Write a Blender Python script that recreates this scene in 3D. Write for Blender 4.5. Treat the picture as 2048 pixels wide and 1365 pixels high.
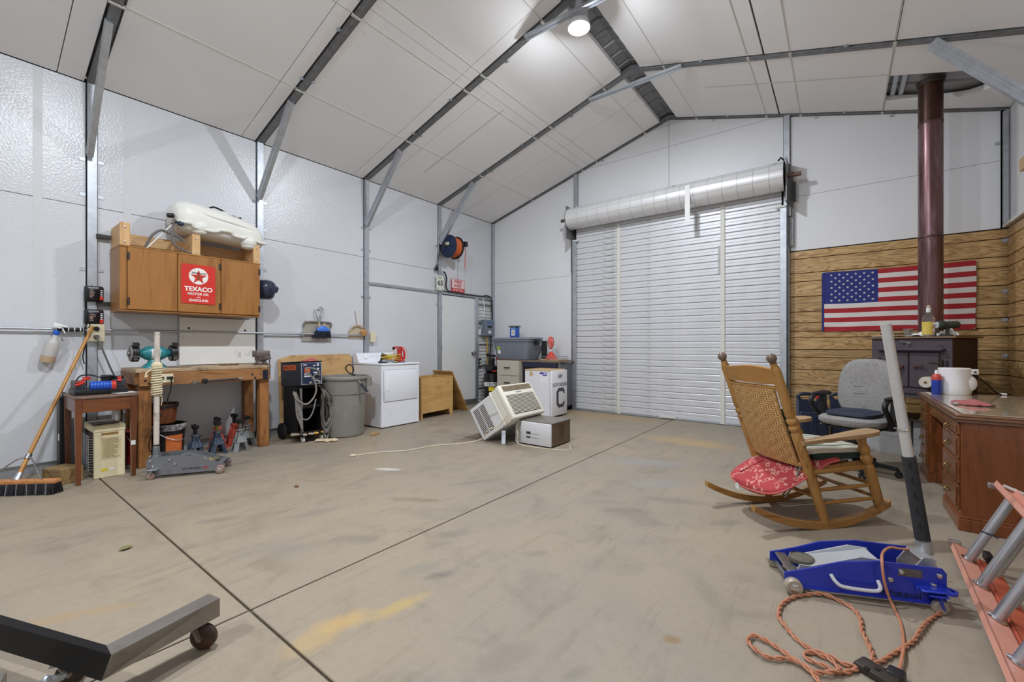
import bpy, bmesh, math, random
from mathutils import Vector, Matrix, Euler

for _o in list(bpy.data.objects):
    bpy.data.objects.remove(_o, do_unlink=True)
SC = bpy.context.scene
COL = SC.collection
RAD = math.radians
random.seed(7)

# ------------------------------------------------------------------ camera, world, exposure
cam_d = bpy.data.cameras.new('camera')
cam_d.sensor_width = 36.0
cam_d.lens = 861.0 / 2048.0 * 36.0
cam_d.shift_y = 7.5 / 2048.0
cam_d.clip_start = 0.05
cam = bpy.data.objects.new('camera', cam_d)
COL.objects.link(cam)
cam.location = (0.0, 0.0, 1.17)
cam.rotation_euler = (RAD(90), 0, math.atan(656.0 / 861.0))
SC.camera = cam

world = bpy.data.worlds.new('world')
SC.world = world
world.use_nodes = True
world.node_tree.nodes['Background'].inputs[0].default_value = (0.6, 0.65, 0.7, 1)
world.node_tree.nodes['Background'].inputs[1].default_value = 0.3

SC.view_settings.view_transform = 'Standard'
SC.view_settings.look = 'None'
SC.view_settings.gamma = 1.0
SC.view_settings.use_curve_mapping = False
SC.view_settings.exposure = 0.0

LAMP_POWER = 137.0
LAMP_COLOR = (0.925, 0.975, 1.05)

# ------------------------------------------------------------------ helpers
def lin(c):
    out = []
    for v in c[:3]:
        v = v / 255.0
        out.append(v / 12.92 if v <= 0.04045 else ((v + 0.055) / 1.055) ** 2.4)
    return (out[0], out[1], out[2], 1.0)

def sc(c, k):
    return (min(1, c[0] * k), min(1, c[1] * k), min(1, c[2] * k), 1)

MATS = {}

def new_mat(name):
    m = bpy.data.materials.new(name)
    m.use_nodes = True
    nt = m.node_tree
    b = nt.nodes['Principled BSDF']
    return m, nt, b

def N(nt, typ, **kw):
    n = nt.nodes.new(typ)
    for k, v in kw.items():
        setattr(n, k, v)
    return n

def ramp(nt, stops, interp='LINEAR'):
    r = N(nt, 'ShaderNodeValToRGB')
    r.color_ramp.interpolation = interp
    e = r.color_ramp.elements
    while len(e) < len(stops):
        e.new(0.5)
    for i, (p, c) in enumerate(stops):
        e[i].position = p
        e[i].color = c if len(c) == 4 else (c[0], c[1], c[2], 1)
    return r

def mixc(nt, fac, a, b, mode='MIX'):
    m = N(nt, 'ShaderNodeMix', data_type='RGBA', blend_type=mode)
    for sock, val in ((m.inputs[0], fac), (m.inputs[6], a), (m.inputs[7], b)):
        if hasattr(val, 'is_linked') or hasattr(val, 'links'):
            nt.links.new(val, sock)
        else:
            sock.default_value = val
    return m.outputs[2]

def math_n(nt, op, a, b=None, c=None, clamp=False):
    m = N(nt, 'ShaderNodeMath', operation=op)
    m.use_clamp = clamp
    for i, v in enumerate((a, b, c)):
        if v is None:
            continue
        if hasattr(v, 'links'):
            nt.links.new(v, m.inputs[i])
        else:
            m.inputs[i].default_value = v
    return m.outputs[0]

def coords(nt, kind='Object', scale=(1, 1, 1), rot=(0, 0, 0), rnd=False):
    tc = N(nt, 'ShaderNodeTexCoord')
    if kind == 'World':
        g = N(nt, 'ShaderNodeNewGeometry')
        src = g.outputs['Position']
    else:
        src = tc.outputs[kind]
    mp = N(nt, 'ShaderNodeMapping')
    mp.inputs['Scale'].default_value = scale
    mp.inputs['Rotation'].default_value = rot
    nt.links.new(src, mp.inputs['Vector'])
    if rnd:
        oi = N(nt, 'ShaderNodeObjectInfo')
        mul = math_n(nt, 'MULTIPLY', oi.outputs['Random'], 37.0)
        nt.links.new(mul, mp.inputs['Location'])
    return mp.outputs[0]

def noise(nt, vec, scale, detail=3, rough=0.55, dist=0.0):
    n = N(nt, 'ShaderNodeTexNoise')
    n.inputs['Scale'].default_value = scale
    n.inputs['Detail'].default_value = detail
    n.inputs['Roughness'].default_value = rough
    n.inputs['Distortion'].default_value = dist
    nt.links.new(vec, n.inputs['Vector'])
    return n.outputs['Fac']

def bump(nt, bsdf, height, strength=0.2, dist=0.01):
    b = N(nt, 'ShaderNodeBump')
    b.inputs['Strength'].default_value = strength
    b.inputs['Distance'].default_value = dist
    nt.links.new(height, b.inputs['Height'])
    nt.links.new(b.outputs[0], bsdf.inputs['Normal'])

def mat(name, rgb, rough=0.5, metal=0.0, var=0.0, vs=6.0, dirt=None, dirt_amt=0.0, ds=4.0,
        bmp=0.0, bs=60.0, coat=0.0, trans=0.0, alpha=1.0, emit=None, es=0.0, spec=0.5, ior=1.45):
    if name in MATS:
        return MATS[name]
    m, nt, b = new_mat(name)
    base = lin(rgb)
    b.inputs['Base Color'].default_value = base
    b.inputs['Roughness'].default_value = rough
    b.inputs['Metallic'].default_value = metal
    b.inputs['Specular IOR Level'].default_value = spec
    b.inputs['IOR'].default_value = ior
    b.inputs['Coat Weight'].default_value = coat
    b.inputs['Transmission Weight'].default_value = trans
    b.inputs['Alpha'].default_value = alpha
    if emit:
        b.inputs['Emission Color'].default_value = lin(emit)
        b.inputs['Emission Strength'].default_value = es
    if var or dirt or bmp:
        v = coords(nt)
        col = None
        if var:
            f = noise(nt, v, vs, 4, 0.6)
            r = ramp(nt, [(0.3, sc(base, 1 - var)), (0.7, sc(base, 1 + var))])
            nt.links.new(f, r.inputs[0])
            col = r.outputs[0]
        if dirt:
            f2 = noise(nt, v, ds, 6, 0.65, 0.5)
            r2 = ramp(nt, [(0.62 - 0.35 * dirt_amt, (0, 0, 0)), (0.72, (1, 1, 1))])
            nt.links.new(f2, r2.inputs[0])
            k = math_n(nt, 'MULTIPLY', r2.outputs[0], min(1.0, 0.5 + dirt_amt * 0.5))
            col = mixc(nt, k, col if col is not None else base, lin(dirt))
        if col is not None:
            nt.links.new(col, b.inputs['Base Color'])
        if bmp:
            h = noise(nt, v, bs, 3, 0.6)
            bump(nt, b, h, bmp, 0.004)
    MATS[name] = m
    return m

def wood(name, c1, c2, axis='X', rough=0.45, scale=1.0, rnd=True, coat=0.0, streak=14.0, dirt=None, bm=0.08):
    """wood grain running along the given local axis"""
    if name in MATS:
        return MATS[name]
    m, nt, b = new_mat(name)
    s = [streak * scale] * 3
    s['XYZ'.index(axis)] = 1.1 * scale
    v = coords(nt, 'Object', tuple(s), rnd=rnd)
    f = noise(nt, v, 1.6, 5, 0.6, 1.4)
    f2 = noise(nt, v, 6.0, 3, 0.6, 0.3)
    fm = math_n(nt, 'ADD', math_n(nt, 'MULTIPLY', f, 0.75), math_n(nt, 'MULTIPLY', f2, 0.25))
    r = ramp(nt, [(0.36, lin(c2)), (0.47, sc(lin(c1), 0.9)), (0.62, lin(c1))])
    nt.links.new(fm, r.inputs[0])
    col = r.outputs[0]
    if dirt:
        v2 = coords(nt, 'Object', (3, 3, 3), rnd=rnd)
        f3 = noise(nt, v2, 1.5, 5, 0.65)
        r3 = ramp(nt, [(0.5, (0, 0, 0)), (0.68, (0.75, 0.75, 0.75))])
        nt.links.new(f3, r3.inputs[0])
        col = mixc(nt, r3.outputs[0], col, lin(dirt))
    nt.links.new(col, b.inputs['Base Color'])
    b.inputs['Roughness'].default_value = rough
    b.inputs['Coat Weight'].default_value = coat
    bump(nt, b, fm, bm, 0.004)
    MATS[name] = m
    return m

# ------------------------------------------------------------------ mesh builder
def frame(p0, p1):
    p0 = Vector(p0); p1 = Vector(p1)
    z = (p1 - p0).normalized()
    up = Vector((0, 0, 1)) if abs(z.z) < 0.95 else Vector((1, 0, 0))
    x = up.cross(z).normalized()
    y = z.cross(x)
    m = Matrix((x, y, z)).transposed().to_4x4()
    m.translation = p0
    return m

def TR(x=0, y=0, z=0, rx=0, ry=0, rz=0):
    return Matrix.Translation((x, y, z)) @ Euler((RAD(rx), RAD(ry), RAD(rz))).to_matrix().to_4x4()

_BOXC = {}

class MB:
    def __init__(s):
        s.v = []; s.f = []; s.mi = []; s.sm = []
    def add(s, vs, fs, mi=0, sm=False, M=None):
        o = len(s.v)
        if M is not None:
            vs = [M @ Vector(p) for p in vs]
        s.v.extend([tuple(p) for p in vs])
        for f in fs:
            s.f.append([i + o for i in f]); s.mi.append(mi); s.sm.append(sm)
        return s
    def box(s, c, d, mi=0, bev=0.0, seg=1, M=None, rot=None):
        key = (round(d[0], 4), round(d[1], 4), round(d[2], 4), bev, seg)
        if key not in _BOXC:
            bm = bmesh.new()
            bmesh.ops.create_cube(bm, size=1.0, matrix=Matrix.Diagonal((d[0], d[1], d[2], 1)))
            if bev > 0:
                bmesh.ops.bevel(bm, geom=list(bm.edges), offset=min(bev, 0.49 * min(d)), segments=seg, profile=0.5, affect='EDGES')
            bm.verts.index_update()
            _BOXC[key] = ([tuple(v.co) for v in bm.verts], [[v.index for v in f.verts] for f in bm.faces])
            bm.free()
        vs, fs = _BOXC[key]
        T = Matrix.Translation(c)
        if rot is not None:
            T = T @ Euler([RAD(a) for a in rot]).to_matrix().to_4x4()
        if M is not None:
            T = M @ T
        return s.add(vs, fs, mi, seg > 1, T)
    def bx(s, x0, x1, y0, y1, z0, z1, mi=0, bev=0.0, seg=1, M=None):
        return s.box(((x0 + x1) / 2, (y0 + y1) / 2, (z0 + z1) / 2), (abs(x1 - x0), abs(y1 - y0), abs(z1 - z0)), mi, bev, seg, M)
    def bar(s, p0, p1, w, h, mi=0, bev=0.0, roll=0.0):
        L = (Vector(p1) - Vector(p0)).length
        M = frame(p0, p1) @ Euler((0, 0, RAD(roll))).to_matrix().to_4x4()
        return s.box((0, 0, L / 2), (w, h, L), mi, bev, 1, M)
    def lathe(s, prof, M=None, n=20, mi=0, sm=True, cap=True, a0=0.0, a1=360.0):
        vs = []; fs = []
        full = abs(a1 - a0) >= 359.9
        cnt = n if full else n + 1
        for r, z in prof:
            for i in range(cnt):
                a = RAD(a0 + (a1 - a0) * i / n)
                vs.append((r * math.cos(a), r * math.sin(a), z))
        for j in range(len(prof) - 1):
            for i in range(n):
                k = (i + 1) % cnt
                fs.append([j * cnt + i, j * cnt + k, (j + 1) * cnt + k, (j + 1) * cnt + i])
        if cap and full:
            if prof[0][0] > 1e-6:
                fs.append(list(range(cnt))[::-1])
            if prof[-1][0] > 1e-6:
                fs.append([(len(prof) - 1) * cnt + i for i in range(cnt)])
        return s.add(vs, fs, mi, sm, M)
    def cyl(s, p0, p1, r0, r1=None, n=14, mi=0, sm=True, cap=True):
        r1 = r0 if r1 is None else r1
        L = (Vector(p1) - Vector(p0)).length
        return s.lathe([(r0, 0), (r1, L)], frame(p0, p1), n, mi, sm, cap)
    def turn(s, p0, p1, prof, n=16, mi=0):
        """turned spindle: prof = (radius, fraction along)"""
        L = (Vector(p1) - Vector(p0)).length
        return s.lathe([(r, t * L) for r, t in prof], frame(p0, p1), n, mi, True, True)
    def ball(s, c, r, n=14, mi=0, M=None, half=False):
        rx, ry, rz = (r, r, r) if not hasattr(r, '__len__') else r
        m = max(6, n // 2)
        prof = []
        for j in range(m + 1):
            t = math.pi * j / m - math.pi / 2
            if half and t < 0:
                continue
            prof.append((max(1e-7, math.cos(t)), math.sin(t)))
        T = Matrix.Translation(c) @ Matrix.Diagonal((rx, ry, rz, 1))
        if M is not None:
            T = M @ T
        return s.lathe(prof, T, n, mi, True, half)
    def tube(s, pts, r, n=8, mi=0, closed=False, cap=True, sm=True):
        P = [Vector(p) for p in pts]
        k = len(P)
        rr = r if hasattr(r, '__len__') else [r] * k
        vs = []; fs = []
        nrm = None
        for i in range(k):
            if closed:
                t = (P[(i + 1) % k] - P[i - 1])
            else:
                t = P[min(i + 1, k - 1)] - P[max(i - 1, 0)]
            if t.length < 1e-9:
                t = Vector((0, 0, 1))
            t.normalize()
            if nrm is None:
                up = Vector((0, 0, 1)) if abs(t.z) < 0.9 else Vector((1, 0, 0))
                nrm = (up - t * up.dot(t)).normalized()
            else:
                nrm = nrm - t * nrm.dot(t)
                if nrm.length < 1e-6:
                    nrm = t.orthogonal()
                nrm.normalize()
            bn = t.cross(nrm)
            for j in range(n):
                a = 2 * math.pi * j / n
                vs.append(P[i] + (nrm * math.cos(a) + bn * math.sin(a)) * rr[i])
        rng = k if closed else k - 1
        for i in range(rng):
            i2 = (i + 1) % k
            for j in range(n):
                j2 = (j + 1) % n
                fs.append([i * n + j, i * n + j2, i2 * n + j2, i2 * n + j])
        if cap and not closed:
            fs.append(list(range(n))[::-1])
            fs.append([(k - 1) * n + j for j in range(n)])
        return s.add(vs, fs, mi, sm)
    def prism(s, poly, h0, h1, M=None, mi=0):
        n = len(poly)
        vs = [(p[0], p[1], h0) for p in poly] + [(p[0], p[1], h1) for p in poly]
        fs = [list(range(n))[::-1], list(range(n, 2 * n))]
        for i in range(n):
            j = (i + 1) % n
            fs.append([i, j, n + j, n + i])
        return s.add(vs, fs, mi, False, M)
    def grid(s, fn, nu, nv, mi=0, sm=True, M=None, thick=0.0):
        """fn(u,v)->point; a sheet with optional thickness along local normals"""
        P = [[Vector(fn(i / nu, j / nv)) for i in range(nu + 1)] for j in range(nv + 1)]
        vs = []
        for row in P:
            vs.extend(row)
        w = nu + 1
        fs = []
        for j in range(nv):
            for i in range(nu):
                fs.append([j * w + i, j * w + i + 1, (j + 1) * w + i + 1, (j + 1) * w + i])
        if thick:
            o = len(vs)
            nv_ = []
            for j in range(nv + 1):
                for i in range(nu + 1):
                    du = P[j][min(i + 1, nu)] - P[j][max(i - 1, 0)]
                    dv = P[min(j + 1, nv)][i] - P[max(j - 1, 0)][i]
                    nn = du.cross(dv)
                    if nn.length > 1e-9:
                        nn.normalize()
                    nv_.append(P[j][i] - nn * thick)
            vs.extend(nv_)
            for f in list(fs):
                fs.append([o + a for a in f][::-1])
            edge = [i for i in range(w)] + [j * w + nu for j in range(1, nv + 1)] + [nv * w + i for i in range(nu - 1, -1, -1)] + [j * w for j in range(nv - 1, 0, -1)]
            for a, b in zip(edge, edge[1:] + edge[:1]):
                fs.append([a, a + o, b + o, b])
        return s.add(vs, fs, mi, sm, M)
    def loft(s, rings, mi=0, sm=True, M=None, cap=True):
        n = len(rings[0])
        vs = [p for r in rings for p in r]
        fs = []
        for j in range(len(rings) - 1):
            for i in range(n):
                k = (i + 1) % n
                fs.append([j * n + i, j * n + k, (j + 1) * n + k, (j + 1) * n + i])
        if cap:
            fs.append(list(range(n))[::-1]); fs.append([(len(rings) - 1) * n + i for i in range(n)])
        return s.add(vs, fs, mi, sm, M)
    def mesh(s, name, mats):
        me = bpy.data.meshes.new(name)
        me.from_pydata(s.v, [], s.f)
        bm = bmesh.new(); bm.from_mesh(me)
        bmesh.ops.recalc_face_normals(bm, faces=bm.faces)
        bm.to_mesh(me); bm.free()
        if not isinstance(mats, (list, tuple)):
            mats = [mats]
        for m in mats:
            me.materials.append(m)
        me.polygons.foreach_set('material_index', s.mi)
        me.polygons.foreach_set('use_smooth', s.sm)
        if any(s.sm):
            try:
                me.set_sharp_from_angle(angle=RAD(42))
            except Exception:
                pass
        me.update()
        return me
    def build(s, name, mats, parent=None, label=None):
        o = bpy.data.objects.new(name, s.mesh(name, mats))
        COL.objects.link(o)
        if parent is not None:
            o.parent = parent
        if label:
            o['label'] = label
        return o

def obj(name, me, parent=None, M=None):
    o = bpy.data.objects.new(name, me)
    COL.objects.link(o)
    if parent is not None:
        o.parent = parent
    if M is not None:
        o.matrix_basis = M
    return o

def thing(name, label, cat, loc=(0, 0, 0), rotz=0.0, group=None, rot=None):
    o = bpy.data.objects.new(name, None)
    COL.objects.link(o)
    o.empty_display_size = 0.05
    o.location = loc
    o.rotation_euler = tuple(RAD(a) for a in rot) if rot else (0, 0, RAD(rotz))
    o['label'] = label
    o['category'] = cat
    if group:
        o['group'] = group
    return o

def tag(o, label, cat, group=None):
    o['label'] = label
    o['category'] = cat
    if group:
        o['group'] = group
    return o

def struct(o):
    o['kind'] = 'structure'
    return o

def copy_tree(root, loc=None, rotz=None, label=None, parent=None):
    c = root.copy(); COL.objects.link(c)
    if parent is not None:
        c.parent = parent
    if loc is not None:
        c.location = loc
    if rotz is not None:
        c.rotation_euler = (0, 0, RAD(rotz))
    if label:
        c['label'] = label
    for ch in [x for x in bpy.data.objects if x.parent == root]:
        copy_tree(ch, parent=c)
    return c

_TXT = {}
def text_mesh(body, size=1.0, bold=0.0, ext=0.0, align='CENTER', space=1.0):
    cu = bpy.data.curves.new('lettering', 'FONT')
    cu.body = body; cu.size = size; cu.extrude = ext; cu.offset = bold
    cu.align_x = align; cu.align_y = 'CENTER'; cu.space_character = space
    cu.resolution_u = 3
    t = bpy.data.objects.new('lettering', cu)
    COL.objects.link(t)
    dg = bpy.context.evaluated_depsgraph_get()
    me = bpy.data.meshes.new_from_object(t.evaluated_get(dg))
    bpy.data.objects.remove(t, do_unlink=True)
    bpy.data.curves.remove(cu)
    return me

def text(body, w, h, M, m, parent, name='lettering', bold=0.02, space=1.0):
    """lettering fitted into a w x h box; M maps local XY (reading plane, Z out) to the parent space"""
    me = text_mesh(body, 1.0, bold, 0.0, 'CENTER', space)
    xs = [v.co.x for v in me.vertices]; ys = [v.co.y for v in me.vertices]
    cx, cy = (max(xs) + min(xs)) / 2, (max(ys) + min(ys)) / 2
    kx, ky = w / (max(xs) - min(xs)), h / (max(ys) - min(ys))
    for v in me.vertices:
        v.co = Vector(((v.co.x - cx) * kx, (v.co.y - cy) * ky, 0.0))
    me.transform(M)
    me.materials.clear(); me.materials.append(m)
    return obj(name, me, parent)

# reading planes: text lies in local XY with +Z out of the surface
def on_px(x, y, z):      # on a face that looks to +X (reads along +Y)
    return Matrix(((0, 0, 1, x), (1, 0, 0, y), (0, 1, 0, z), (0, 0, 0, 1)))
def on_my(x, y, z):      # on a face that looks to -Y (reads along +X)
    return Matrix(((1, 0, 0, x), (0, 0, -1, y), (0, 1, 0, z), (0, 0, 0, 1)))

def smooth_path(pts, k=6, closed=False):
    P = [Vector(p) for p in pts]
    n = len(P)
    out = []
    for i in range(n if closed else n - 1):
        a, b = P[i], P[(i + 1) % n]
        p0 = P[i - 1] if (i > 0 or closed) else a + (a - b)
        p3 = P[(i + 2) % n] if (i + 2 < n or closed) else b + (b - a)
        for j in range(k):
            t = j / k
            out.append(0.5 * ((2 * a) + (b - p0) * t + (2 * p0 - 5 * a + 4 * b - p3) * t * t + (3 * a - p0 - 3 * b + p3) * t ** 3))
    if not closed:
        out.append(P[-1])
    return out

def superring(cx, cy, z, a, b, n=24, e=2.6, axis='Z'):
    r = []
    for i in range(n):
        t = 2 * math.pi * i / n
        c, s_ = math.cos(t), math.sin(t)
        x = a * math.copysign(abs(c) ** (2 / e), c); y = b * math.copysign(abs(s_) ** (2 / e), s_)
        if axis == 'Z':
            r.append((cx + x, cy + y, z))
        elif axis == 'Y':
            r.append((cx + x, z, cy + y))
        else:
            r.append((z, cx + x, cy + y))
    return r
# ================================================================== materials of the setting
XL, XR, YF, YB = -5.80, 1.45, 6.95, -5.25
RX, RZ, EZ = -2.16, 4.76, 3.72
KS = (RZ - EZ) / (XR - RX)
FR = [0.855 + 1.524 * k for k in range(-4, 5)]       # steel frames along Y
def zr(x):
    return RZ - abs(x - RX) * KS

def concrete_mat():
    m, nt, b = new_mat('concrete')
    v = coords(nt, 'World')
    base = lin((147, 136, 120))
    n1 = noise(nt, v, 0.55, 5, 0.6, 0.6)
    n2 = noise(nt, v, 3.2, 6, 0.65, 0.8)
    n3 = noise(nt, v, 26.0, 5, 0.7)
    r1 = ramp(nt, [(0.3, lin((139, 130, 117))), (0.5, base), (0.72, lin((155, 141, 120)))])
    nt.links.new(n1, r1.inputs[0])
    col = r1.outputs[0]
    r2 = ramp(nt, [(0.30, (0.80, 0.79, 0.77)), (0.48, (1, 1, 1)), (0.75, (1.07, 1.05, 1.0))])
    nt.links.new(n2, r2.inputs[0])
    col = mixc(nt, 0.85, col, r2.outputs[0], 'MULTIPLY')
    r3 = ramp(nt, [(0.3, (0.88, 0.87, 0.85)), (0.55, (1, 1, 1))])
    nt.links.new(n3, r3.inputs[0])
    col = mixc(nt, 0.6, col, r3.outputs[0], 'MULTIPLY')
    # trowel streaks running with the long side of the slab
    vs_ = coords(nt, 'World', (9.0, 0.9, 1), (0, 0, RAD(-28)))
    n4 = noise(nt, vs_, 1.7, 5, 0.7, 0.3)
    r4 = ramp(nt, [(0.34, (0.82, 0.81, 0.79)), (0.46, (1, 1, 1))])
    nt.links.new(n4, r4.inputs[0])
    col = mixc(nt, 0.7, col, r4.outputs[0], 'MULTIPLY')
    # small dark specks of dirt
    vo = N(nt, 'ShaderNodeTexVoronoi'); vo.inputs['Scale'].default_value = 3.1
    nt.links.new(v, vo.inputs['Vector'])
    rs = ramp(nt, [(0.015, (1, 1, 1)), (0.04, (0, 0, 0))])
    nt.links.new(vo.outputs['Distance'], rs.inputs[0])
    col = mixc(nt, math_n(nt, 'MULTIPLY', rs.outputs[0], 0.55), col, lin((86, 78, 70)))
    sep = N(nt, 'ShaderNodeSeparateXYZ')
    nt.links.new(v, sep.inputs[0])
    wob = noise(nt, v, 7.0, 5, 0.7, 0.6)
    def spot(x, y, a, b_, ang, rgb, amt):
        nonlocal col
        ca, sa = math.cos(RAD(ang)), math.sin(RAD(ang))
        dx = math_n(nt, 'SUBTRACT', sep.outputs[0], x)
        dy = math_n(nt, 'SUBTRACT', sep.outputs[1], y)
        u = math_n(nt, 'DIVIDE', math_n(nt, 'ADD', math_n(nt, 'MULTIPLY', dx, ca), math_n(nt, 'MULTIPLY', dy, sa)), a)
        w = math_n(nt, 'DIVIDE', math_n(nt, 'SUBTRACT', math_n(nt, 'MULTIPLY', dy, ca), math_n(nt, 'MULTIPLY', dx, sa)), b_)
        d = math_n(nt, 'SQRT', math_n(nt, 'ADD', math_n(nt, 'MULTIPLY', u, u), math_n(nt, 'MULTIPLY', w, w)))
        d = math_n(nt, 'ADD', d, math_n(nt, 'MULTIPLY', math_n(nt, 'SUBTRACT', wob, 0.5), 2.4))
        k = math_n(nt, 'MULTIPLY', math_n(nt, 'SUBTRACT', 1.0, math_n(nt, 'SUBTRACT', d, 0.55), clamp=True), 1.0, clamp=True)
        k = math_n(nt, 'MULTIPLY', k, amt)
        col = mixc(nt, k, col, lin(rgb))
    spot(-1.57, 1.22, 0.13, 0.035, 80, (192, 160, 86), 0.5)
    spot(-1.66, 1.03, 0.09, 0.05, 70, (196, 158, 82), 0.5)
    spot(-1.66, 0.88, 0.10, 0.06, 95, (183, 154, 100), 0.5)
    spot(-1.56, 4.20, 0.32, 0.13, 20, (136, 136, 138), 0.55)
    spot(-1.20, 3.64, 0.22, 0.10, 40, (142, 140, 136), 0.5)
    spot(-0.534, 1.743, 0.028, 0.022, 20, (135, 109, 75), 0.9)
    spot(-3.38, 2.51, 0.09, 0.03, 30, (199, 198, 192), 0.8)
    spot(-3.62, 3.98, 0.26, 0.12, 70, (108, 93, 75), 0.8)
    spot(-3.0, 3.95, 0.3, 0.12, 0, (115, 100, 82), 0.6)
    spot(-1.62, 1.51, 0.06, 0.03, 60, (108, 102, 93), 0.7)
    spot(-1.74, 1.50, 0.09, 0.04, 60, (131, 124, 113), 0.6)
    spot(-1.0, 1.25, 0.11, 0.05, 70, (127, 118, 102), 0.65)
    spot(-2.55, 2.14, 0.16, 0.04, 30, (122, 104, 82), 0.55)
    spot(-2.27, 1.99, 0.18, 0.05, 10, (135, 126, 113), 0.6)
    spot(-2.63, 0.36, 0.16, 0.02, 55, (160, 135, 100), 0.7)
    spot(-2.66, 0.25, 0.13, 0.02, 55, (162, 136, 104), 0.6)
    spot(-2.54, 1.15, 0.2, 0.09, 45, (136, 129, 118), 0.55)
    spot(-0.95, 2.48, 0.09, 0.04, 45, (133, 126, 115), 0.6)
    spot(-1.43, 5.40, 0.45, 0.16, 0, (183, 151, 97), 0.5)
    spot(-3.2, 6.5, 0.8, 0.22, 0, (171, 142, 99), 0.55)
    spot(-4.9, 2.9, 0.5, 0.2, 0, (144, 133, 117), 0.5)
    spot(-3.9, 3.0, 0.25, 0.08, 30, (142, 136, 131), 0.5)
    spot(-0.3, 2.9, 0.5, 0.15, 20, (158, 145, 124), 0.5)
    for (sx_, sy_, sa_, sb_, an_) in ((-1.9, 1.9, .10, .04, 60), (-2.3, 1.5, .12, .05, 40), (-1.2, 2.9, .14, .05, 30), (-0.6, 3.1, .12, .04, 50), (-2.45, 2.75, .2, .03, 60), (-1.0, 3.3, .2, .05, 20), (-3.3, 1.1, .1, .04, 60), (-1.35, 2.0, .07, .03, 45), (-0.75, 1.35, .05, .025, 70)):
        spot(sx_, sy_, sa_, sb_, an_, (122, 114, 102), 0.55)
    spot(-2.9, 1.6, 0.14, 0.05, 70, (129, 122, 111), 0.6)
    nt.links.new(col, b.inputs['Base Color'])
    rr = ramp(nt, [(0.3, (0.5, 0.5, 0.5)), (0.7, (0.72, 0.72, 0.72))])
    nt.links.new(n2, rr.inputs[0])
    nt.links.new(rr.outputs[0], b.inputs['Roughness'])
    bump(nt, b, n3, 0.12, 0.004)
    return m

def pebble_mat(name, rgb, rough=0.3, strength=0.35, scale=85.0):
    m, nt, b = new_mat(name)
    v = coords(nt, 'World')
    n1 = noise(nt, v, 0.8, 4, 0.6)
    c = lin(rgb)
    r = ramp(nt, [(0.3, sc(c, 0.96)), (0.7, sc(c, 1.02))])
    nt.links.new(n1, r.inputs[0])
    nt.links.new(r.outputs[0], b.inputs['Base Color'])
    b.inputs['Roughness'].default_value = rough
    n2 = noise(nt, v, scale, 2, 0.5)
    bump(nt, b, n2, strength, 0.003)
    return m

def paneling_mat():
    m, nt, b = new_mat('wood_grain_paneling')
    oi = N(nt, 'ShaderNodeObjectInfo')
    tc = N(nt, 'ShaderNodeTexCoord')
    mp = N(nt, 'ShaderNodeMapping')
    mp.inputs['Scale'].default_value = (0.9, 0.9, 9.0)
    nt.links.new(tc.outputs['Object'], mp.inputs['Vector'])
    cmb = N(nt, 'ShaderNodeCombineXYZ')
    nt.links.new(math_n(nt, 'MULTIPLY', oi.outputs['Random'], 23.0), cmb.inputs[0])
    nt.links.new(math_n(nt, 'MULTIPLY', oi.outputs['Random'], 71.0), cmb.inputs[2])
    nt.links.new(cmb.outputs[0], mp.inputs['Location'])
    v = mp.outputs[0]
    f = noise(nt, v, 1.3, 2, 0.5, 0.6)
    w = math_n(nt, 'FRACT', math_n(nt, 'MULTIPLY', f, 11.0))
    w = math_n(nt, 'ABSOLUTE', math_n(nt, 'SUBTRACT', w, 0.5))
    fine = noise(nt, v, 9.0, 4, 0.7, 0.2)
    t = math_n(nt, 'ADD', math_n(nt, 'MULTIPLY', w, 0.9), math_n(nt, 'MULTIPLY', fine, 0.6))
    r = ramp(nt, [(0.25, lin((134, 100, 58))), (0.45, lin((176, 140, 88))), (0.7, lin((200, 166, 116)))])
    nt.links.new(t, r.inputs[0])
    shade = math_n(nt, 'ADD', 0.86, math_n(nt, 'MULTIPLY', oi.outputs['Random'], 0.24))
    cs = N(nt, 'ShaderNodeCombineColor')
    for i in range(3):
        nt.links.new(shade, cs.inputs[i])
    col = mixc(nt, 1.0, r.outputs[0], cs.outputs[0], 'MULTIPLY')
    nt.links.new(col, b.inputs['Base Color'])
    b.inputs['Roughness'].default_value = 0.42
    return m

M_conc = concrete_mat()
M_joint = mat('joint_dirt', (92, 80, 66), 0.9, var=0.3, vs=30)
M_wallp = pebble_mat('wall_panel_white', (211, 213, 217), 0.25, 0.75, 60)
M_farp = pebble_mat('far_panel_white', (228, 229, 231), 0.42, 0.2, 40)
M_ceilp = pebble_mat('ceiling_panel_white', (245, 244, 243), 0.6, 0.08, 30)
M_dark = mat('dark_gap', (38, 38, 40), 0.8)
M_deck = mat('roof_deck_metal', (150, 150, 150), 0.5, 0.4, var=0.15, vs=8)
M_galv = mat('galvanized_steel', (186, 191, 197), 0.42, 0.75, var=0.12, vs=14, bmp=0.05)
M_galvd = mat('weathered_galvanized', (128, 129, 130), 0.5, 0.6, var=0.2, vs=22)
M_strap = mat('white_strap', (214, 212, 206), 0.5, var=0.06)
M_black = mat('black_paint', (24, 24, 26), 0.45)
M_plank = paneling_mat()
M_white = mat('white_paint', (232, 232, 234), 0.35)

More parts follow.
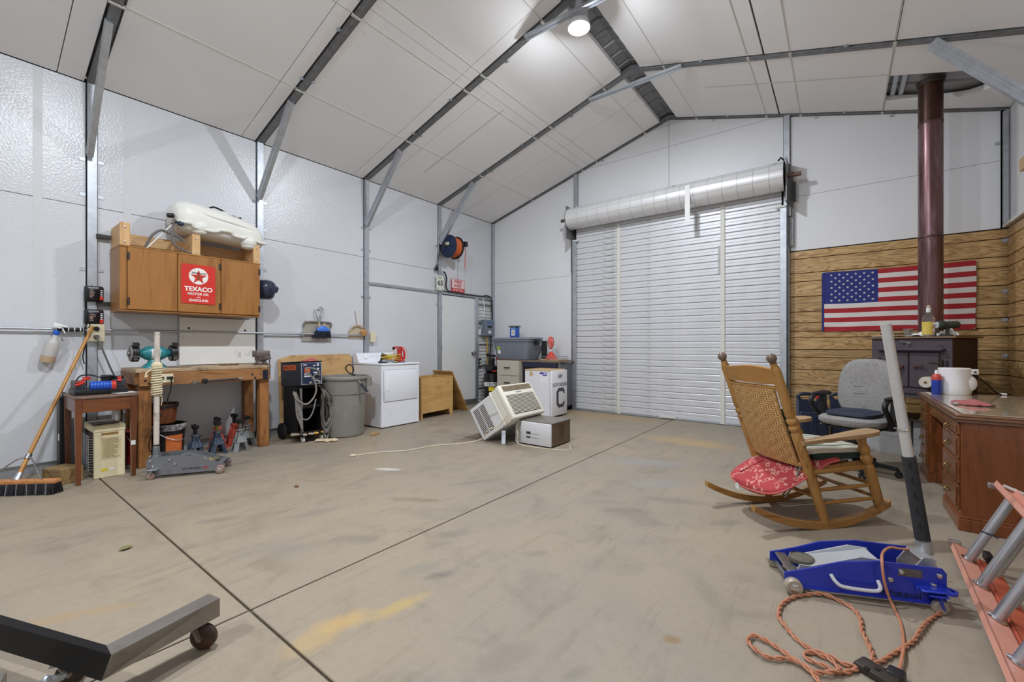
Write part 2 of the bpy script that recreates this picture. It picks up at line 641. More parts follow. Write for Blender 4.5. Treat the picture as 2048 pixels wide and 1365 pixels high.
# ================================================================== floor
floor = MB().bx(XL - 0.1, XR + 0.1, YB - 0.1, YF + 0.1, -0.20, -0.012).build('floor', M_joint)
struct(floor)
xs = [XL - 0.05, -2.07, XR + 0.05]
ys = [YB - 0.05, -2.28, 0.81, 3.90, YF + 0.05]
for i in range(2):
    for j in range(4):
        g = 0.0055
        gy0 = 0.0025 if ys[j] == 3.90 else g
        gy1 = 0.0025 if ys[j + 1] == 3.90 else g
        MB().bx(xs[i] + g, xs[i + 1] - g, ys[j] + gy0, ys[j + 1] - gy1, -0.011, 0.0, 0, 0.003).build('slab', M_conc, floor)

# ================================================================== ceiling
ceiling = MB()
for sx, x0, x1 in ((0, XL - 0.05, RX), (1, RX, XR + 0.05)):
    # corrugated deck above the panels, ribs running down the slope
    prof = []
    y = YB
    while y < YF + 0.05:
        prof += [(y, 0.0), (y + 0.20, 0.0), (y + 0.215, 0.03), (y + 0.245, 0.03), (y + 0.26, 0.0)]
        y += 0.26
    vs_, fs_ = [], []
    for (yy, h) in prof:
        vs_ += [(x0, yy, zr(x0) + 0.09 + h), (x1, yy, zr(x1) + 0.09 + h)]
    for q in range(len(prof) - 1):
        fs_.append([2 * q, 2 * q + 1, 2 * q + 3, 2 * q + 2])
    ceiling.add(vs_, fs_, 0)
ceiling = ceiling.build('ceiling', M_deck)
struct(ceiling)

def roof_panel(poly, name='insulation_panel', th=0.06, m=None, par=None, dz=0.0):
    n = len(poly)
    vs = [(x, y, zr(x) + dz) for x, y in poly] + [(x, y, zr(x) + th + dz) for x, y in poly]
    fs = [list(range(n)), list(range(n, 2 * n))[::-1]]
    for i in range(n):
        j = (i + 1) % n
        fs.append([i, n + i, n + j, j])
    return MB().add(vs, fs).build(name, m or M_ceilp, par or ceiling)

RG = 0.052     # half gap in the panels at a rafter
for k in range(8):
    y0, y1 = FR[k] + RG, FR[k + 1] - RG
    last = (k == 7)
    seam = {3: 0.62, 4: y1 - 0.155, 5: y1 - 0.165, 6: y0 + 0.19, 7: y0 + 0.55}.get(k, (y0 + y1) / 2)
    for x0, x1 in ((XL, -3.55), (-3.55, RX - 0.13)):
        segs = ((y0, seam), (seam, y1)) if (x1 < -3 or k % 2) else ((y0, y1),)
        for a, b_ in segs:
            g = 0.0035
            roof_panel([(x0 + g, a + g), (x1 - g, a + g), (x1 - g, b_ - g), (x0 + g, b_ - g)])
    rows = ((RX + 0.13, -0.66), (-0.66, 0.42), (0.42, XR))
    for ri, (x0, x1) in enumerate(rows):
        g = 0.004
        if last and ri == 2:
            roof_panel([(x0 + .002, y0), (x1, y0), (x1, 6.045), (x0 + .002, 6.045)])
            roof_panel([(1.15, 6.048), (x1, 6.048), (x1, y1), (x0 + .002, y1), (x0 + .002, 6.63), (0.88, 6.645), (1.0, 6.622), (1.09, 6.58),
                        (1.17, 6.50), (1.225, 6.41), (1.25, 6.31), (1.235, 6.18), (1.20, 6.10)])
        elif ri < 2 and k >= 5:
            if ri == 0:
                roof_panel([(x0, y0 + g), (x1 - .009, y0 + g), (x1 - .009, y1 - g), (x0, y1 - g)])
            else:
                roof_panel([(x0 + .009, y0 + g), (x1 - .002, y0 + g), (x1 - .002, y1 - g), (x0 + .009, y1 - g)])
        else:
            roof_panel([(x0 + g, y0 + g), (x1 - g, y0 + g), (x1 - g, y1 - g), (x0 + g, y1 - g)])

# ridge cap with pressed ribs, seen through the gap along the ridge
rc = MB()
vs_, fs_ = [], []
y = YB
pr = []
while y < YF:
    pr += [(y, 0.0), (y + 0.17, 0.0), (y + 0.185, 0.022), (y + 0.205, 0.022), (y + 0.22, 0.0)]
    y += 0.22
for yy, h in pr:
    for dx in (-0.16, 0.0, 0.16):
        vs_.append((RX + dx, yy, zr(RX + dx) + 0.068 + h))
for q in range(len(pr) - 1):
    for c in range(2):
        fs_.append([3 * q + c, 3 * q + c + 1, 3 * q + 4 + c, 3 * q + 3 + c])
rc.add(vs_, fs_)
rc.build('ridge_cap', M_galvd, ceiling)
# torn foil edge hanging along the right side of the ridge gap
te = MB()
y = 4.0
while y < 5.35:
    h = random.uniform(0.012, 0.03)
    te.add([(RX + 0.129, y, zr(RX + 0.13)), (RX + 0.129, y + 0.09, zr(RX + 0.13)), (RX + 0.118, y + 0.085, zr(RX + 0.13) + h), (RX + 0.115, y + 0.01, zr(RX + 0.13) + h * 0.8)], [[0, 1, 2, 3]])
    y += 0.09
te.build('torn_foil_edge', M_strap, ceiling)

# long white battens along the slopes
for bx_ in (-4.77, -3.68, -3.40, -2.54, -1.74, -0.815, -0.42, 0.41):
    m_ = MB()
    z = zr(bx_)
    m_.bx(bx_ - 0.006, bx_ + 0.006, YB + 0.05, YF - 0.03, z - 0.0025, z + 0.002)
    for fy in FR[3:]:
        m_.bx(bx_ - 0.013, bx_ + 0.013, fy - 0.055, fy + 0.055, z - 0.024, z - 0.017)
    m_.build('batten', M_strap, ceiling)
# a strip hung with tape along one panel on the right slope
for (y_, xa, xb) in ((6.02, -1.4, 0.4), (4.55, -3.6, -5.2)):
    m_ = MB()
    m_.add([(xa, y_ - .012, zr(xa) - .002), (xb, y_ - .012, zr(xb) - .002), (xb, y_ + .012, zr(xb) - .002), (xa, y_ + .012, zr(xa) - .002),
            (xa, y_ - .012, zr(xa) - .0005), (xb, y_ - .012, zr(xb) - .0005), (xb, y_ + .012, zr(xb) - .0005), (xa, y_ + .012, zr(xa) - .0005)],
           [[0, 1, 2, 3], [4, 7, 6, 5], [0, 4, 5, 1], [1, 5, 6, 2], [2, 6, 7, 3], [3, 7, 4, 0]])
    m_.build('tape_strip', M_strap, ceiling)

# ================================================================== steel frames
def channel(mb, p0, p1, w=0.06, d=0.03, roll=0.0, t=0.004):
    """light gauge hat channel from p0 to p1"""
    L = (Vector(p1) - Vector(p0)).length
    M = frame(p0, p1) @ Euler((0, 0, RAD(roll))).to_matrix().to_4x4()
    a, b_ = w / 2, d
    poly = [(-a, 0), (-a, b_), (-a * .35, b_), (-a * .3, b_ - .006), (a * .3, b_ - .006), (a * .35, b_), (a, b_), (a, 0)]
    mb.prism(poly, 0, L, M)

for i, fy in enumerate(FR):
    fr = struct(MB().bx(XL - 0.02, XL + 0.03, fy - 0.034, fy + 0.034, 0.0, zr(XL) - 0.005).build('trim_%d' % (i + 1), M_galv))
    p = MB(); p.bx(XR - 0.03, XR + 0.02, fy - 0.034, fy + 0.034, 2.48 if fy > 2.3 else 0.0, zr(XR) - 0.005)
    p.build('post', M_galv, fr)
    for s in (-1, 1):
        xe = XL if s < 0 else XR
        r = MB()
        hw = 0.036
        zo = -0.016
        r.add([(xe, fy - hw, zr(xe) + zo), (RX, fy - hw, zr(RX) + zo), (RX, fy + hw, zr(RX) + zo), (xe, fy + hw, zr(xe) + zo),
               (xe, fy - hw, zr(xe) + .05), (RX, fy - hw, zr(RX) + .05), (RX, fy + hw, zr(RX) + .05), (xe, fy + hw, zr(xe) + .05)],
              [[0, 3, 2, 1], [4, 5, 6, 7], [0, 1, 5, 4], [1, 2, 6, 5], [2, 3, 7, 6], [3, 0, 4, 7]])
        # pressed rib along the underside
        r.add([(xe, fy - 0.008, zr(xe) + zo - .004), (RX, fy - 0.008, zr(RX) + zo - .004), (RX, fy + 0.008, zr(RX) + zo - .004), (xe, fy + 0.008, zr(xe) + zo - .004),
               (xe, fy - 0.012, zr(xe) + zo), (RX, fy - 0.012, zr(RX) + zo), (RX, fy + 0.012, zr(RX) + zo), (xe, fy + 0.012, zr(xe) + zo)],
              [[0, 3, 2, 1], [4, 5, 6, 7], [0, 1, 5, 4], [1, 2, 6, 5], [2, 3, 7, 6], [3, 0, 4, 7]])
        r.build('rafter', M_galvd, fr)
        if i < 8:
            b_ = MB()
            xa = XL + 0.05 if s < 0 else XR - 0.05
            xb = -4.93 if s < 0 else 0.66
            channel(b_, (xa, fy, 3.00), (xb, fy, zr(xb) - 0.045), 0.092, 0.045, 90 if s < 0 else -90)
            b_.build('knee_brace', M_galv, fr)
    if 4 < i < 8:
        b_ = MB()
        channel(b_, (-2.75, fy - 0.045, 4.565), (-1.52, fy - 0.045, 4.555), 0.07, 0.03, 180)
        b_.build('ridge_brace', M_galv, fr)
    if 3 <= i:
        for (x_, dy) in ((-4.62, -.06), (-4.60, .06), (-3.9, -.06), (-3.1, .06), (-1.3, -.06), (0.05, -.06)):
            c = MB().bx(x_ - .02, x_ + .02, fy + dy - .02, fy + dy + .02, zr(x_) - .009, zr(x_) - .003)
            c.box((x_, fy + dy, zr(x_) - .014), (.012, .012, .012))
            c.build('clip', M_galv, fr)
        for z_ in (2.62, 2.96, 1.9):
            c = MB().bx(XL + .001, XL + .006, fy - .085, fy - .045, z_ - .016, z_ + .016)
            c.bx(XL + .001, XL + .006, fy + .045, fy + .085, z_ - .016, z_ + .016)
            c.build('clip', M_galv, fr)

# ================================================================== left wall
wall_left = struct(MB().bx(XL - 0.16, XL - 0.062, YB - 0.1, YF + 0.1, -0.1, EZ + 0.05).build('wall_left', M_dark))
GP = 0.042
for k in range(8):
    y0, y1 = FR[k] + GP, FR[k + 1] - GP
    ztop = zr(XL) - 0.006
    if k == 7:
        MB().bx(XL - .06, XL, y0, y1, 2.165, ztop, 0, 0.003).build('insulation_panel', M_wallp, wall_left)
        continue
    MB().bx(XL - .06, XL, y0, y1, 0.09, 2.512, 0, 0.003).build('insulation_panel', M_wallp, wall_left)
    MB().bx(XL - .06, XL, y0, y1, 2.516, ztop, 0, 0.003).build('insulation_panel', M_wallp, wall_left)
    MB().bx(XL - .058, XL - .03, y0, y1, 0.0, 0.088).build('base_rail', M_galv, wall_left)
# taped vertical joints on the first bays
for yy in (0.06, 0.50, 1.12, -0.9):
    MB().bx(XL - .001, XL + .0015, yy - .03, yy + .03, 0.1, zr(XL) - .01).build('tape_strip', mat('yellowed_tape', (208, 209, 210), 0.4), wall_left)
# girt above the door
g = MB(); g.bx(XL - .01, XL + .025, 3.92, 6.93, 2.10, 2.145, 0, .002); g.bx(XL + .02, XL + .03, 3.92, 6.93, 2.112, 2.122)
g.build('girt', M_galv, wall_left)
# exposed lap siding beside the door
sd = MB()
z = 0.0
while z < 2.08:
    sd.add([(XL - .03, 6.47, z), (XL - .03, 6.94, z), (XL - .012, 6.94, z + .01), (XL - .012, 6.47, z + .01), (XL - .03, 6.94, z + .068), (XL - .03, 6.47, z + .068)],
           [[0, 1, 2, 3], [3, 2, 4, 5]])
    z += 0.069
sd.build('lap_siding', mat('lap_siding_white', (214, 214, 212), 0.45, 0.1, var=0.06), wall_left)
for z_ in (0.30, 0.74, 1.18, 1.62, 1.98):
    MB().bx(XL - .015, XL + .004, 6.47, 6.90, z_ - .011, z_ + .011).build('siding_rail', M_galvd, wall_left)

# ================================================================== far wall
wall_far = struct(MB().bx(XL - 0.1, XR + 0.1, YF + 0.065, YF + 0.12, -0.1, RZ + 0.1).build('wall_far', M_dark))
def gable_panel(poly, name='insulation_panel', m=None):
    n = len(poly)
    vs = [(x, YF, z) for x, z in poly] + [(x, YF + .06, z) for x, z in poly]
    fs = [list(range(n)), list(range(n, 2 * n))[::-1]]
    for i in range(n):
        j = (i + 1) % n
        fs.append([i, n + i, n + j, j])
    return MB().add(vs, fs).build(name, m or M_farp, wall_far)
e = 0.003
def topz(x):
    return zr(x) - 0.022
gable_panel([(XL + .03, .05), (-3.86, .05), (-3.86, 2.44), (XL + .03, 2.44)])
gable_panel([(XL + .03, 2.444), (-3.86, 2.444), (-3.86, topz(-3.86)), (XL + .03, topz(XL + .03))])
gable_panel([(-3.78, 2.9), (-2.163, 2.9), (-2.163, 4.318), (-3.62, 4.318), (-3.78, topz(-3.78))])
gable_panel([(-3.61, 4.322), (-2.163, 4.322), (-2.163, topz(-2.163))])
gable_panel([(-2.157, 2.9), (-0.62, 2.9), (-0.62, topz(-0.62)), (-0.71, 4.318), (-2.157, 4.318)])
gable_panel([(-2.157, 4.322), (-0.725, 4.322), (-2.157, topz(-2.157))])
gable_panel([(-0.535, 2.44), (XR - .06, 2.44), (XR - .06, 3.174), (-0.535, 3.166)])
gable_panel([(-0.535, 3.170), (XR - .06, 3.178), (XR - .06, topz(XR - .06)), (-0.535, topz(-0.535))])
for (x_, z0) in ((-3.82, 3.62), (-0.577, 0.0)):
    MB().bx(x_ - .034, x_ + .034, YF - .05, YF + .02, z0, zr(x_) - .02).build('post', M_galv, wall_far)
for (x_) in (-3.3, -1.5, -0.25, 0.5):
    MB().bx(x_ - .02, x_ + .02, YF - .008, YF - .001, zr(x_) - .055, zr(x_) - .03).build('clip', M_galv, wall_far)
MB().bx(XR - .10, XR - .065, YF - .007, YF - .001, 3.35, 3.385).build('clip', M_galv, wall_far)
# corner posts
for (x_, nm) in ((XL + .035, 'corner_post'), (XR - .03, 'corner_post')):
    c = MB().bx(x_ - .018, x_ + .018, YF - .055, YF - .005, 0 if x_ < 0 else 2.48, EZ - .03)
    c.build(nm, M_galv, wall_far)
# wood grain planks on the far wall, under 2.43 m
HS = [.105, .195, .114, .199, .206, .146, .114, .081, .162, .105, .163, .204, .17, .105, .195, .166]
z = 2.432
PZ = []
for h in HS:
    PZ.append((max(0.0, z - h), z)); z -= h
pm = {}
for (z0, z1) in PZ:
    if z1 - z0 < .02:
        continue
    o = MB().bx(0, XR + .545, -.012, 0, 0, z1 - z0 - .007, 0, .003).build('plank', M_plank, wall_far)
    o.location = (-0.545, YF + .0, z0)
# ================================================================== right wall
wall_right = struct(MB().bx(XR + .065, XR + .12, YB - .1, YF + .1, -0.1, EZ + .05).build('wall_right', M_dark))
for k in range(8):
    y0, y1 = FR[k] + GP, FR[k + 1] - GP
    zlo = 2.50 if k >= 5 else 0.05
    MB().bx(XR, XR + .06, y0, y1, zlo, zr(XR) - .006, 0, .003).build('insulation_panel', M_farp, wall_right)
for (z0, z1) in PZ:
    if z1 - z0 < .02:
        continue
    o = MB().bx(-.012, 0, 0, YF - .02 - 2.42, 0, z1 - z0 - .007, 0, .003).build('plank', M_plank, wall_right)
    o.location = (XR, 2.42, z0)
MB().bx(XR - .05, XR + .06, 2.42, YF - .015, 2.437, 2.475, 0, .004).build('cap_board', mat('cap_board_white', (220, 218, 212), .5, var=.08), wall_right)
MB().bx(XR - .004, XR + .03, 6.60, 6.66, 2.48, 3.68).build('tape_strip', M_strap, wall_right)
for z_ in (2.30, 1.44, 1.75, 1.05):
    c = MB().box((XR - .03, YF - .017, z_), (.05, .006, .04), 0, .002)
    c.box((XR - .018, YF - .035, z_), (.006, .034, .026), 0, .002)
    c.box((XR - .045, YF - .024, z_), (.012, .012, .012))
    c.build('clip', M_galv, wall_right)
# back wall behind the camera
wall_back = struct(MB().bx(XL - .1, XR + .1, YB - .06, YB, -0.1, RZ + .1).build('wall_back', M_farp))

# ================================================================== rolling door
door1 = struct(MB().bx(-3.79, -0.61, YF - .04, YF + .05, 0, 3.45).build('door_1', M_dark))
M_slat = mat('slat_white', (212, 213, 216), 0.38, 0.15, var=0.05, vs=5, dirt=(150, 146, 138), dirt_amt=0.12, ds=3)
pitch = 0.0985
yc = YF - .085
n_s = 35
prof = [(0.012, 0.0), (-.004, .004), (-.008, .012), (-.008, .044), (-.003, .048), (-.003, .051), (-.008, .055), (-.008, .087), (-.004, .094), (.012, pitch)]
vs_, fs_ = [], []
for (dy, dz) in prof:
    vs_ += [(-3.77, dy, dz), (-0.63, dy, dz)]
for q in range(len(prof) - 1):
    fs_.append([2 * q, 2 * q + 1, 2 * q + 3, 2 * q + 2])
sm_ = MB().add(vs_, fs_).mesh('slat', M_slat)
for i in range(n_s):
    o = obj('slat', sm_, door1)
    o.location = (0, yc, 0.035 + i * pitch)
MB().bx(-3.77, -0.63, yc - .018, yc + .012, 0.004, 0.04, 0, .004).build('bottom_bar', M_galv, door1)
b_ = MB().bx(-2.28, -2.02, yc - .035, yc - .018, .012, .055, 0, .004)
b_.bx(-2.25, -2.05, yc - .040, yc - .035, .02, .045, 0, .003)
b_.build('lift_handle', mat('handle_white', (206, 204, 198), .45), door1)
for xx in (-2.96, -1.36):
    MB().bx(xx - .03, xx + .03, yc - .024, yc - .010, 0.01, 3.2, 0, .003).build('tension_strap', mat('strap_cream', (214, 212, 204), .5, var=.05), door1)
for (xx, s) in ((-3.80, -1), (-0.60, 1)):
    gd = MB().bx(xx - .045, xx + .045, yc - .05, yc - .035, 0, 3.05, 0, .002)
    gd.bx(xx + s * .03, xx + s * .045, yc - .05, yc + .06, 0, 3.05)
    gd.build('guide_rail', M_galv, door1)
    bk = MB().bx(xx + s * .035, xx + s * .05, YF - .33, YF - .03, 3.05, 3.62)
    bk.bx(xx + s * .03, xx + s * .10, YF - .06, YF - .03, 2.5, 3.5)
    bk.bx(xx + s * .05, xx + s * .075, YF - .10, YF - .05, 2.9, 3.6)
    bk.build('drum_bracket', M_galvd, door1)
    bb = MB().bx(xx - s * .10, xx + s * .02, yc - .07, yc - .045, 3.02, 3.04)
    bb.build('guide_stop', M_strap, door1)
    kb = MB().bx(xx + s * .10, xx + s * .13, YF - .12, YF - .03, 3.1, 3.34)
    kb.build('bearing_plate', M_black, door1)
# the rolled up curtain
M_drum = mat('drum_white_sheet', (226, 226, 226), .32, .25, var=.04, vs=4)
M_seamw = mat('roll_seam_grey', (196, 196, 196), .4, .2)
DY, DZ, DR = 6.72, 3.40, .185
dr = MB()
prof = []
dr.lathe([(DR, 0), (DR, 3.24)], TR(-3.82, DY, DZ, 0, 90, 0), 40)
dr.build('curtain_roll', M_drum, door1)
for i in range(16):
    x_ = -3.6 + i * .19
    seam_ = MB().lathe([(DR - .002, 0), (DR + .003, .003), (DR + .003, .009), (DR - .002, .012)], TR(x_, DY, DZ, 0, 90, 0), 40, cap=False)
    seam_.build('roll_seam', M_seamw, door1)
for ang in (20, 50, 75, 110, 150):
    a = RAD(ang)
    MB().cyl((-3.82, DY - (DR + .001) * math.sin(a), DZ + (DR + .001) * math.cos(a)), (-.58, DY - (DR + .001) * math.sin(a), DZ + (DR + .001) * math.cos(a)), .002, n=6).build('sheet_edge', M_seamw, door1)
for (x_) in (-3.70, -2.02, -0.72):
    st = MB().lathe([(DR + .003, 0), (DR + .006, .002), (DR + .006, .048), (DR + .003, .05)], TR(x_, DY, DZ, 0, 90, 0), 24, cap=False, a0=95, a1=215)
    st.build('roll_strap', M_strap, door1)
st = MB().bx(-1.80, -1.73, DY - DR - .012, DY - DR - .008, DZ - .42, DZ + .09)
st.build('pull_strap', mat('pull_strap_white', (226, 226, 224), .5), door1)
MB().bx(-1.42, -1.38, yc - .013, yc - .011, 2.2, 2.62).build('scuff', mat('rubbed_streak', (176, 174, 170), .6, var=.15, vs=30), door1)
ax = MB().cyl((-4.0, DY, DZ), (-3.80, DY, DZ), .028, n=10)
ax.cyl((-.6, DY, DZ), (-.40, DY, DZ), .028, n=10)
ax.build('axle', mat('rusty_axle', (116, 96, 84), .6, .5, var=.2), door1)
for xx in (-3.825, -0.585):
    MB().lathe([(.0, 0), (DR + .012, 0), (DR + .012, .006), (0, .006)], TR(xx, DY, DZ, 0, 90, 0), 30).build('end_plate', M_black if xx > -1 else M_galvd, door1)
hk = MB().tube([(-.585, DY - .05, DZ + .2), (-.62, DY - .08, DZ + .23), (-.65, DY - .06, DZ + .2)], .012, 6)
hk.build('drum_hook', M_black, door1)

# ================================================================== walk door in the left wall
door2 = struct(MB().bx(XL - .03, XL + .012, 5.475, 6.375, 0.10, 2.085, 0, .004).build('door_2', mat('door_white', (222, 223, 222), .4, var=.02)))
fr_ = MB()
fr_.bx(XL - .04, XL + .03, 6.375, 6.47, 0, 2.10, 0, .004)
fr_.build('door_frame', M_galv, door2)
MB().bx(XL - .04, XL + .02, 5.462, 5.475, 0, 2.10).build('door_frame', M_galv, door2)
MB().bx(XL - .04, XL + .03, 5.47, 6.40, 0.0, 0.10, 0, .004).build('threshold', M_galvd, door2)
kn = MB().lathe([(.0, 0), (.032, .0), (.032, .01), (.012, .015), (.012, .04), (.028, .05), (.03, .065), (.022, .08), (0, .082)], on_px(XL + .012, 6.30, 1.0), 16)
kn.build('door_knob', mat('brushed_nickel', (170, 166, 158), .25, 1.0), door2)
MB().bx(XL + .012, XL + .016, 6.345, 6.372, .95, 1.05).build('strike_plate', M_galv, door2)
for z_ in (.4, 1.1, 1.85):
    MB().cyl((XL + .016, 5.48, z_ - .04), (XL + .016, 5.48, z_ + .04), .008, n=8).build('hinge', M_galv, door2)
# ================================================================== ceiling lamps (one in view, the others further back in the row)
def high_bay(loc, label):
    t = thing('ceiling_lamp', label, 'lamp', loc, 0, 'round lamps hung under the ridge')
    h = MB().lathe([(.03, .30), (.045, .22), (.05, .12), (.085, .10), (.10, .06), (.115, .02), (.112, .0), (.084, .003)], None, 32)
    for i in range(16):
        a = 2 * math.pi * i / 16
        h.box((.068 * math.cos(a), .068 * math.sin(a), .13), (.045, .005, .07), rot=(0, 0, math.degrees(a)))
    h.build('housing', mat('lamp_housing_white', (220, 220, 222), .4), t)
    ln = MB().lathe([(.0001, -.008), (.045, -.007), (.075, -.004), (.084, .003)], None, 32, cap=False)
    lm = mat('lamp_lens', (255, 255, 255), .4, emit=(255, 250, 242), es=14.0)
    ln.build('lens', lm, t)
    hk_ = MB().tube([(0, 0, .30), (0, 0, .34)], .008, 6)
    hk_.tube([(0.0, .02, .34), (0, 0, .345), (0, -.02, .34)], .006, 6)
    hk_.build('hook', M_galv, t)
    for kind, share, dz in (('AREA', .80, -.012), ('POINT', .20, -.04)):
        ld = bpy.data.lights.new('lamp_light', kind)
        ld.energy = LAMP_POWER * share; ld.color = LAMP_COLOR
        if kind == 'AREA':
            ld.shape = 'DISK'; ld.size = .165
        else:
            ld.shadow_soft_size = .035
        lo = bpy.data.objects.new('lamp_light', ld); COL.objects.link(lo)
        lo.parent = t; lo.location = (0, 0, dz)
    return t
high_bay((RX, 3.985, 4.465), 'glowing round ceiling lamp hanging under the ridge gap')
high_bay((RX, 0.86, 4.465), 'round ceiling lamp hanging under the ridge nearest the camera, outside the frame')
high_bay((RX, -2.40, 4.465), 'round ceiling lamp hanging under the ridge furthest behind the camera')
# ================================================================== common object materials
M_oak = wood('bench_fir', (158, 108, 62), (112, 70, 38), 'X', .55, 1.0, dirt=(96, 66, 42))
M_oakY = wood('bench_fir_long', (160, 112, 66), (114, 74, 42), 'Y', .55, 1.0, dirt=(120, 86, 56))
M_oakZ = wood('bench_fir_upright', (162, 108, 58), (116, 72, 36), 'Z', .55, 1.0, dirt=(104, 66, 36))
M_benchtop = wood('bench_top_worn', (186, 160, 128), (140, 112, 82), 'Y', .6, 1.0, dirt=(104, 88, 72))
M_birch = wood('cabinet_birch', (164, 112, 56), (140, 90, 42), 'Z', .38, .7, streak=9, bm=.03)
M_birchY = wood('cabinet_birch_rail', (164, 114, 60), (138, 92, 44), 'Y', .4, .7, streak=9, bm=.03)
M_pine = wood('pale_pine', (214, 172, 120), (184, 136, 86), 'Z', .5, 1.0, bm=.04)
M_pineY = wood('pale_pine_long', (214, 176, 126), (186, 140, 92), 'Y', .5, 1.0, bm=.04)
M_ply = wood('plywood', (206, 166, 104), (184, 138, 76), 'Y', .5, .5, streak=7, bm=.03, dirt=(186, 140, 80))
M_maho = wood('table_mahogany', (112, 60, 28), (66, 32, 14), 'Z', .35, 1.0, coat=.2, dirt=(84, 46, 28))
M_mahoY = wood('table_mahogany_rail', (120, 68, 34), (74, 38, 18), 'Y', .35, 1.0, coat=.2)
M_steel = mat('bare_steel', (150, 150, 150), .35, .9, var=.2, vs=20)
M_dsteel = mat('dark_steel', (72, 70, 68), .45, .8, var=.3, vs=25, dirt=(98, 76, 60), dirt_amt=.2, ds=12)
M_chrome = mat('chrome', (206, 206, 206), .15, 1.0)
M_blackp = mat('black_plastic', (26, 27, 30), .4, bmp=.05, bs=200)
M_rubber = mat('black_rubber', (32, 32, 33), .75)
M_navyp = mat('dark_blue_plastic', (38, 46, 66), .4, bmp=.04, bs=150)
M_red = mat('red_paint', (178, 34, 30), .4, var=.1)
M_orange = mat('orange_plastic', (224, 98, 38), .4)
M_ivory = mat('ivory_plastic', (222, 212, 182), .35)
M_cream = mat('cream_enamel', (226, 214, 176), .4, var=.04, dirt=(160, 128, 88), dirt_amt=.1, ds=6)
M_grey = mat('mid_grey_plastic', (130, 134, 140), .45)
M_wht = mat('clean_white', (236, 236, 236), .4)
M_print = mat('dark_print', (54, 50, 44), .7)
M_cable = mat('grey_cable', (104, 100, 98), .5)
M_yel = mat('yellow_print', (222, 202, 40), .5)
M_bluep = mat('bright_blue_plastic', (36, 92, 196), .35)

# ---------------------------------------------------------------- work bench
t = thing('workbench', 'long rough timber workbench with thick post legs against the white wall', 'workbench', (-5.5, 1.665, 0))
for i in range(4):
    x0 = -.275 + i * .141
    MB().bx(x0, x0 + .138, -.60, .60, .905, .94, 0, .004).build('top_plank', M_benchtop, t)
MB().bx(.245, .283, -.575, .595, .775, .905, 0, .004).build('front_rail', M_oakY, t)
MB().bx(-.27, -.235, -.575, .595, .79, .905, 0, .004).build('back_rail', M_oakY, t)
for y in (-.60, .565):
    MB().bx(-.27, .245, y, y + .038, .79, .905, 0, .004).build('end_rail', M_oak, t)
for (x, y) in ((.20, -.525), (.20, .545), (-.215, -.525), (-.215, .545)):
    MB().bx(x - .045, x + .045, y - .05, y + .05, 0, .905, 0, .006).build('leg', M_oakZ, t)
bp = MB().bx(.283, .287, .51, .565, .775, .885, 0, .002)
bp.bx(.23, .283, .575, .60, .905, .91)
bp.build('corner_bracket', mat('bracket_blue_black', (44, 50, 66), .4, .5), t)
op = MB().bx(.283, .291, -.42, -.315, .80, .885, 0, .004)
op.build('outlet_plate', M_ivory, t)
for y in (-.40, -.36):
    MB().bx(.291, .2925, y - .011, y + .011, .83, .86, 0, .002).build('outlet_socket', M_print, t)
pl = MB().bx(.2925, .325, -.35, -.325, .83, .862, 0, .006).build('plug', M_blackp, t)
cp = smooth_path([(.31, -.337, .83), (.30, -.34, .74), (.28, -.355, .66), (.26, -.37, .56), (.27, -.44, .42), (.29, -.50, .26), (.28, -.49, .15), (.32, -.42, .10)], 5)
MB().tube(cp, .005, 6).build('power_cord', M_blackp, t)
for (y, z) in ((-.53, .83), (-.50, .80), (.40, .84), (.43, .80)):
    MB().lathe([(.0, .006), (.011, .004), (.012, 0)], on_px(.283, y, z), 10).build('bolt_head', M_dsteel, t)

# torque wrench hung on the front rail
t = thing('torque_wrench', 'black torque wrench hung along the front rail of the workbench', 'wrench', (-5.205, 1.70, .80))
MB().tube([(0, -.10, -.006), (0, .22, .004)], .008, 8).build('shaft', M_navyp, t)
MB().lathe([(.0, -.012), (.027, -.012), (.027, .012), (.018, .016), (0, .016)], on_px(0, -.09, -.006), 18).build('dial', M_blackp, t)
hd = MB().box((0, -.16, -.01), (.018, .04, .024), 0, .005); hd.cyl((-.01, -.185, -.012), (.014, -.185, -.012), .017, n=12)
hd.build('ratchet_head', M_steel, t)
MB().cyl((0, .22, .004), (0, .26, .006), .007, n=8).build('pull_end', M_chrome, t)

